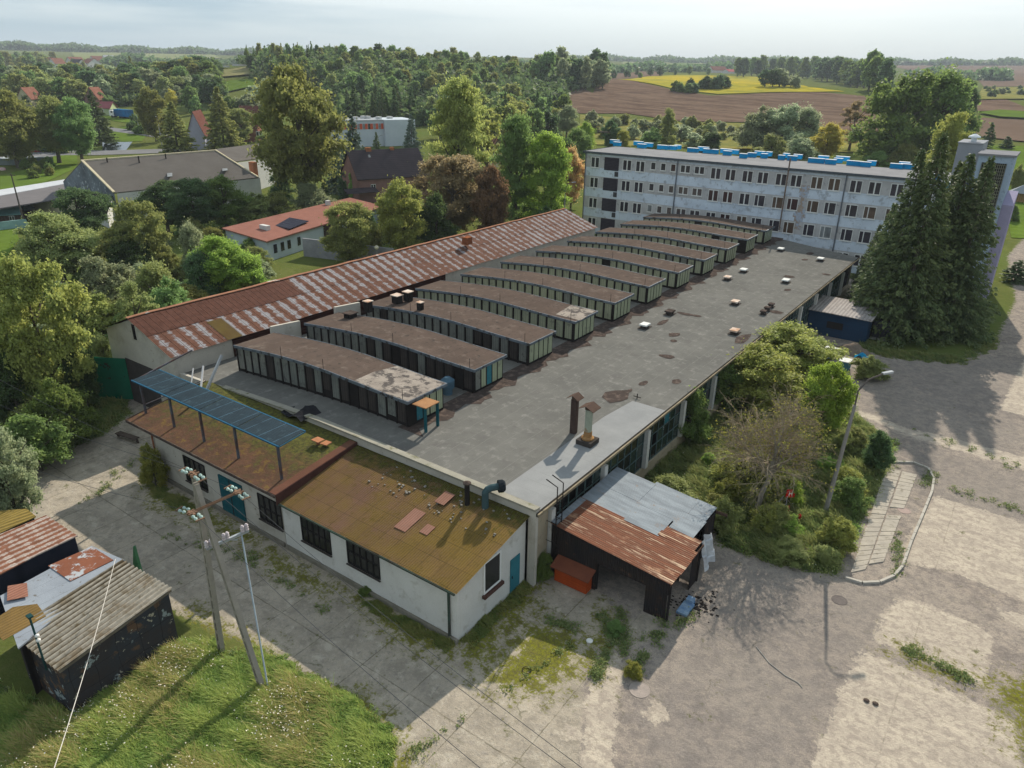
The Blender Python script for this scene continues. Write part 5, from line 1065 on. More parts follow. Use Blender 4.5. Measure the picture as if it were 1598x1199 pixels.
# ================= HOUSES AND BUILDINGS BEHIND =================
def house(name,lab,cat,A,Bp,dep,hw,hr,mw,mr,hipped=0,wins=(),chim=(),overhang=.4,ridge_along=True,base=None,gablewin=True,skyl=()):
    """A,B: ground points (photo survey) of the long front wall, dep: depth away from camera"""
    a=Vector((A[0],A[1],0));c=Vector((Bp[0],Bp[1],0)); L=(c-a).length; d=(c-a)/L; nrm=Vector((-d.y,d.x,0)); 
    if nrm.dot(a)<0: nrm=-nrm
    z0=min(float(hfun(a.x,a.y)),float(hfun(c.x,c.y)))-.3 if base is None else base
    def P(u,v,z): q=a+d*u+nrm*v; return (q.x,q.y,z0+z)
    ctr=P(L/2,dep/2,0); o=thing(name,ctr,lab,cat)
    b=MB(); 
    if ridge_along:
        b.hexa([P(0,0,0),P(L,0,0),P(L,dep,0),P(0,dep,0)],[P(0,0,hw),P(L,0,hw),P(L,dep,hw),P(0,dep,hw)])
        for u in (0,L): b.add([P(u,0,hw),P(u,dep,hw),P(u,dep/2,hr-.1)],[(0,1,2)])
        b.build('wall',mw,o)
        b=MB(); g=overhang; s_=(hr-hw)/(dep/2); e=hw-s_*g
        for v0 in (-g,dep+g):
            pts=[P(-g,v0,e+.05),P(L+g,v0,e+.05),P(L+g-hipped,dep/2,hr+.05),P(-g+hipped,dep/2,hr+.05)]
            b.hexa([(p[0],p[1],p[2]-.18) for p in pts],pts)
    else:
        b.hexa([P(0,0,0),P(L,0,0),P(L,dep,0),P(0,dep,0)],[P(0,0,hw),P(L,0,hw),P(L,dep,hw),P(0,dep,hw)])
        for v in (0,dep): b.add([P(0,v,hw),P(L,v,hw),P(L/2,v,hr-.1)],[(0,1,2)])
        b.build('wall',mw,o)
        b=MB(); g=overhang; s_=(hr-hw)/(L/2); e=hw-s_*g
        for u0 in (-g,L+g):
            pts=[P(u0,-g,e+.05),P(u0,dep+g,e+.05),P(L/2,dep+g,hr+.05),P(L/2,-g,hr+.05)]; b.hexa([(p[0],p[1],p[2]-.18) for p in pts],pts)
    rf=b.build('roof',mr,o)
    for (u,v,w_,h_) in chim:
        zt=(hr if v is None else h_); vv=dep/2 if v is None else v; b=MB(); b.hexa([P(u-w_,vv-w_*.7,hw),P(u+w_,vv-w_*.7,hw),P(u+w_,vv+w_*.7,hw),P(u-w_,vv+w_*.7,hw)],[P(u-w_,vv-w_*.7,hr+h_),P(u+w_,vv-w_*.7,hr+h_),P(u+w_,vv+w_*.7,hr+h_),P(u-w_,vv+w_*.7,hr+h_)]); b.build('chimney',Mbrick,rf)
    for (u,zc,w_,h_) in wins:
        b=MB(); b.hexa([P(u-w_,-.06,zc-h_),P(u+w_,-.06,zc-h_),P(u+w_,-.01,zc-h_),P(u-w_,-.01,zc-h_)],[P(u-w_,-.06,zc+h_),P(u+w_,-.06,zc+h_),P(u+w_,-.01,zc+h_),P(u-w_,-.01,zc+h_)]); wd=b.build('window',Mwhite,o)
        b=MB(); f=.8
        for s_ in (-.5,.5):
            q=[P(u+w_*s_-w_*.36,-.08,zc-h_*f),P(u+w_*s_+w_*.36,-.08,zc-h_*f),P(u+w_*s_+w_*.36,-.08,zc+h_*f),P(u+w_*s_-w_*.36,-.08,zc+h_*f)]; b.quad(*q)
        b.build('pane',Mglassd,wd)
    for (t,s_,w_,h_) in skyl:     # roof windows on the front slope, t along, s up the slope
        def R(uu,ss): return P(uu,ss*dep/2,hw+(hr-hw)*ss+.14)
        b=MB(); b.quad(R(t-w_,s_-h_),R(t+w_,s_-h_),R(t+w_,s_+h_),R(t-w_,s_+h_)); b.build('roof_window',Mppale,rf)
    return o,P
Mbrick=mat('brick_chimney',(.40,.17,.09),(.28,.12,.07),3,.9)
Mtile=mat('tile_red',(.24,.115,.085),(.18,.09,.068),.6,.8,grid=[(2,.35,.06,(.16,.06,.04),0)]); Mtileb=mat('tile_brown',(.17,.075,.06),(.12,.055,.045),.6,.8,grid=[(2,.4,.07,(.07,.035,.03),0)])
Mtiled=mat('tile_dark',(.075,.062,.070),(.055,.048,.055),.6,.8,grid=[(2,.35,.06,(.035,.03,.035),0)])
Mhw=mat('house_white',(.60,.60,.58),(.52,.52,.50),.5,.9); Mhy=mat('house_cream',(.50,.46,.30),(.44,.40,.27),.5,.9); Mhg=mat('house_green',(.42,.48,.28),(.38,.43,.26),.5,.9); Mhp=mat('brick_pink',(.30,.175,.155),(.24,.14,.125),.8,.9,grid=[(2,.3,.03,(.2,.13,.12),0)])
Mhb=mat('house_blue_white',(.42,.50,.56),(.36,.43,.49),.5,.9)
# red roofed house with dark roof panel (x 345-595)
rh=thing('red_roof_house',(-95,95,0),'white house with red metal roof and dark solar panel behind the long shed','house')
def zat(p,z): return (*G(p[0],p[1],z),z)
rA=zat((346,356),3.9);rB=zat((416,377),3.2);rC=zat((540,338),3.2);rC2=zat((600,322),3.2);rD=zat((560,310),3.9)
Mredm=mat('red_metal_roof',(.29,.140,.110),(.24,.115,.09),.5,.9,corr=(0,.45,.006))
rE=zat((700,290),3.2)
xE=rC2[0]; rT=(rA[0]+(rC2[0]-rB[0])+1.5,rA[1]+(rC2[1]-rB[1]),3.9)
b=MB(); b.slab([rB,(*G(600,322,3.2),3.2),rT,rA],.2); b.build('roof',Mredm,rh)
b=MB(); wB=(rB[0]-.5,rB[1]+.4);wC=(rC2[0]-.5,rC2[1]+.4);wA=(rA[0]+.4,rA[1]+.3);wT=(rT[0],rT[1]-.4)
b.hexa([(wB[0],wB[1],0),(wC[0],wC[1],0),(wT[0],wT[1],0),(wA[0],wA[1],0)],[(wB[0],wB[1],3.0),(wC[0],wC[1],3.0),(wT[0],wT[1],3.6),(wA[0],wA[1],3.6)]); b.build('wall',mat('wall_bluewhite',(.50,.58,.62),(.44,.51,.55),.4,.9),rh)
dv=Vector((wC[0]-wB[0],wC[1]-wB[1],0)); LL=dv.length; dv/=LL; nv=Vector((dv.y,-dv.x,0))
if nv.dot(Vector((wB[0],wB[1],0)))>0: nv=-nv
for u in (1.3,3.0,4.6,7.1):
    b=MB(); q=Vector((wB[0],wB[1],0))+dv*u+nv*.03; b.hexa([tuple(q+Vector((0,0,1.0))),tuple(q+dv*.75+Vector((0,0,1.0))),tuple(q+dv*.75+nv*.05+Vector((0,0,1.0))),tuple(q+nv*.05+Vector((0,0,1.0)))],[tuple(q+Vector((0,0,2.3))),tuple(q+dv*.75+Vector((0,0,2.3))),tuple(q+dv*.75+nv*.05+Vector((0,0,2.3))),tuple(q+nv*.05+Vector((0,0,2.3)))]); b.build('window',Mglassd,rh)
b=MB(); q=Vector((wB[0],wB[1],0))+dv*(LL*.42)+nv*.04; b.hexa([tuple(q),tuple(q+dv*5),tuple(q+dv*5+nv*.2),tuple(q+nv*.2)],[tuple(q+Vector((0,0,2.9))),tuple(q+dv*5+Vector((0,0,2.9))),tuple(q+dv*5+nv*.2+Vector((0,0,2.9))),tuple(q+nv*.2+Vector((0,0,2.9)))]); b.build('porch',mat('porch_dark',(.06,.035,.03),(.04,.03,.03),1,.8),rh)
zr_=lambda p: 3.55
b=MB(); q=[zat(p,3.62) for p in ((418,349),(452,357),(482,346),(450,340))]; q=[(p[0],p[1],3.72 if i in(2,3) else 3.58) for i,p in enumerate(q)]; b.slab(q,.08); b.build('solar_panel',mat('solar_dark',(.035,.04,.055),(.03,.03,.045),1,.3,grid=[(0,1.1,.05,(.15,.16,.18),0)]),rh)
for p,w_,h_ in (((416,358),1.3,.6),((513,322),.5,1.0)):
    X,Y=G(p[0],p[1],3.6); b=MB(); b.box(X-w_,X+w_*.4,Y-.35,Y+.35,3.4,3.6+h_); b.build('chimney',Mhw,rh)
# concrete yard wall behind it
b=MB(); p=G(475,400);q=G(545,425); b.bar((p[0],p[1],1.4),(q[0]+3,q[1]+6,1.4),.25,2.8); tag(b.build('yard_wall',mat('yard_wall',(.36,.36,.38),(.24,.24,.26),.5,.9)),'stained grey concrete yard wall between red house and long shed','wall')
# pink brick house
o,P=house('brick_house','pink brick house with dark tiled roof and small porch','house',G(562,318),G(668,310),11,5.6,10.6,Mhp,Mtiled,wins=[(3.2,3.6,.55,.5),(7.6,3.4,.7,.6),(7.6,1.2,.6,.7)],chim=[(4.5,None,.6,.5),(10,None,.45,.4)],skyl=[(4.2,.75,.25,.05)])
b=MB(); pts=[P(-3.5,-2.6,2.9),P(3.5,-2.6,2.9),P(3.5,-.02,3.5),P(-3.5,-.02,3.5)]; b.slab(pts,.15); b.build('porch_roof',Mtiled,o)
# long low modern building with orange window band
mb_=thing('modern_school',(-150,190,0),'flat roofed white building with orange window band between the trees','school')
A=GT(500,232);Bq=GT(600,228);C2=GT(640,226)
dA=Vector((Bq[0]-A[0],Bq[1]-A[1],0)); LL=dA.length; dA/=LL; nA=Vector((-dA.y,dA.x,0)); nA=nA if nA.dot(Vector((A[0],A[1],0)))>0 else -nA
def Q(u,v,z): return (A[0]+dA.x*u+nA.x*v,A[1]+dA.y*u+nA.y*v,z)
zt=Zat(187,Bq[0],Bq[1])
b=MB(); b.hexa([Q(0,0,0),Q(LL,0,0),Q(LL,14,0),Q(0,14,0)],[Q(0,0,zt-.3),Q(LL,0,zt-.3),Q(LL,14,zt-.3),Q(0,14,zt-.3)]); b.hexa([Q(LL+.01,-1.5,0),Q(LL+11,-1.5,0),Q(LL+11,12,0),Q(LL+.01,12,0)],[Q(LL+.01,-1.5,zt),Q(LL+11,-1.5,zt),Q(LL+11,12,zt),Q(LL+.01,12,zt)]); b.build('wall',mat('school_white',(.50,.55,.60),(.44,.49,.54),.3,.9),mb_)
b=MB(); b.hexa([Q(-.2,-.2,zt-.29),Q(LL-.1,-.2,zt-.29),Q(LL-.1,14.2,zt-.29),Q(-.2,14.2,zt-.29)],[Q(-.2,-.2,zt-.05),Q(LL-.1,-.2,zt-.05),Q(LL-.1,14.2,zt-.05),Q(-.2,14.2,zt-.05)]); b.build('roof',mat('school_roof',(.34,.36,.38),(.28,.3,.32),.4,.9),mb_)
n=12
for i in range(n):
    u0=LL*(i+.08)/n;u1=LL*(i+.5)/n;u2=LL*(i+1.02)/n
    b=MB(); b.hexa([Q(u0,-.08,zt-3.0),Q(u1,-.08,zt-3.0),Q(u1,-.01,zt-3.0),Q(u0,-.01,zt-3.0)],[Q(u0,-.08,zt-1.2),Q(u1,-.08,zt-1.2),Q(u1,-.01,zt-1.2),Q(u0,-.01,zt-1.2)]); b.build('window',Mppale if i%3 else Mglassd,mb_)
    b=MB(); b.hexa([Q(u1+.02,-.06,zt-3.0),Q(u2-.05,-.06,zt-3.0),Q(u2-.05,-.01,zt-3.0),Q(u1+.02,-.01,zt-3.0)],[Q(u1+.02,-.06,zt-1.2),Q(u2-.05,-.06,zt-1.2),Q(u2-.05,-.01,zt-1.2),Q(u1+.02,-.01,zt-1.2)]); b.build('orange_panel',mat('orange_panel',(.60,.12,.06),(.5,.1,.05),1,.7),mb_)
for u,v in ((3,4),(8,6),(14,5),(18,9),(22,4),(LL+4,5),(LL-3,8)):
    b=MB(); q=Q(u,v,zt); b.box(q[0]-.9,q[0]+.9,q[1]-.6,q[1]+.6,zt-.04,zt+.8); b.build('roof_unit',Mhw,mb_)
# big grey-roofed hall (110-435)
bh=thing('gable_warehouse',(-110,120,0),'large warehouse with brown grey gable roof and weathered gable wall','warehouse')
def pz(px_,py_,z): return (*G(px_,py_,z),z)
zr1=10.0
R0=pz(128,251,zr1);R1=pz(336,235,zr1);E0=pz(178,301,5.2);E1=pz(403,277,5.2);W0=pz(108,275,6.3)
back=(R0[0]*2-E0[0],R0[1]*2-E0[1],5.2)
Mwr=mat('warehouse_roof',(.135,.125,.115),(.115,.105,.097),.3,.95,grid=[(0,1.1,.04,(.095,.088,.08),.1)])
b=MB(); b.slab([E0,E1,R1,R0],.2); Bk0=(R0[0]-(E0[0]-R0[0]),R0[1]-(E0[1]-R0[1]),5.2);Bk1=(R1[0]-(E0[0]-R0[0]),R1[1]-(E0[1]-R0[1]),5.2)
b.slab([R0,R1,Bk1,Bk0],.2); b.build('roof',Mwr,bh)
b=MB(); b.m=0
b.add([(E0[0],E0[1],0),(Bk0[0],Bk0[1],0),(Bk0[0],Bk0[1],5.0),(R0[0],R0[1],zr1-.2),(E0[0],E0[1],5.0)],[(0,4,3,2,1)]); 
b.m=1; b.quad((E0[0]+.1,E0[1]+.4,0),(E1[0],E1[1]+.4,0),(E1[0],E1[1]+.4,5.0),(E0[0]+.1,E0[1]+.4,5.0)); b.add([(E1[0],E1[1]+.4,0),(R1[0],R1[1],0),(R1[0],R1[1],zr1-.2),(E1[0],E1[1]+.4,5.0)],[(0,1,2,3)])
b.build('wall',[mat('gable_stained',(.20,.235,.26),(.10,.11,.12),.25,.9,layers=[((.42,.45,.46),.9,.56,.66)]),Mhw],bh)
b=MB(); b.bar(R0,R1,.5,.3); b.bar(tuple(Vector(E0)+Vector((0,0,.1))),tuple(Vector(R0)+Vector((0,0,.1))),.45,.22); b.bar(tuple(Vector(E1)+Vector((0,0,.1))),tuple(Vector(R1)+Vector((0,0,.1))),.3,.2); b.build('verge_cap',mat('verge_cream',(.62,.55,.38),(.5,.44,.32),1,.8),bh)
for p in ((168,255),(217,252),(259,248),(300,243)):
    X,Y=G(p[0],p[1],9.3); b=MB(); b.tube([(X,Y,8.8),(X,Y,10.3)],.12,6); b.build('vent_pipe',Mdark,bh)
for p in ((265,273),(351,264)):
    q=[pz(p[0]+dx,p[1]+dy,6.9) for dx,dy in ((-4,3),(4,2),(4,-3),(-4,-2))]; b=MB(); b.slab([(x[0],x[1],6.9+.35*(i in(2,3))) for i,x in enumerate(q)],.1); b.build('roof_window',Mppale,bh)
b=MB(); X,Y=G(396,268,6.0); b.box(X-.8,X+.8,Y-.5,Y+.5,5.0,8.0); b.build('chimney',Mbrick,bh)
# second wing to the right (345-440)
b=MB(); q=[pz(368,252,7.6),pz(436,243,6.6),pz(420,222,9.2),pz(335,233,9.2)]; g2=thing('rear_warehouse',(*G(400,262,5)[:2],0),'lower grey roofed warehouse wing with white wall behind the big gable','warehouse')
b.slab(q,.2); b.build('roof',Mwr,g2); b=MB(); b.quad((q[0][0],q[0][1]+.3,0),(q[1][0],q[1][1]+.3,0),(q[1][0],q[1][1]+.3,6.3),(q[0][0],q[0][1]+.3,7.3)); b.quad((q[1][0],q[1][1]+.3,0),(q[2][0],q[2][1],0),(q[2][0],q[2][1],9),(q[1][0],q[1][1]+.3,6.3)); b.build('wall',Mhw,g2)
# grey strip roofs at the left with cream wall and dark lean-to
g3=thing('strip_roof_garages',(*G(90,320),0),'long low garages with grey and pale strip roof left of the warehouse','garages')
b=MB(); q=[pz(-30,334,3.4),pz(88,310,3.4),pz(185,285,3.6),pz(108,285,3.8),pz(-30,306,3.8)]; b.slab([pz(-30,330,3.4),pz(88,311,3.4),pz(130,290,3.5),pz(108,286,3.55),pz(-30,312,3.5)],.2); b.build('roof',mat('strip_grey',(.17,.16,.165),(.14,.135,.14),.5,.9),g3)
b=MB(); b.slab([pz(-30,311,3.6),pz(108,285.5,3.65),pz(108,279,3.8),pz(-30,301,3.8)],.15); b.build('pale_strip',mat('strip_pale',(.50,.52,.55),(.42,.44,.47),.5,.8),g3)
b=MB(); p=G(88,313,3.2);q=G(60,319,3.2); b.quad((q[0]-14,q[1]-1,0),(p[0],p[1],0),(p[0],p[1],3.2),(q[0]-14,q[1]-1,3.2)); b.quad((p[0],p[1],0),(p[0]+3,p[1]+6,0),(p[0]+3,p[1]+6,3.2),(p[0],p[1],3.2)); b.build('wall',Mhy,g3)
g4=thing('dark_lean_to',(*G(145,325),0),'dark felt lean to roof below the stained gable','lean to')
b=MB(); q=[pz(120,296,4.6),pz(176,305,4.6),pz(165,333,2.8),pz(120,312,2.8)]; b.slab([q[3],q[2],q[1],q[0]],.15); b.build('roof',mat('felt_black',(.04,.035,.045),(.03,.028,.035),1,.8),g4)
b=MB(); b.quad((q[2][0],q[2][1]+.2,0),(q[1][0],q[1][1],0),(q[1][0],q[1][1],4.4),(q[2][0],q[2][1]+.2,2.6)); b.quad((q[3][0],q[3][1]+.2,0),(q[2][0],q[2][1]+.2,0),(q[2][0],q[2][1]+.2,2.6),(q[3][0],q[3][1]+.2,2.6)); b.build('wall',Mhw,g4)
Mteald=mat('roof_teal',(.16,.30,.30),(.12,.22,.22),1,.7); Mwood=mat('planks_dark',(.11,.085,.07),(.08,.06,.05),2,.9,corr=(0,.25,.01))
o,P=house('teal_roof_hut','timber hut with faded teal roof at the left edge','hut',G(-20,352),G(34,349),5,2.2,3.6,Mwood,Mteald,wins=[(4,1.3,.4,.4)])
o,P=house('green_roof_hut','second timber hut with grey green roof beside the dark power pole','hut',G(20,345),G(52,338),4,2.0,3.0,Mwood,mat('roof_greygreen',(.2,.27,.24),(.15,.2,.18),1,.8))
b=MB(); p=G(-10,362);q=G(24,358); b.hexa([(p[0],p[1],0),(q[0],q[1],0),(q[0],q[1]+2.5,0),(p[0],p[1]+2.5,0)],[(p[0],p[1]+.4,1.5),(q[0],q[1]+.4,1.5),(q[0],q[1]+2,1.5),(p[0],p[1]+2,1.5)]); tag(b.build('greenhouse',mat('greenhouse_teal',(.30,.48,.46),(.22,.36,.35),1,.3,grid=[(0,.8,.06,(.08,.2,.2),0)])),'small teal glazed greenhouse at the left edge','greenhouse')
b=MB(); X,Y=G(8,348); b.box(X-.4,X+.4,Y-3,Y-2.9,.1,1.3); tag(b.build('yellow_board',mat('board_yellow',(.65,.42,.02),(.55,.36,.02),1,.6)),'yellow board leaning by the timber hut','board')
# red kiosk and pale garages
ki=thing('red_kiosk',(*G(54,247),0),'red kiosk with flat grey roof beside the road','kiosk'); p=G(40,248);q=G(70,246)
b=MB(); b.hexa([(p[0],p[1],0),(q[0],q[1],0),(q[0]+1.5,q[1]+5,0),(p[0]+1.5,p[1]+5,0)],[(p[0],p[1],2.5),(q[0],q[1],2.5),(q[0]+1.5,q[1]+5,2.5),(p[0]+1.5,p[1]+5,2.5)]); b.build('wall',mat('kiosk_red',(.34,.06,.055),(.28,.05,.045),1,.6,grid=[(2,1.1,.35,(.12,.11,.12),0)]),ki)
b=MB(); b.hexa([(p[0]-.5,p[1]-.5,2.51),(q[0]+.5,q[1]-.5,2.51),(q[0]+2,q[1]+5.5,2.51),(p[0]+1,p[1]+5.5,2.51)],[(p[0]-.5,p[1]-.5,2.8),(q[0]+.5,q[1]-.5,2.8),(q[0]+2,q[1]+5.5,2.8),(p[0]+1,p[1]+5.5,2.8)]); b.build('roof',mat('kiosk_roof',(.15,.18,.20),(.12,.14,.16),1,.7),ki)
pg=thing('pale_garage',(*G(15,265),0),'pale grey flat roofed garage block at the left edge','garage'); p=G(-30,264);q=G(32,264)
b=MB(); b.hexa([(p[0],p[1],0),(q[0],q[1],0),(q[0]+2,q[1]+8,0),(p[0]+2,p[1]+8,0)],[(p[0],p[1],2.6),(q[0],q[1],2.6),(q[0]+2,q[1]+8,2.6),(p[0]+2,p[1]+8,2.6)]); b.build('wall',mat('garage_greygreen',(.22,.26,.25),(.18,.21,.2),1,.8),pg)
b=MB(); b.hexa([(p[0],p[1]-.3,2.61),(q[0]+.3,q[1]-.3,2.61),(q[0]+2.3,q[1]+8,2.61),(p[0]+2,p[1]+8,2.61)],[(p[0],p[1]-.3,2.8),(q[0]+.3,q[1]-.3,2.8),(q[0]+2.3,q[1]+8,2.8),(p[0]+2,p[1]+8,2.8)]); b.build('roof',mat('garage_roof_pale',(.42,.47,.50),(.36,.4,.43),.7,.6),pg)
b=MB(); p=G(5,271); b.box(p[0]-2,p[0]+1.5,p[1]-.6,p[1]+.8,.05,.7); b.box(p[0]-1.2,p[0]+.6,p[1]-.4,p[1]+.6,.71,1.4); tag(b.build('pink_tarp_pile',mat('tarp_pink',(.60,.30,.32),(.65,.62,.6),1,.5)),'pile under pink and white sheeting in front of the pale garage','covered pile')
# bridge, retaining wall, road rail
br_=thing('canal_bridge',(*G(149,238),0),'concrete road bridge with solid grey parapet over the canal','bridge'); p=G(119,240);q=G(178,239.5)
b=MB(); b.bar((p[0],p[1],1.0),(q[0],q[1],1.0),.4,1.3); b.build('parapet',mat('parapet_grey',(.36,.36,.38),(.3,.3,.32),.3,.9,grid=[(0,2.2,.1,(.25,.25,.26),0)]),br_)
b=MB(); b.bar((p[0],p[1],.2),(p[0],p[1]-.5,.2),.8,2.6); b.bar((q[0],q[1],.2),(q[0],q[1]-.4,.2),.6,2.4); b.build('pillar',Mhw,br_)
b=MB(); p=G(124,253);q=G(176,247); b.hexa([(p[0],p[1],0),(q[0],q[1],0),(q[0],q[1]+.3,0),(p[0],p[1]+.3,0)],[(p[0],p[1],1.2),(q[0],q[1],1.2),(q[0],q[1]+.3,1.2),(p[0],p[1]+.3,1.2)]); b.build('dark_opening',Mdark,br_)
b=MB(); p=GT(152,212);q=GT(217,222); b.bar((p[0],p[1],.8),(q[0],q[1],.8),.5,2.2); o=b.build('retaining_wall',mat('retaining_grey',(.30,.31,.33),(.24,.25,.27),.3,.9,grid=[(2,.5,.06,(.18,.18,.19),0)])); tag(o,'long grey retaining wall along the canal','wall')
b=MB(); p=GT(154,203);q=GT(217,216); b.bar((p[0],p[1],1.0),(q[0],q[1],1.0),.3,1.4); tag(b.build('green_barrier',mat('barrier_green',(.03,.16,.05),(.025,.13,.04),.5,.6)),'dark green barrier above the canal retaining wall','barrier')
b=MB(); p=GT(229,229); q=GT(224,212); b.bar((p[0],p[1],.4),(q[0],q[1],.6),.9,.4); tag(b.build('white_pipe',Mhw),'white pipe on the grass beyond the bridge','pipe')
# far houses
def far(name,lab,x0,x1,yb,ht,mw,mr,dep=9,hr=None,along=True,wins=(),chim=()):
    a=GT(x0,yb);c=GT(x1,yb); return house(name,lab,'house',a,c,dep,ht,hr or ht*1.8,mw,mr,wins=wins,chim=chim,ridge_along=along)
far('green_bungalow','pale green bungalow with maroon roof left of the truck',140,173,181,3.6,Mhg,mat('roof_maroon',(.20,.07,.08),(.16,.06,.07),.5,.6),9,6.0,wins=[(5,2.0,1.2,1.1),(10,2.0,1.2,1.1)])
far('orange_roof_house','house with orange roof and dark gable behind the green bungalow',134,156,167,4.0,Mhp,Mtile,9,9,False)
far('cream_gable_house','cream gabled house with red roof behind the left trees',30,52,172,5.5,Mhy,Mtile,10,10,False)
far('brown_roof_house','house with brown tiled roof behind the larches',296,322,235,5.5,mat('house_lilac',(.42,.42,.52),(.36,.36,.45),.5,.9),Mtileb,12,12,False)
far('brick_red_house','brick red house with brown roof and white roof valley',378,404,222,6.0,mat('brick_red',(.26,.12,.09),(.2,.09,.07),1,.9),Mtileb,10,12,True,wins=[(6,3,1.0,.9)])
far('hidden_red_house','small red roofed house glimpsed between the green trees',762,790,268,5.0,Mhy,Mtile,8,9,False)
far('hidden_brown_house','brown roof glimpsed below the tallest tree',470,500,250,4.5,Mhw,Mtileb,8,9,False)
VL=[(78,97,106,0,'white village house with pink tiled roof, leftmost of the village',Mtile),(88,105,108,1,'village house with red mansard roof beside the chimney',Mtile),(113,134,104,1,'village house with two red roofs on the ridge',Mtile),(122,138,110,0,'village house with grey slate roof',Mtiled),(139,160,107,0,'village house with orange roof and white gable',Mtile),(148,164,101,1,'furthest village house with red roof among the firs',Mtile),(166,181,99,1,'village house with pale grey roof, rightmost of the village',mat('roof_palegrey',(.4,.42,.45),(.35,.36,.38),1,.8))]
for x0,x1,yb,al,lab,mr in VL: far('village_house',lab,x0,x1,yb,6.5,Mhw,mr,11,12.5,bool(al),wins=[(4,3,1,1.2)])
o=far('farm_house','farmhouse with red roof and white walls on the ridge beyond the goldenrod',1112,1135,114,5,Mhw,Mtile,12,11,True)
far('long_red_barn','long low barn with red roof at the far wood edge',1137,1156,115,3.5,Mhw,mat('roof_redpink',(.4,.12,.13),(.35,.1,.1),1,.7),12,7,True)
for x0,x1,yb,i in ((332,352,108,0),(369,380,106,1),(313,325,112,2)):
    a=GT(x0,yb);c=GT(x1,yb); b=MB(); b.bar((a[0],a[1],a[2]+1.6),(c[0],c[1],c[2]+1.6),8,1.2); tag(b.build('white_tunnel',Mhw),['long white polytunnel on the hillside','short white polytunnel below the fir wood','low white polytunnel at the left of the hillside'][i],'polytunnel')
# truck
tr=thing('truck',(*GT(190,184)[:2],0),'white cab truck with blue box body by the green bungalow','truck')
a=Vector(GT(183,184));c=Vector(GT(206,186)); dd=(c-a).normalized(); z0=a.z
b=MB(); b.bar(tuple(a+Vector((0,0,2.2))),tuple(c+Vector((0,0,2.2))),2.5,2.8); b.build('box_body',mat('truck_blue',(.02,.16,.38),(.03,.05,.09),.2,.5),tr)
e=a-dd*.4; b=MB(); b.bar(tuple(e+Vector((0,0,1.8))),tuple(e-dd*2.6+Vector((0,0,1.8))),2.3,2.2); cb=b.build('cab',Mwhite,tr)
b=MB(); b.bar(tuple(e-dd*.6+Vector((0,0,2.3))),tuple(e-dd*1.6+Vector((0,0,2.3))),2.34,.7); b.build('cab_window',Mglassd,cb)
for t in (-1.6,3,4.6,8): 
    b=MB(); p=a+dd*t+Vector((0,0,.5)); sdv=dd.cross(Vector((0,0,1))); b.tube([tuple(p-sdv*1.2),tuple(p+sdv*1.2)],.5,12); b.build('wheel',Mdark,tr)
# timber summerhouse at right edge
sh=thing('summerhouse',(*GT(1592,312)[:2],0),'small timber summerhouse with grey roof on the lawn at the right edge','summerhouse'); a=GT(1575,315);X,Y=a[0],a[1]
b=MB(); b.box(X,X+5,Y,Y+4,0,2.4); b.build('wall',mat('timber_yellow',(.33,.22,.10),(.25,.16,.07),2,.9,corr=(0,.4,.02)),sh)
b=MB(); b.hexa([(X-.6,Y-.6,2.41),(X+5.6,Y-.6,2.41),(X+5.6,Y+4.6,2.41),(X-.6,Y+4.6,2.41)],[(X+2,Y+1.9,4.2),(X+3,Y+1.9,4.2),(X+3,Y+2.1,4.2),(X+2,Y+2.1,4.2)]); b.build('roof',mat('roof_bluegrey',(.28,.31,.34),(.24,.26,.28),1,.7),sh)
# ================= YARD THINGS =================
def manhole(px_,py_,r,lab,m=None):
    X,Y=G(px_,py_); b=MB(); b.lathe((X,Y,.008),[(r,0),(r,.012),(r*.93,.014),(r*.9,.008)],22); tag(b.build('manhole_cover',m or mat('manhole',(.12,.105,.10),(.16,.14,.13),5,.8)),lab,'manhole cover')
manhole(1310,937,.42,'dark manhole cover in the asphalt below the island'); manhole(998,1077,.5,'round concrete manhole beside the pale path strip',mat('manhole_concrete',(.34,.29,.26),(.27,.235,.21),4,.9)); manhole(1411,797,.42,'pinkish round manhole cover on the slab path',mat('manhole_pink',(.38,.29,.26),(.31,.25,.22),4,.9))
hy=thing('hydrant_sign',(*G(1229,790),0),'square red sign with a white letter H in the scrub','sign'); X,Y=G(1229,795)
b=MB(); b.tube([(X,Y,0),(X,Y,1.1)],.03,6); b.build('post',Mdark,hy); zc=1.25
right=Vector((CR[0],CR[1],0)).normalized(); upv=Vector((0,.35,.94)); nn=right.cross(upv)
def SP(u,v,o=0): q=Vector((X,Y,zc))+right*u+upv*v-nn*(-o); return tuple(q)
nn=nn if nn.dot(Vector((X,Y,0)))<0 else -nn
b=MB(); b.hexa([SP(-.3,-.27),SP(.3,-.27),SP(.3,.27),SP(-.3,.27)],[SP(-.3,-.27,.03),SP(.3,-.27,.03),SP(.3,.27,.03),SP(-.3,.27,.03)]); pl=b.build('plate',mat('sign_red',(.60,.012,.012),(.5,.01,.01),2,.5),hy)
b=MB()
for u0,u1,v0,v1 in ((-.12,-.07,-.13,.13),(.07,.12,-.13,.13),(-.07,.07,-.025,.025)): b.hexa([SP(u0,v0,.031),SP(u1,v0,.031),SP(u1,v1,.031),SP(u0,v1,.031)],[SP(u0,v0,.038),SP(u1,v0,.038),SP(u1,v1,.038),SP(u0,v1,.038)])
b.build('letter',Mwhite,pl)
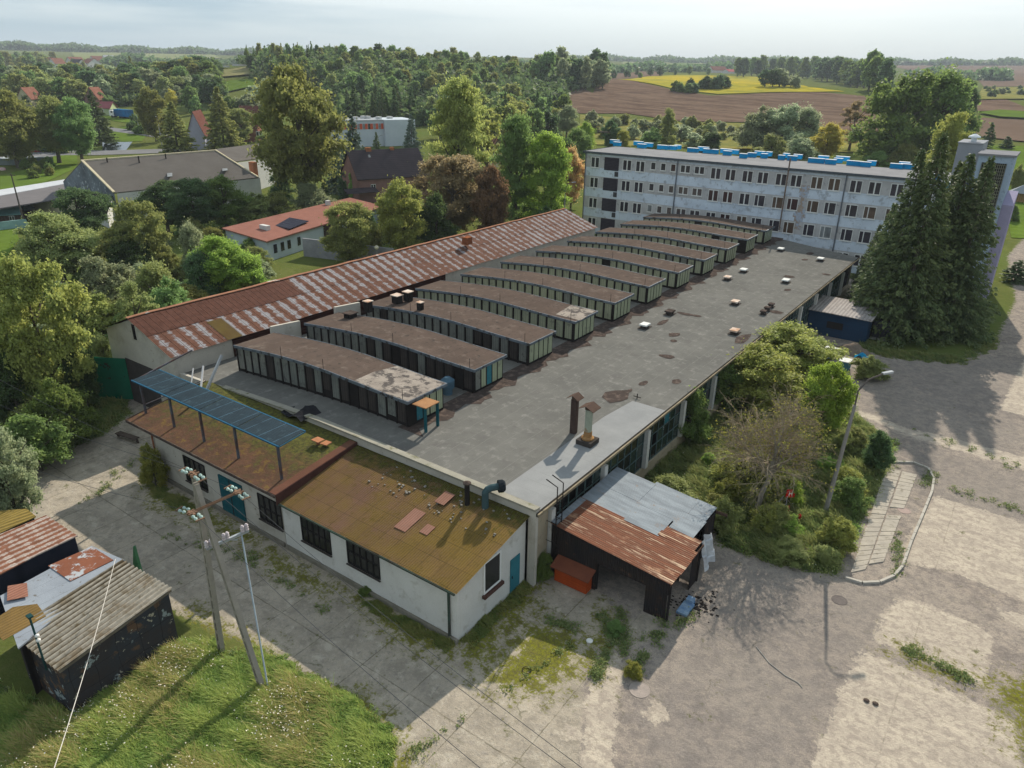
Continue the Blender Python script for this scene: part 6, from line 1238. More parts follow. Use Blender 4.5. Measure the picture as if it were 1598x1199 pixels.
def hydrant(px_,py_,s_,lab):
    X,Y=G(px_,py_); o=thing('fire_hydrant',(X,Y,0),lab,'fire hydrant'); b=MB(); b.lathe((X,Y,0),[(.13*s_,0),(.13*s_,.08),(.08*s_,.1),(.08*s_,.55*s_),(.11*s_,.6*s_),(.1*s_,.72*s_),(.03*s_,.8*s_)],12); b.build('body',mat('hydrant_red',(.50,.03,.03),(.4,.02,.02),3,.5),o)
    b=MB(); b.tube([(X-.18*s_,Y,.5*s_),(X+.18*s_,Y,.5*s_)],.05*s_,8); b.build('outlet',Mdark,o)
hydrant(1246,817,.9,'small red hydrant furthest right in the island scrub')
bx=thing('red_machine',(*G(1216,806),0),'old dark red hose reel trolley under the bare tree','hose trolley'); X,Y=G(1216,806)
b=MB(); b.tube([(X-.35,Y,.55),(X+.35,Y,.55)],.28,12); b.build('reel',mat('reel_red',(.30,.02,.025),(.2,.02,.02),3,.6),bx)
for s_ in (-1,1): b=MB(); b.tube([(X+s_*.4,Y,.5),(X+s_*.46,Y,.5)],.48,16); b.build('wheel',mat('wheel_red',(.28,.02,.02),(.2,.02,.02),3,.6),bx)
b=MB(); b.bar((X-.3,Y,.8),(X-.1,Y+.8,1.2),.04); b.bar((X+.3,Y,.8),(X+.1,Y+.8,1.2),.04); b.bar((X-.3,Y,.85),(X+.3,Y,1.0),.05); b.build('handle',mat('handle_grey',(.3,.28,.28),(.2,.2,.2),2,.6),bx)
X,Y=G(1316,578); hv=thing('teal_box',(X,Y,0),'pale topped teal crate standing next to the gravel heap','crate'); b=MB(); b.box(X-.55,X+.45,Y-.3,Y+.9,.1,.95); b.build('body',mat('crate_teal',(.08,.22,.27),(.06,.18,.22),2,.6),hv); b=MB(); b.box(X-.6,X+.5,Y-.35,Y+.95,.951,1.02); b.build('lid',Mcap,hv)
X,Y=G(1299,560); hv=thing('blue_white_box',(X,Y,0),'blue and white box half hidden by the yellow green tree','crate'); b=MB(); b.box(X-1.0,X+.5,Y-.4,Y+1.2,.05,.8); b.build('body',mat('crate_blue',(.05,.16,.38),(.04,.12,.3),2,.5),hv); b=MB(); b.box(X-1.02,X+.52,Y-.42,Y+1.22,.801,.86); b.build('lid',Mwhite,hv)
X,Y=G(1326,556); b=MB()
b.grid(np.linspace(-1,1,17),np.linspace(-1,1,17),lambda u,v:(X+2.1*u,Y+1.5+1.6*v,max(-.05,1.15*math.exp(-(u*u+v*v)*2.4)-.12+.08*math.sin(u*9+v*7)))); tag(b.build('gravel_heap',mat('gravel_brown',(.20,.16,.125),(.15,.12,.095),4,.95,bump=.05),smooth=True),'heap of brown gravel in front of the dark blue shed','gravel heap')
X,Y=G(1342,562); b=MB(); b.grid(np.linspace(0,1,8),np.linspace(0,1,6),lambda u,v:(X-.6+1.5*u,Y-.2+1.1*v,.1+.55*abs(math.sin(u*5+v*3))*(1-abs(u-.5)))); tag(b.build('blue_cloth',mat('cloth_blue',(.03,.30,.50),(.02,.22,.4),2,.6)),'bright blue cloth lying on weeds beside the gravel heap','cloth')
X,Y=G(1421,528); cr_=thing('brown_table_box',(X,Y,0),'low dark brown box with overhanging top under the spruces','box'); b=MB(); b.box(X-.8,X+.8,Y-.5,Y+.5,0,.6); b.build('body',Mdark,cr_); b=MB(); b.box(X-1.1,X+1.1,Y-.7,Y+.7,.61,.72); b.build('top',mat('top_brown',(.13,.09,.08),(.1,.07,.06),2,.8),cr_)
X,Y=G(190,700)
b=MB(); X,Y=G(185,682); X2,Y2=G(215,692); b.bar((X,Y,.4),(X2,Y2,.4),.5,.06); b.bar((X,Y,.05),(X,Y,.37),.3,.06); b.bar((X2,Y2,.05),(X2,Y2,.37),.3,.06); tag(b.build('bench',Mwood),'old dark bench on the concrete lane near the green gate','bench')
for px_,py_,lab in ((1352,1094,'long brown stone on pale concrete, left of two'),(1366,1099,'round brown stone on pale concrete, right of two')):
    X,Y=G(px_,py_); b=MB(); b.lathe((X,Y,.0),[(.11,0),(.15,.04),(.09,.09),(.03,.11)],7); tag(b.build('stone',mat('stone_brown',(.12,.09,.075),(.09,.07,.06),4,.9)),lab,'stone')
X,Y=G(920,1001); b=MB(); b.lathe((X,Y,.0),[(.12,0),(.18,.03),(.16,.07),(.1,.08)],14); tag(b.build('white_bowl',Mcap),'white round lid lying among the moss','lid')
X,Y=G(822,1047); b=MB(); b.tube([(X+.22*math.cos(t),Y+.22*math.sin(t),.05) for t in np.linspace(0,6.283,17)],.018,5,False); tag(b.build('rubber_ring',Mdark),'thin black rubber ring on the moss','ring')
b=MB(); X,Y=G(1165,1019) 
pts=[(*G(x,y),.03) for x,y in ((1180,1010),(1200,1035),(1225,1055),(1245,1066),(1252,1074))]; b.tube(pts,.02,5); tag(b.build('old_hose',mat('hose_pale',(.45,.42,.38),(.35,.33,.3),2,.7)),'thin pale hose lying on the asphalt','hose')
b=MB()
for i in range(170):
    X,Y=G(random.gauss(1085,18),random.gauss(945,9)); s_=random.uniform(.03,.08); b.box(X-s_,X+s_,Y-s_*.6,Y+s_*.6,.0,s_*.5)
tag(b.build('black_debris',Mdark),'scattered black debris on the ground east of the tin garage','debris',kind='stuff')
# ================= TREES =================
# front left shrubs and trees (x, foot y, top y, width in survey px)
FL=[('round','yellow',55,645,400,150,'tall yellow green walnut tree at the left edge above the globe lamp'),
('bush','green',92,700,590,100,'low blue green spreading shrub in front of the green gate'),
('round','grey',8,835,668,110,'pale leaved tree at the left edge above the tin sheds'),
('bush','dark',18,660,545,90,'dark shrub at the left edge below the walnut tree'),
('bush','green',48,735,635,120,'green thicket left of the concrete lane'),
('bush','dark',122,640,520,56,'dark green shrub between walnut tree and shed gable'),
('round','olive',88,445,328,130,'rounded olive tree at left, behind the walnut tree'),
('round','dark',120,372,288,95,'dark dome shaped tree below the strip roof garages'),
('round','olive',212,432,312,92,'olive topped tree in the middle of the left thicket'),
('bush','dark',205,440,360,80,'dark grey green bush under the olive topped tree'),
('bush','grey',168,500,398,110,'grey green shrub left of the brownish shrub'),
('bush','olive',245,515,405,90,'brownish olive shrub behind the long shed gable'),
('sparse','olive',212,565,440,80,'thin trunked shrub rising right behind the long shed'),
('bush','green',262,540,430,90,'green shrub leaning over the long shed ridge'),
('round','bright',348,472,365,110,'bright green sunlit tree left of the red roofed house'),
('bush','dark',312,478,390,80,'dark shaded bush beside the bright green tree'),
('bush','yellow',372,470,410,70,'low yellow green bush at the red house corner'),
('bush','bright',395,468,395,50,'narrow bright bush against the red house wall'),
('round','dark',255,362,280,78,'left of three dark trees below the brown grey gable roof'),
('round','dark',300,368,272,92,'middle of three dark trees below the brown grey gable roof'),
('round','green',348,358,275,82,'right of three dark trees below the brown grey gable roof'),
('bush','olive',392,350,300,80,'olive shrub in front of the white warehouse wall'),
('bush','olive',430,345,298,70,'dull olive shrub below the tallest tree'),
('bush','grey',300,440,345,60,'small upright grey green shrub in the thicket centre'),
('bush','olive',290,500,440,90,'low olive scrub above the shed roof'),
('bush','green',60,520,425,120,'green bush half behind the walnut crown'),
('bush','yellow',130,540,450,110,'yellowish shrub right of the walnut crown'),
('bush','olive',160,590,520,50,'low olive shrub touching the shed gable wall'),
('bush','green',20,480,400,60,'small green bush at the far left edge'),
('bush','bright',395,600,560,1,None)]
for kd,c,x,yb,yt,wp,lab in FL:
    if lab: tree(kd,c,x,yb,yt,wp,lab,'shrub' if kd=='bush' else 'tree','shrub' if kd=='bush' else 'broadleaf_tree')
ML=[('round','olive',466,330,92,158,'tallest green tree in the middle distance, left of centre'),
('tall','yellow',715,335,122,112,'airy yellow green tree in front of the ploughed field'),
('round','brown',706,372,232,135,'brown leaved chestnut tree behind the long shed'),
('round','brown',765,385,258,70,'smaller brown tree at the right of the chestnut'),
('tall','green',805,362,180,85,'slender green tree right of the chestnut'),
('tall','bright',856,365,208,95,'bright green tree just left of the office block'),
('round','olive',545,418,308,92,'olive green tree against the yard wall'),
('round','yellow',628,402,280,94,'yellow green tree between yard wall and chestnut'),
('round','rust',893,335,226,48,'rust brown tree at the left corner of the office block'),
('bush','dark',680,395,300,70,'dark shrub in the shade of the chestnut'),
('spruce','blue',552,305,178,62,'tall blue green spruce in front of the modern school'),
('spruce','blue',527,300,200,50,'slimmer blue spruce left of the tall one'),
('spruce','blue',642,245,177,34,'blue spruce at the corner of the modern school'),
('spruce','spruce',588,262,206,26,'small spruce behind the pink brick house'),
('bush','dark',440,320,262,42,'clipped dark thuja hedge below the tallest tree'),
('column','dark',535,318,277,20,'dark clipped column thuja near the brick house'),
('column','dark',506,316,278,13,'thin dark thuja left of the clipped column'),
('column','bright',548,312,270,12,'bright green narrow thuja right of the clipped column'),
('bush','grey',480,335,283,56,'grey green conical bush at the red house corner'),
('round','olive',14,262,140,95,'olive brown tree at the far left beside the road'),
('round','olive',80,255,146,85,'rust tinted olive tree left of the road lamp'),
('round','green',118,256,150,72,'dark green tree right of the road lamp'),
('spruce','spruce',148,225,140,52,'dark spruce beside the canal'),
('round','olive',237,222,137,54,'olive tree with warm top above the canal road'),
('spruce','olive',272,246,158,66,'olive larch in front of the brown roofed house'),
('spruce','olive',344,240,135,66,'taller larch right of the brown roofed house'),
('round','olive',375,225,165,46,'olive tree hiding the brick red house'),
('round','green',812,300,195,55,'green tree behind the slender tree pair'),
('sparse','yellow',760,300,185,80,'loose yellowish tree behind the brown chestnut'),
('round','gold',268,178,138,20,'small golden birch among the larches'),
('round','green',900,262,195,40,'green tree at the left of the reed bushes'),
('tall','dark',880,330,215,60,'dark green tree behind the block corner'),
('bush','green',600,300,262,40,'low green garden shrub by the brick house'),
('bush','grey',505,345,300,60,'grey green garden shrub behind the red roof'),
('bush','green',600,345,316,50,'green shrub at the far end of the red roof'),
('bush','olive',570,395,335,60,'olive shrub right against the yard wall corner'),
('bush','dark',850,378,320,60,'dark bush under the bright tree by the block'),
('bush','green',420,235,205,50,'round bush behind the rear warehouse wing')]
for kd,c,x,yb,yt,wp,lab in ML:
    cat,nm={'spruce':('spruce','spruce_tree'),'bush':('shrub','shrub'),'column':('thuja','thuja')}.get(kd,('tree','broadleaf_tree'))
    tree(kd,c,x,yb,yt,wp,lab,cat,nm)
# ---- right side
SPR=[(1399,500,318,80,'leftmost of the big spruces, beside the blue shed'),(1444,515,232,112,'big spruce rising above the brown box'),(1480,525,208,135,'tallest big spruce of the yard row'),(1505,500,252,115,'big spruce half hidden behind the tallest one'),(1521,515,240,125,'big spruce just left of the rightmost one'),(1552,522,246,125,'rightmost big spruce beside the tower lattice'),(1376,472,350,58,'short young spruce at the left foot of the big ones')]
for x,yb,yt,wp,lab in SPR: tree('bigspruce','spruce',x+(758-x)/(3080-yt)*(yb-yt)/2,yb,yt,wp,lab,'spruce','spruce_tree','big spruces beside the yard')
RT=[('bush','green',1405,262,108,140,'broad dark oak left of the two hill road oaks'),('bush','green',1468,258,104,125,'broad oak right of the hill road'),('bush','dark',1503,215,112,60,'dark tree at the right end of the oak clump'),
('round','grey',1478,235,168,70,'grey green willow below the oaks'),('round','yellow',1515,222,180,26,'yellowing small tree right of the willow'),('tall','yellow',1475,330,178,75,'feathery yellow green tree just behind the spruces'),
('sparse','brown',1332,236,158,58,'thinly leaved brown tree between willows and oak'),('bush','grey',1183,236,164,80,'left crown of the grey willow group'),('bush','grey',1222,238,161,84,'middle crown of the grey willow group'),('bush','grey',1258,237,165,66,'right crown of the grey willow group'),
('round','gold',1292,250,192,54,'ochre green tree in front of the brown tree'),('bush','grey',1250,255,208,56,'pale grey green bush behind the blue vent boxes'),('bush','olive',1205,250,208,50,'olive bush behind the office roof'),('bush','dark',1112,240,205,46,'dark bush behind the office roof'),
('tall','olive',1042,238,170,30,'upright olive poplar behind the office roof'),('bush','green',1015,240,198,46,'green bush left of the upright poplar'),('round','dark',953,240,186,34,'dark green tree in the reed bushes'),('round','yellow',972,250,200,26,'yellow green small tree above the block roof'),
('round','bright',912,252,190,40,'bright round tree left of the block roof'),('round','grey',885,215,162,40,'silver willow at the field edge'),('farcone','dark',838,205,140,18,'narrow dark fir at the field edge, middle of three'),('farcone','dark',788,205,142,18,'narrow dark fir at the field edge, left of three'),('farcone','dark',858,205,142,16,'narrow dark fir at the field edge, right of three'),
('bush','olive',1410,270,215,50,'green bushes beside the road behind the block'),('bush','green',1370,272,235,50,'low green bush at the bend of the back road'),('farcone','dark',1545,232,190,22,'ragged young fir behind the stair tower'),('farcone','dark',1572,232,212,24,'small ragged fir at the right of the tower'),
('bush','olive',1590,300,255,30,'olive bush behind the summerhouse'),('bush','green',1580,345,318,26,'small bush on the lawn at the right edge'),('farcone','spruce',1588,440,405,46,'low spreading pine at the right edge of the road')]
for kd,c,x,yb,yt,wp,lab in RT:
    cat,nm={'farcone':('fir','fir_tree'),'bush':('shrub','shrub')}.get(kd if yb-yt<70 else '',('tree','broadleaf_tree')); tree(kd,c,x,yb,yt,wp,lab,cat,nm)
# island and yard
IS=[('round','yellow',1190,640,540,150,'yellow green tree filling the back of the island'),('round','yellow',1235,600,503,150,'yellow tipped tree at the top of the island'),('round','bright',1290,690,560,90,'green tree at the right of the island behind the lamp'),
('bush','green',1120,640,560,80,'green bush against the hall windows'),('bush','dark',1374,735,666,54,'rounded dark rose bush at the path end'),('bush','yellow',1180,765,700,120,'yellow green scrub under the bare tree'),('bush','green',1080,690,600,70,'green bush beside the window pillars'),
('bush','green',1330,790,745,60,'low green bush right of the lamp foot'),('bush','yellow',1310,855,805,70,'yellow green bush right of the red H sign'),('bush','olive',1357,590,555,55,'rust tinged bush beside the gravel heap'),
('bush','olive',1235,868,845,80,'low bush in the front of the island'),('bush','olive',1286,880,852,50,'green low bush at the island tip'),('bush','olive',1050,790,740,90,'olive scrub behind the silver garage roof'),('bush','olive',1130,830,770,60,'olive scrub left of the bare tree trunk')]
for kd,c,x,yb,yt,wp,lab in IS: tree(kd,c,x,yb,yt,wp,lab,'shrub' if kd=='bush' else 'tree','shrub' if kd=='bush' else 'broadleaf_tree')
# bare tree of the island
def bare_tree():
    X,Y=G(1181,798); o=thing('bare_tree',(X,Y,0),'half dead tree with bare grey twigs in the middle of the island','tree')
    g=random.Random(5); trunk=MB(); tw=MB(); tips=[]
    def grow(p,d,L,r,lv,mb):
        n=4; pts=[p]; q=Vector(p); dd=Vector(d)
        for i in range(n):
            dd=(dd+Vector((g.uniform(-.22,.22),g.uniform(-.22,.22),g.uniform(-.12,.16) if lv<2 else g.uniform(-.2,.08)))).normalized(); q=q+dd*L/n; pts.append(tuple(q))
        mb.tube(pts,[r*(1-.6*i/n) for i in range(n+1)],6 if lv<2 else 3,False)
        if lv>=5: tips.append(q); return
        k={0:10,1:7,2:5,3:4,4:3}[lv]
        for j in range(k):
            t=g.uniform(.35,1) if lv else g.uniform(.45,1); a=pts[min(n,int(t*n))]; nd=(dd+Vector((g.gauss(0,.75),g.gauss(0,.75),g.gauss(.12,.4)))).normalized()
            grow(a,nd,L*g.uniform(.5,.78),r*(.5 if lv else .45),lv+1,tw if lv>=1 else mb)
    grow((X,Y,0),(0.0,0,1),5.2,.2,0,trunk); 
    trunk.build('trunk',mat('bark_pale',(.30,.27,.23),(.2,.18,.15),4,.9),o); tw.build('twigs',mat('twig_grey',(.33,.27,.19),(.26,.21,.14),4,.9),o)
    C=[];Nn=[]
    for t in tips:
        if g.random()<.16:
            for _ in range(5): C.append([t.x+g.gauss(0,.18),t.y+g.gauss(0,.18),t.z+g.gauss(0,.15)]); Nn.append([g.gauss(0,1),g.gauss(0,1),1])
    C=np.array(C);Nn=np.array(Nn);Nn/=np.linalg.norm(Nn,axis=1,keepdims=True); V,F=quads(C-np.array([X,Y,0]),Nn,.07*np.ones(len(C)))
    me=fastmesh('leaves',V,F,[LC['yellow']],rng.random(len(F))); c=bpy.data.objects.new('leaves',me); COL.objects.link(c); c.parent=o
bare_tree()
# ---- groups of background trees
def scatter(n,poly,hm,kinds,cols,lab,cat,name,group,wr=(.6,.95),seed=1,mind=6):
    g=random.Random(seed); P=[]; xs_=[p[0] for p in poly];ys_=[p[1] for p in poly]; tries=0; k=0
    while len(P)<n and tries<n*60:
        tries+=1; x=g.uniform(min(xs_),max(xs_)); y=g.uniform(min(ys_),max(ys_))
        if sdf(poly,np.array([x]),np.array([y]))[0]<0: continue
        if any(abs(x-a)<mind and abs(y-b)<mind*.45 for a,b in P): continue
        P.append((x,y))
    P.sort()
    for i,(x,y) in enumerate(P):
        X,Y,Z=GT(x,y); h=g.uniform(*hm); kd=g.choice(kinds); cc=g.choice(cols); plant_at(X,Y,Z,h,h*g.uniform(*wr)*(.62 if 'cone' in kd else 1),kd,cc,(lab+', '+ORD[i]) if len(P)<=26 else (CW[cc]+' '+('upright ' if kd in('fartall','farcone') else '')+lab.split(' ',1)[1] if lab.split(' ',1)[0] in CW.values() else CW[cc]+' '+('upright ' if kd in('fartall','farcone') else '')+lab),cat,name,group)
CW={'green':'green','dark':'dark','olive':'olive','grey':'grey','yellow':'yellowish','bright':'bright','brown':'brown','spruce':'dark','gold':'golden','blue':'bluish'}
O_=['first','second','third','fourth','fifth','sixth','seventh','eighth','ninth','tenth','eleventh','twelfth']
ORD=[]
for i in range(26): ORD.append((O_[i]+' from left') if i<12 else ['thirteenth','fourteenth','fifteenth','sixteenth','seventeenth','eighteenth','nineteenth','twentieth','twenty-first','twenty-second','twenty-third','twenty-fourth','twenty-fifth','twenty-sixth'][i-12]+' from left')
FR=['farround','farround','fartall']
scatter(96,[(0,165),(0,118),(70,112),(150,128),(200,135),(255,118),(330,120),(330,150),(250,160),(160,165),(90,168)],(9,15),FR+['farbush'],['green','olive','dark','olive','grey'],'broadleaf tree in the mixed belt between the canal and the village','tree','broadleaf_tree','trees between canal and village',(.85,1.2),1,6)
scatter(26,[(0,108),(0,98),(55,94),(90,104),(60,112)],(12,18),FR,['olive','green'],'tree of the copse left of the village','tree','broadleaf_tree','copse left of the village',(.7,.95),2,6)
scatter(14,[(95,104),(200,102),(250,108),(210,118),(110,116)],(8,13),FR+['farcone'],['green','dark','olive'],'tree among the far village houses','tree','broadleaf_tree','trees among the village houses',(.7,1),3,6)
scatter(14,[(255,165),(330,150),(370,160),(400,185),(330,190),(270,185)],(8,14),FR+['farbush','farbush'],['green','grey','dark','grey'],'greyish bushy tree on the slope behind the larches','tree','broadleaf_tree','trees on the slope behind the larches',(.8,1.1),4,9)
scatter(10,[(385,165),(420,150),(430,190),(395,195)],(8,12),['farround'],['grey'],'silver grey willow left of the tallest tree','tree','willow_tree','grey willows',(.9,1.1),5,7)
scatter(120,[(375,112),(385,103),(520,100),(640,104),(760,106),(905,114),(900,128),(760,150),(640,165),(540,165),(500,140),(400,125)],(10,15),['farround','fartall','farround','farround'],['green','dark','olive','green','olive'],'tree of the big wood on the hill behind the school','tree','forest_tree','hill wood',(.6,.9),6,6)
scatter(26,[(378,108),(390,100),(540,99),(530,106),(400,112)],(12,17),['farcone','fartall','farround'],['dark','green','olive'],'tall upright tree on the skyline of the hill wood','tree','forest_tree','skyline trees of the hill wood',(.38,.5),7,6)
scatter(22,[(560,104),(700,103),(880,108),(870,113),(570,111)],(10,14),['fartall','farround'],['green','dark','olive'],'tree along the right skyline of the hill wood','tree','forest_tree','right skyline of the hill wood',(.5,.7),8,9)
scatter(12,[(540,205),(545,192),(650,190),(655,203)],(13,18),['farcone'],['dark','spruce'],'dark spruce in the row behind the modern school','spruce','spruce_tree','spruce row behind the school',(.6,.75),9,7)
scatter(44,[(655,190),(740,170),(760,160),(880,185),(900,215),(800,235),(700,230)],(8,14),FR+['farbush'],['green','dark','olive','yellow'],'broadleaf tree below the hill wood, behind the chestnut','tree','broadleaf_tree','trees below the hill wood',(.8,1.1),10,8)
scatter(24,[(825,133),(880,124),(940,132),(945,140),(900,142),(860,138)],(15,23),['farround','fartall'],['green','dark','grey'],'tree of the spur of wood reaching into the ploughed field','tree','broadleaf_tree','spur of wood in the ploughed field',(.6,.85),11,5)
scatter(11,[(928,118),(1030,116),(1080,112),(1110,110),(1110,118),(1060,122),(940,124)],(6,13),['farround','farbush'],['green','dark'],'hedge tree between the brown field and the goldenrod','tree','broadleaf_tree','hedge trees by the goldenrod',(.8,1.1),12,10)
scatter(6,[(1052,143),(1082,140),(1085,146),(1058,147)],(6,9),['farbush'],['dark','green'],'dark bush at the lower edge of the goldenrod','shrub','shrub','dark bushes at the goldenrod edge',(1,1.4),13,8)
scatter(6,[(1090,138),(1130,136),(1132,141),(1095,142)],(8,12),['farround','farbush'],['dark','green'],'round bush clump inside the goldenrod field','shrub','shrub','bushes inside the goldenrod',(.9,1.3),14,8)
scatter(7,[(1192,136),(1245,136),(1248,139),(1195,139)],(8,13),['farbush','farround'],['grey','dark'],'grey bush at the right part of the goldenrod','shrub','shrub','grey bushes right of the goldenrod',(.8,1.2),15,8)
scatter(64,[(1150,122),(1210,118),(1290,128),(1340,138),(1375,150),(1380,142),(1345,128),(1290,118),(1190,112),(1150,115)],(20,28),['farround','farround','fartall'],['dark','green','dark'],'dark tree of the avenue belt right of the goldenrod','tree','avenue_tree','avenue belt right of the goldenrod',(.65,.9),16,6)
scatter(12,[(1160,113),(1340,113),(1340,116),(1160,116)],(18,26),['farround','fartall'],['green','dark'],'taller tree rising behind the avenue belt','tree','avenue_tree','tall trees behind the avenue belt',(.6,.8),17,14)
scatter(22,[(905,186),(1060,196),(1110,200),(1110,232),(1050,228),(910,215)],(4,7),['farbush'],['grey','olive','grey'],'grey green willow bush in the wet meadow behind the office block','shrub','willow_bush','willow bushes in the wet meadow',(1.1,1.6),18,14)
scatter(14,[(1060,196),(1150,200),(1160,225),(1090,222)],(3,5),['farbush'],['olive','grey'],'low willow scrub at the right of the wet meadow','shrub','willow_bush','low willow scrub',(1.2,1.7),19,12)
scatter(12,[(1535,140),(1598,140),(1598,152),(1540,154)],(4,7),['farbush'],['dark','grey','green'],'bush in the rough strip at the right edge','shrub','shrub','bushes of the rough strip',(1.2,1.6),20,9)
scatter(10,[(1340,262),(1370,240),(1395,238),(1420,262),(1380,268)],(4,7),['farbush'],['green','olive'],'shrub along the back road behind the spruces','shrub','shrub','shrubs along the back road',(.9,1.3),21,9)
scatter(9,[(40,262),(60,255),(82,262),(80,275),(50,280)],(2,3.5),['farbush'],['green','olive'],'small garden bush left of the warehouse','shrub','shrub','garden bushes left of the warehouse',(1,1.4),22,10)
scatter(12,[(200,205),(215,190),(235,192),(240,212),(215,212)],(3,5),['farbush'],['green','dark'],'bush along the canal road','shrub','shrub','bushes along the canal road',(1,1.4),23,7)
scatter(12,[(0,245),(0,232),(60,232),(110,236),(110,240),(60,240)],(4,6),['farbush'],['dark'],'dark hedge bush under the roadside trees','shrub','shrub','dark hedge under the roadside trees',(1.2,1.6),24,9)
scatter(62,[(24,450),(60,380),(200,380),(330,350),(430,340),(470,385),(440,425),(330,480),(200,590),(60,700),(20,640)],(2.2,4.2),['bush'],['olive','green','grey'],'low understory shrub in the thicket west of the long shed','shrub','shrub','understory of the west thicket',(1.1,1.7),25,14)
scatter(8,[(0,440),(40,420),(80,440),(60,470),(0,480)],(1.8,3),['bush'],['bright','green'],'knee high bright bush on the left meadow','shrub','shrub','bright bushes on the left meadow',(1.1,1.6),26,14)
# far woodland ridges: uncountable
def ridge(name,segs,hh,lab,n,leaf=3.4,depth=120,seed=1,col='dark'):
    g=np.random.default_rng(seed); C=[]
    for (x0,x1,d) in segs:
        for i in range(int(n*abs(x1-x0)/400)):
            x=g.uniform(x0,x1); r=ray(x,100); r=r/np.hypot(r[0],r[1]); dd=d+g.uniform(0,depth); X,Y=r[0]*dd,r[1]*dd
            hc=hh*(.75+.25*math.sin(x*.07+d)+.35*g.random()); m=30; u=g.normal(size=(m,3)); u/=np.linalg.norm(u,axis=1,keepdims=True); u[:,2]=abs(u[:,2]); u*=g.uniform(.6,1.05,(m,1))
            C.append(np.array([X,Y,float(hfun(X,Y))])+u*np.array([hh*.55,hh*.55,hc]))
    C=np.vstack(C); nn=rng.normal(size=C.shape)*.5; nn[:,2]+=.6; nn/=np.linalg.norm(nn,axis=1,keepdims=True); V,F=quads(C,nn,leaf*(.6+.8*rng.random(len(C))))
    me=fastmesh(name,V,F,[LC[col]],rng.random(len(F))); o=bpy.data.objects.new(name,me); COL.objects.link(o); tag(o,lab,'woodland',kind='stuff')
ridge('far_woodland',[(-60,600,2500),(860,1700,2700)],17,'distant dark wooded ridge along the whole horizon',520,5,300,3)
scatter(16,[(400,355),(440,335),(560,345),(640,330),(700,345),(700,375),(640,385),(560,400),(500,330)],(2.5,5),['bush'],['dark','green','olive'],'garden shrub around the red roofed house','shrub','shrub','garden shrubs around the red roofed house',(1,1.5),27,14)
ridge('far_woodland',[(160,420,1300),(560,900,1500)],14,'wooded band on the left horizon beyond the pale pasture',260,4,150,4)
scatter(26,[(1060,780),(1120,700),(1090,640),(1200,600),(1330,660),(1395,700),(1390,745),(1330,860),(1290,870),(1150,830)],(1.0,2.2),['bush'],['yellow','bright','olive','olive'],'low loose shrub in the island undergrowth','shrub','shrub','undergrowth shrubs of the island',(1,1.7),28,14)
ridge('hill_woodland',[(378,905,600),(378,905,700),(500,905,800),(530,830,330),(500,880,410),(400,900,500)],9,'dense mass of wood filling the hill behind the school',620,1.5,90,6)
ridge('valley_thicket',[(0,330,420),(0,340,520),(60,330,640)],6,'tangled thicket between the trees of the valley left of the hill wood',420,1.6,100,8)
ridge('far_woodland',[(940,985,1150),(985,1075,1350),(1075,1200,1500),(1420,1520,1300),(1530,1580,1250)],14,'far wood strips on the right skyline above the brown fields',330,3.5,120,5)
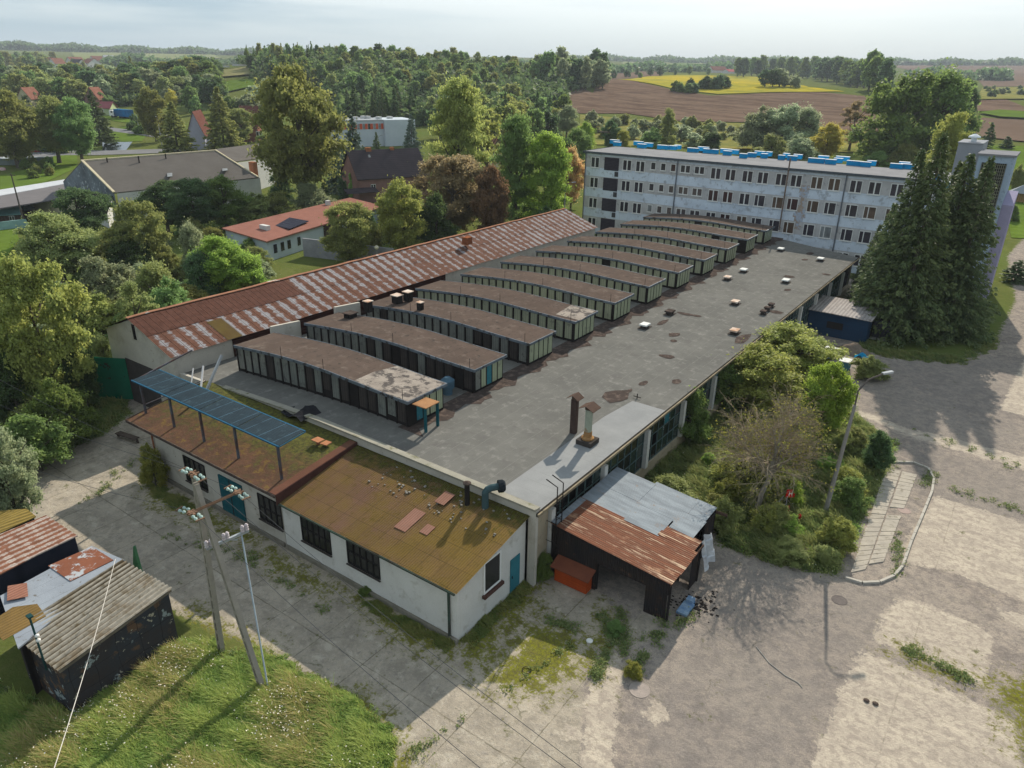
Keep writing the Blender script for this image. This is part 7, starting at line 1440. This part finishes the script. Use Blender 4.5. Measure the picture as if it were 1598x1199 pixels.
# ================= GRASS AND WEEDS =================
def blades(name,polys,n,hh,lab,cols,seed,wid=.035,flower=0,clip=None,conv=True,patch=False):
    g=np.random.default_rng(seed); out=[]
    for poly in polys:
        P=np.array(W(poly) if conv else poly); x0,y0=P.min(0);x1,y1=P.max(0); area=(x1-x0)*(y1-y0)
        X=g.uniform(x0,x1,n*2);Y=g.uniform(y0,y1,n*2); s_=sdf([tuple(p) for p in P],X,Y)+.22*np.sin(X*2.7+Y*1.9)+.16*np.sin(X*6.1-Y*4.3)+.1*g.normal(size=len(X)); k=s_>0; out.append(np.stack([X[k],Y[k],s_[k]],1))
    A=np.vstack(out); 
    if patch: A=A[(np.sin(A[:,0]*.9+2)+np.cos(A[:,1]*1.2+A[:,0]*.5)+.6*g.normal(size=len(A)))>.6]
    if len(A)>n: A=A[g.choice(len(A),n,replace=False)]
    m=len(A); cl=np.sin(A[:,0]*1.9+np.sin(A[:,1]*1.3)*2)*np.cos(A[:,1]*2.3+A[:,0]*.7); edge=np.clip(A[:,2]/.5,.35,1)
    h=hh*(.5+.6*g.random(m))*(1+.35*cl)*edge; th=g.uniform(0,6.283,m); w_=wid*(.6+.8*g.random(m)); wind=np.array([-.55,-.35])
    bx=np.stack([A[:,0],A[:,1],np.zeros(m)-.01],1); side=np.stack([np.cos(th),np.sin(th),np.zeros(m)],1)*w_[:,None]
    lean=np.stack([wind[0]*h*(.5+g.random(m))+g.normal(size=m)*.4*h,wind[1]*h*(.5+g.random(m))+g.normal(size=m)*.4*h,h],1)
    mid=bx+lean*np.array([.35,.35,.62]); tip=bx+lean
    V=np.stack([bx-side,bx+side,mid+side*.8,tip+side*.15,tip-side*.15,mid-side*.8],1).reshape(-1,3)
    i=np.arange(m)*6; F=np.concatenate([np.stack([i,i+1,i+2,i+5],1),np.stack([i+5,i+2,i+3,i+4],1)])
    t=np.clip(.5+.35*cl+.25*g.normal(size=m),0,1)
    me=fastmesh(name,V,F,[cols],np.concatenate([t,t])); o=bpy.data.objects.new(name,me); COL.objects.link(o); tag(o,lab,'grass',kind='stuff')
    if flower:
        j=g.choice(m,flower,replace=False); j=j[np.sin(A[j,0]*1.1+1)+np.cos(A[j,1]*1.4)+g.normal(size=len(j))*.5>.3]
        C=tip[j]+np.array([0,0,.03]); nn=np.tile([0,0,1.0],(len(C),1))+g.normal(size=C.shape)*.3; nn/=np.linalg.norm(nn,axis=1,keepdims=True); V,F=quads(C,nn,.02+.025*g.random(len(C)),.9)
        me=fastmesh('weed_flowers',V,F,[Mflower]); o=bpy.data.objects.new('weed_flowers',me); COL.objects.link(o); tag(o,'tiny white flower heads in the tall grass','wildflowers',kind='stuff')
Mflower=mat('flower_white',(.72,.70,.62),(.6,.52,.42),2,.8)
LC['grass']=leafmat('grass_blade',(.055,.090,.016),(.165,.185,.038),.5,0)
LC['weed']=leafmat('weed_blade',(.042,.064,.016),(.125,.125,.036),.5,0)
GR=[(-60,1400),(-60,1040),(0,1080),(112,1118),(286,1006),(335,1000),(345,1022),(420,1018),(470,1052),(555,1090),(600,1135),(612,1165),(600,1230),(560,1400)]
blades('tall_grass',[GR],210000,.46,'tall wind combed grass in the lower left corner',LC['grass'],1,.022,2600)
blades('dry_grass',[GR],60000,.62,'dry yellowish stalks standing in patches of the tall grass',leafmat('dry_blade',(.09,.088,.028),(.18,.155,.06),.4,0),7,.016,1500,patch=True)
blades('island_grass',[[(985,740),(1112,822),(1122,850),(1200,880),(1303,898),(1320,860),(1352,800),(1385,738),(1398,692),(1345,655),(1290,600),(1180,520),(1090,592)]],110000,.6,'rough weeds and grass covering the scrub island',LC['weed'],2,.035,500)
blades('edge_weeds',[[(712,1003),(755,960),(812,905),(838,880),(850,890),(820,930),(770,980),(735,1015)],[(560,930),(640,965),(716,1003),(700,1015),(640,990),(560,945)],[(235,745),(260,765),(330,800),(330,815),(260,790),(228,760)],[(845,875),(862,850),(868,870),(850,905)]],16000,.28,'weeds along the foot of the annex walls',LC['weed'],3,.03)
blades('gate_weeds',[[(30,745),(75,712),(160,680),(200,650),(190,600),(150,560),(0,560),(0,760)],[(1345,470),(1330,520),(1400,548),(1500,556),(1555,528),(1560,540),(1500,570),(1390,560),(1335,545)]],30000,.35,'weeds and grass beside the green gate and under the spruces',LC['weed'],4,.05)
def leafy(name,poly,n,r0,r1,lab,col,seed):
    g=np.random.default_rng(seed); P=np.array(W(poly)); x0,y0=P.min(0);x1,y1=P.max(0); X=g.uniform(x0,x1,n*4);Y=g.uniform(y0,y1,n*4)
    k=(sdf([tuple(p) for p in P],X,Y)>-.1)&(np.sin(X*1.3+1)+np.cos(Y*1.7)+g.normal(size=len(X))*.5>.1); X=X[k][:n];Y=Y[k][:n]; C=[]
    for x,y in zip(X,Y):
        r=g.uniform(r0,r1); m=int(90*r/r1)+20; u=g.normal(size=(m,3)); u/=np.linalg.norm(u,axis=1,keepdims=True); u[:,2]=abs(u[:,2]); C.append(np.array([x,y,0])+u*r*g.uniform(.4,1.1,(m,1))*np.array([1,1,g.uniform(.9,1.6)]))
    C=np.vstack(C); nn=g.normal(size=C.shape)*.6; nn[:,2]+=.5; nn/=np.linalg.norm(nn,axis=1,keepdims=True); V,F=quads(C,nn,.045*(.5+.9*g.random(len(C))))
    o=bpy.data.objects.new(name,fastmesh(name,V,F,[LC[col]],g.random(len(F)))); COL.objects.link(o); tag(o,lab,'weeds',kind='stuff')
leafy('leafy_weeds',GR,420,.12,.38,'broad leaved weeds mixed into the tall grass','green',11)
leafy('pale_weeds',GR,160,.10,.30,'pale seeding weeds mixed into the tall grass','grey',12)
IP=[(985,740),(1112,822),(1122,850),(1200,880),(1303,898),(1320,860),(1352,800),(1385,738),(1398,692),(1345,655),(1290,600),(1180,520),(1090,592)]
leafy('island_weeds',IP,700,.2,.6,'tangled leafy weeds over the scrub island','olive',13)
leafy('island_bright_weeds',IP,350,.2,.5,'bright green weeds over the scrub island','bright',14)
tufts=[]; g=random.Random(9)
lines_=[[(940,960),(955,1000),(935,1040),(925,1060)],[(968,950),(972,990),(975,1020)],[(1010,1020),(985,1055)],[(1040,960),(1020,1010)],[(1410,1010),(1470,1040),(1520,1065)],[(1010,1000),(1090,960)],[(1440,760),(1455,740)],[(1405,830),(1400,900)],[(1340,730),(1400,735)],[(1480,760),(1598,800)],[(1430,670),(1598,735)],[(360,860),(520,960)],[(260,840),(400,870)],[(130,790),(230,700)],[(850,965),(900,985)],[(640,1180),(900,1000)]]
for L in lines_:
    for (xa,ya),(xb_,yb_) in zip(L[:-1],L[1:]):
        for i in range(26):
            t=g.random(); x,y=G(xa+(xb_-xa)*t+g.gauss(0,4),ya+(yb_-ya)*t+g.gauss(0,3)); r=g.uniform(.08,.3); tufts.append([(x-r,y-r),(x+r,y-r),(x+r,y+r),(x-r,y+r)])
A=[]
C=[];Nn=[]
for q in tufts:
    cx=(q[0][0]+q[2][0])/2;cy=(q[0][1]+q[2][1])/2;r=(q[2][0]-q[0][0])/2
    for _ in range(int(30*r/.2)): C.append([cx+g.gauss(0,r*.6),cy+g.gauss(0,r*.6),g.uniform(.01,r*.8)]); Nn.append([g.gauss(0,.6),g.gauss(0,.6),.8])
C=np.array(C);Nn=np.array(Nn);Nn/=np.linalg.norm(Nn,axis=1,keepdims=True); V,F=quads(C,Nn,.05*(.6+.8*rng.random(len(C))))
o=bpy.data.objects.new('crack_weeds',fastmesh('crack_weeds',V,F,[LC['weed']],rng.random(len(F)))); COL.objects.link(o); tag(o,'small weeds growing in the joints of the concrete yard','weeds',kind='stuff')
# weed shrubs at walls
for kd,c,x,yb,yt,wp,lab in [('bush','yellow',237,758,690,50,'yellow weed shrub at the left corner of the mossy annex'),('sparse','yellow',838,845,765,62,'weed sprouting beside the ladder top'),('bush','green',850,900,862,40,'green weeds between door and tin garage'),('bush','green',960,988,966,34,'leafy weed on the mossy concrete'),('bush','yellow',988,1052,1034,34,'small yellow bush by the pale path strip'),('bush','green',575,925,914,34,'dark weed at the foot of the cream wall')]:
    tree(kd,c,x,yb,yt,wp,lab,'weed','weed')
# ================= HAZE =================
hm=bpy.data.materials.new('haze'); hm.use_nodes=True; t=hm.node_tree; t.nodes.clear(); ou=t.nodes.new('ShaderNodeOutputMaterial'); pv=t.nodes.new('ShaderNodeVolumePrincipled')
pv.inputs['Color'].default_value=(.80,.88,1,1); pv.inputs['Density'].default_value=HAZE; pv.inputs['Anisotropy'].default_value=0; t.links.new(pv.outputs[0],ou.inputs['Volume'])
b=MB(); b.box(-5600,5600,-5600,5600,-8,125); hzo=b.build('haze',hm); tag(hzo,'thin bluish air over the whole landscape','haze',kind='stuff')
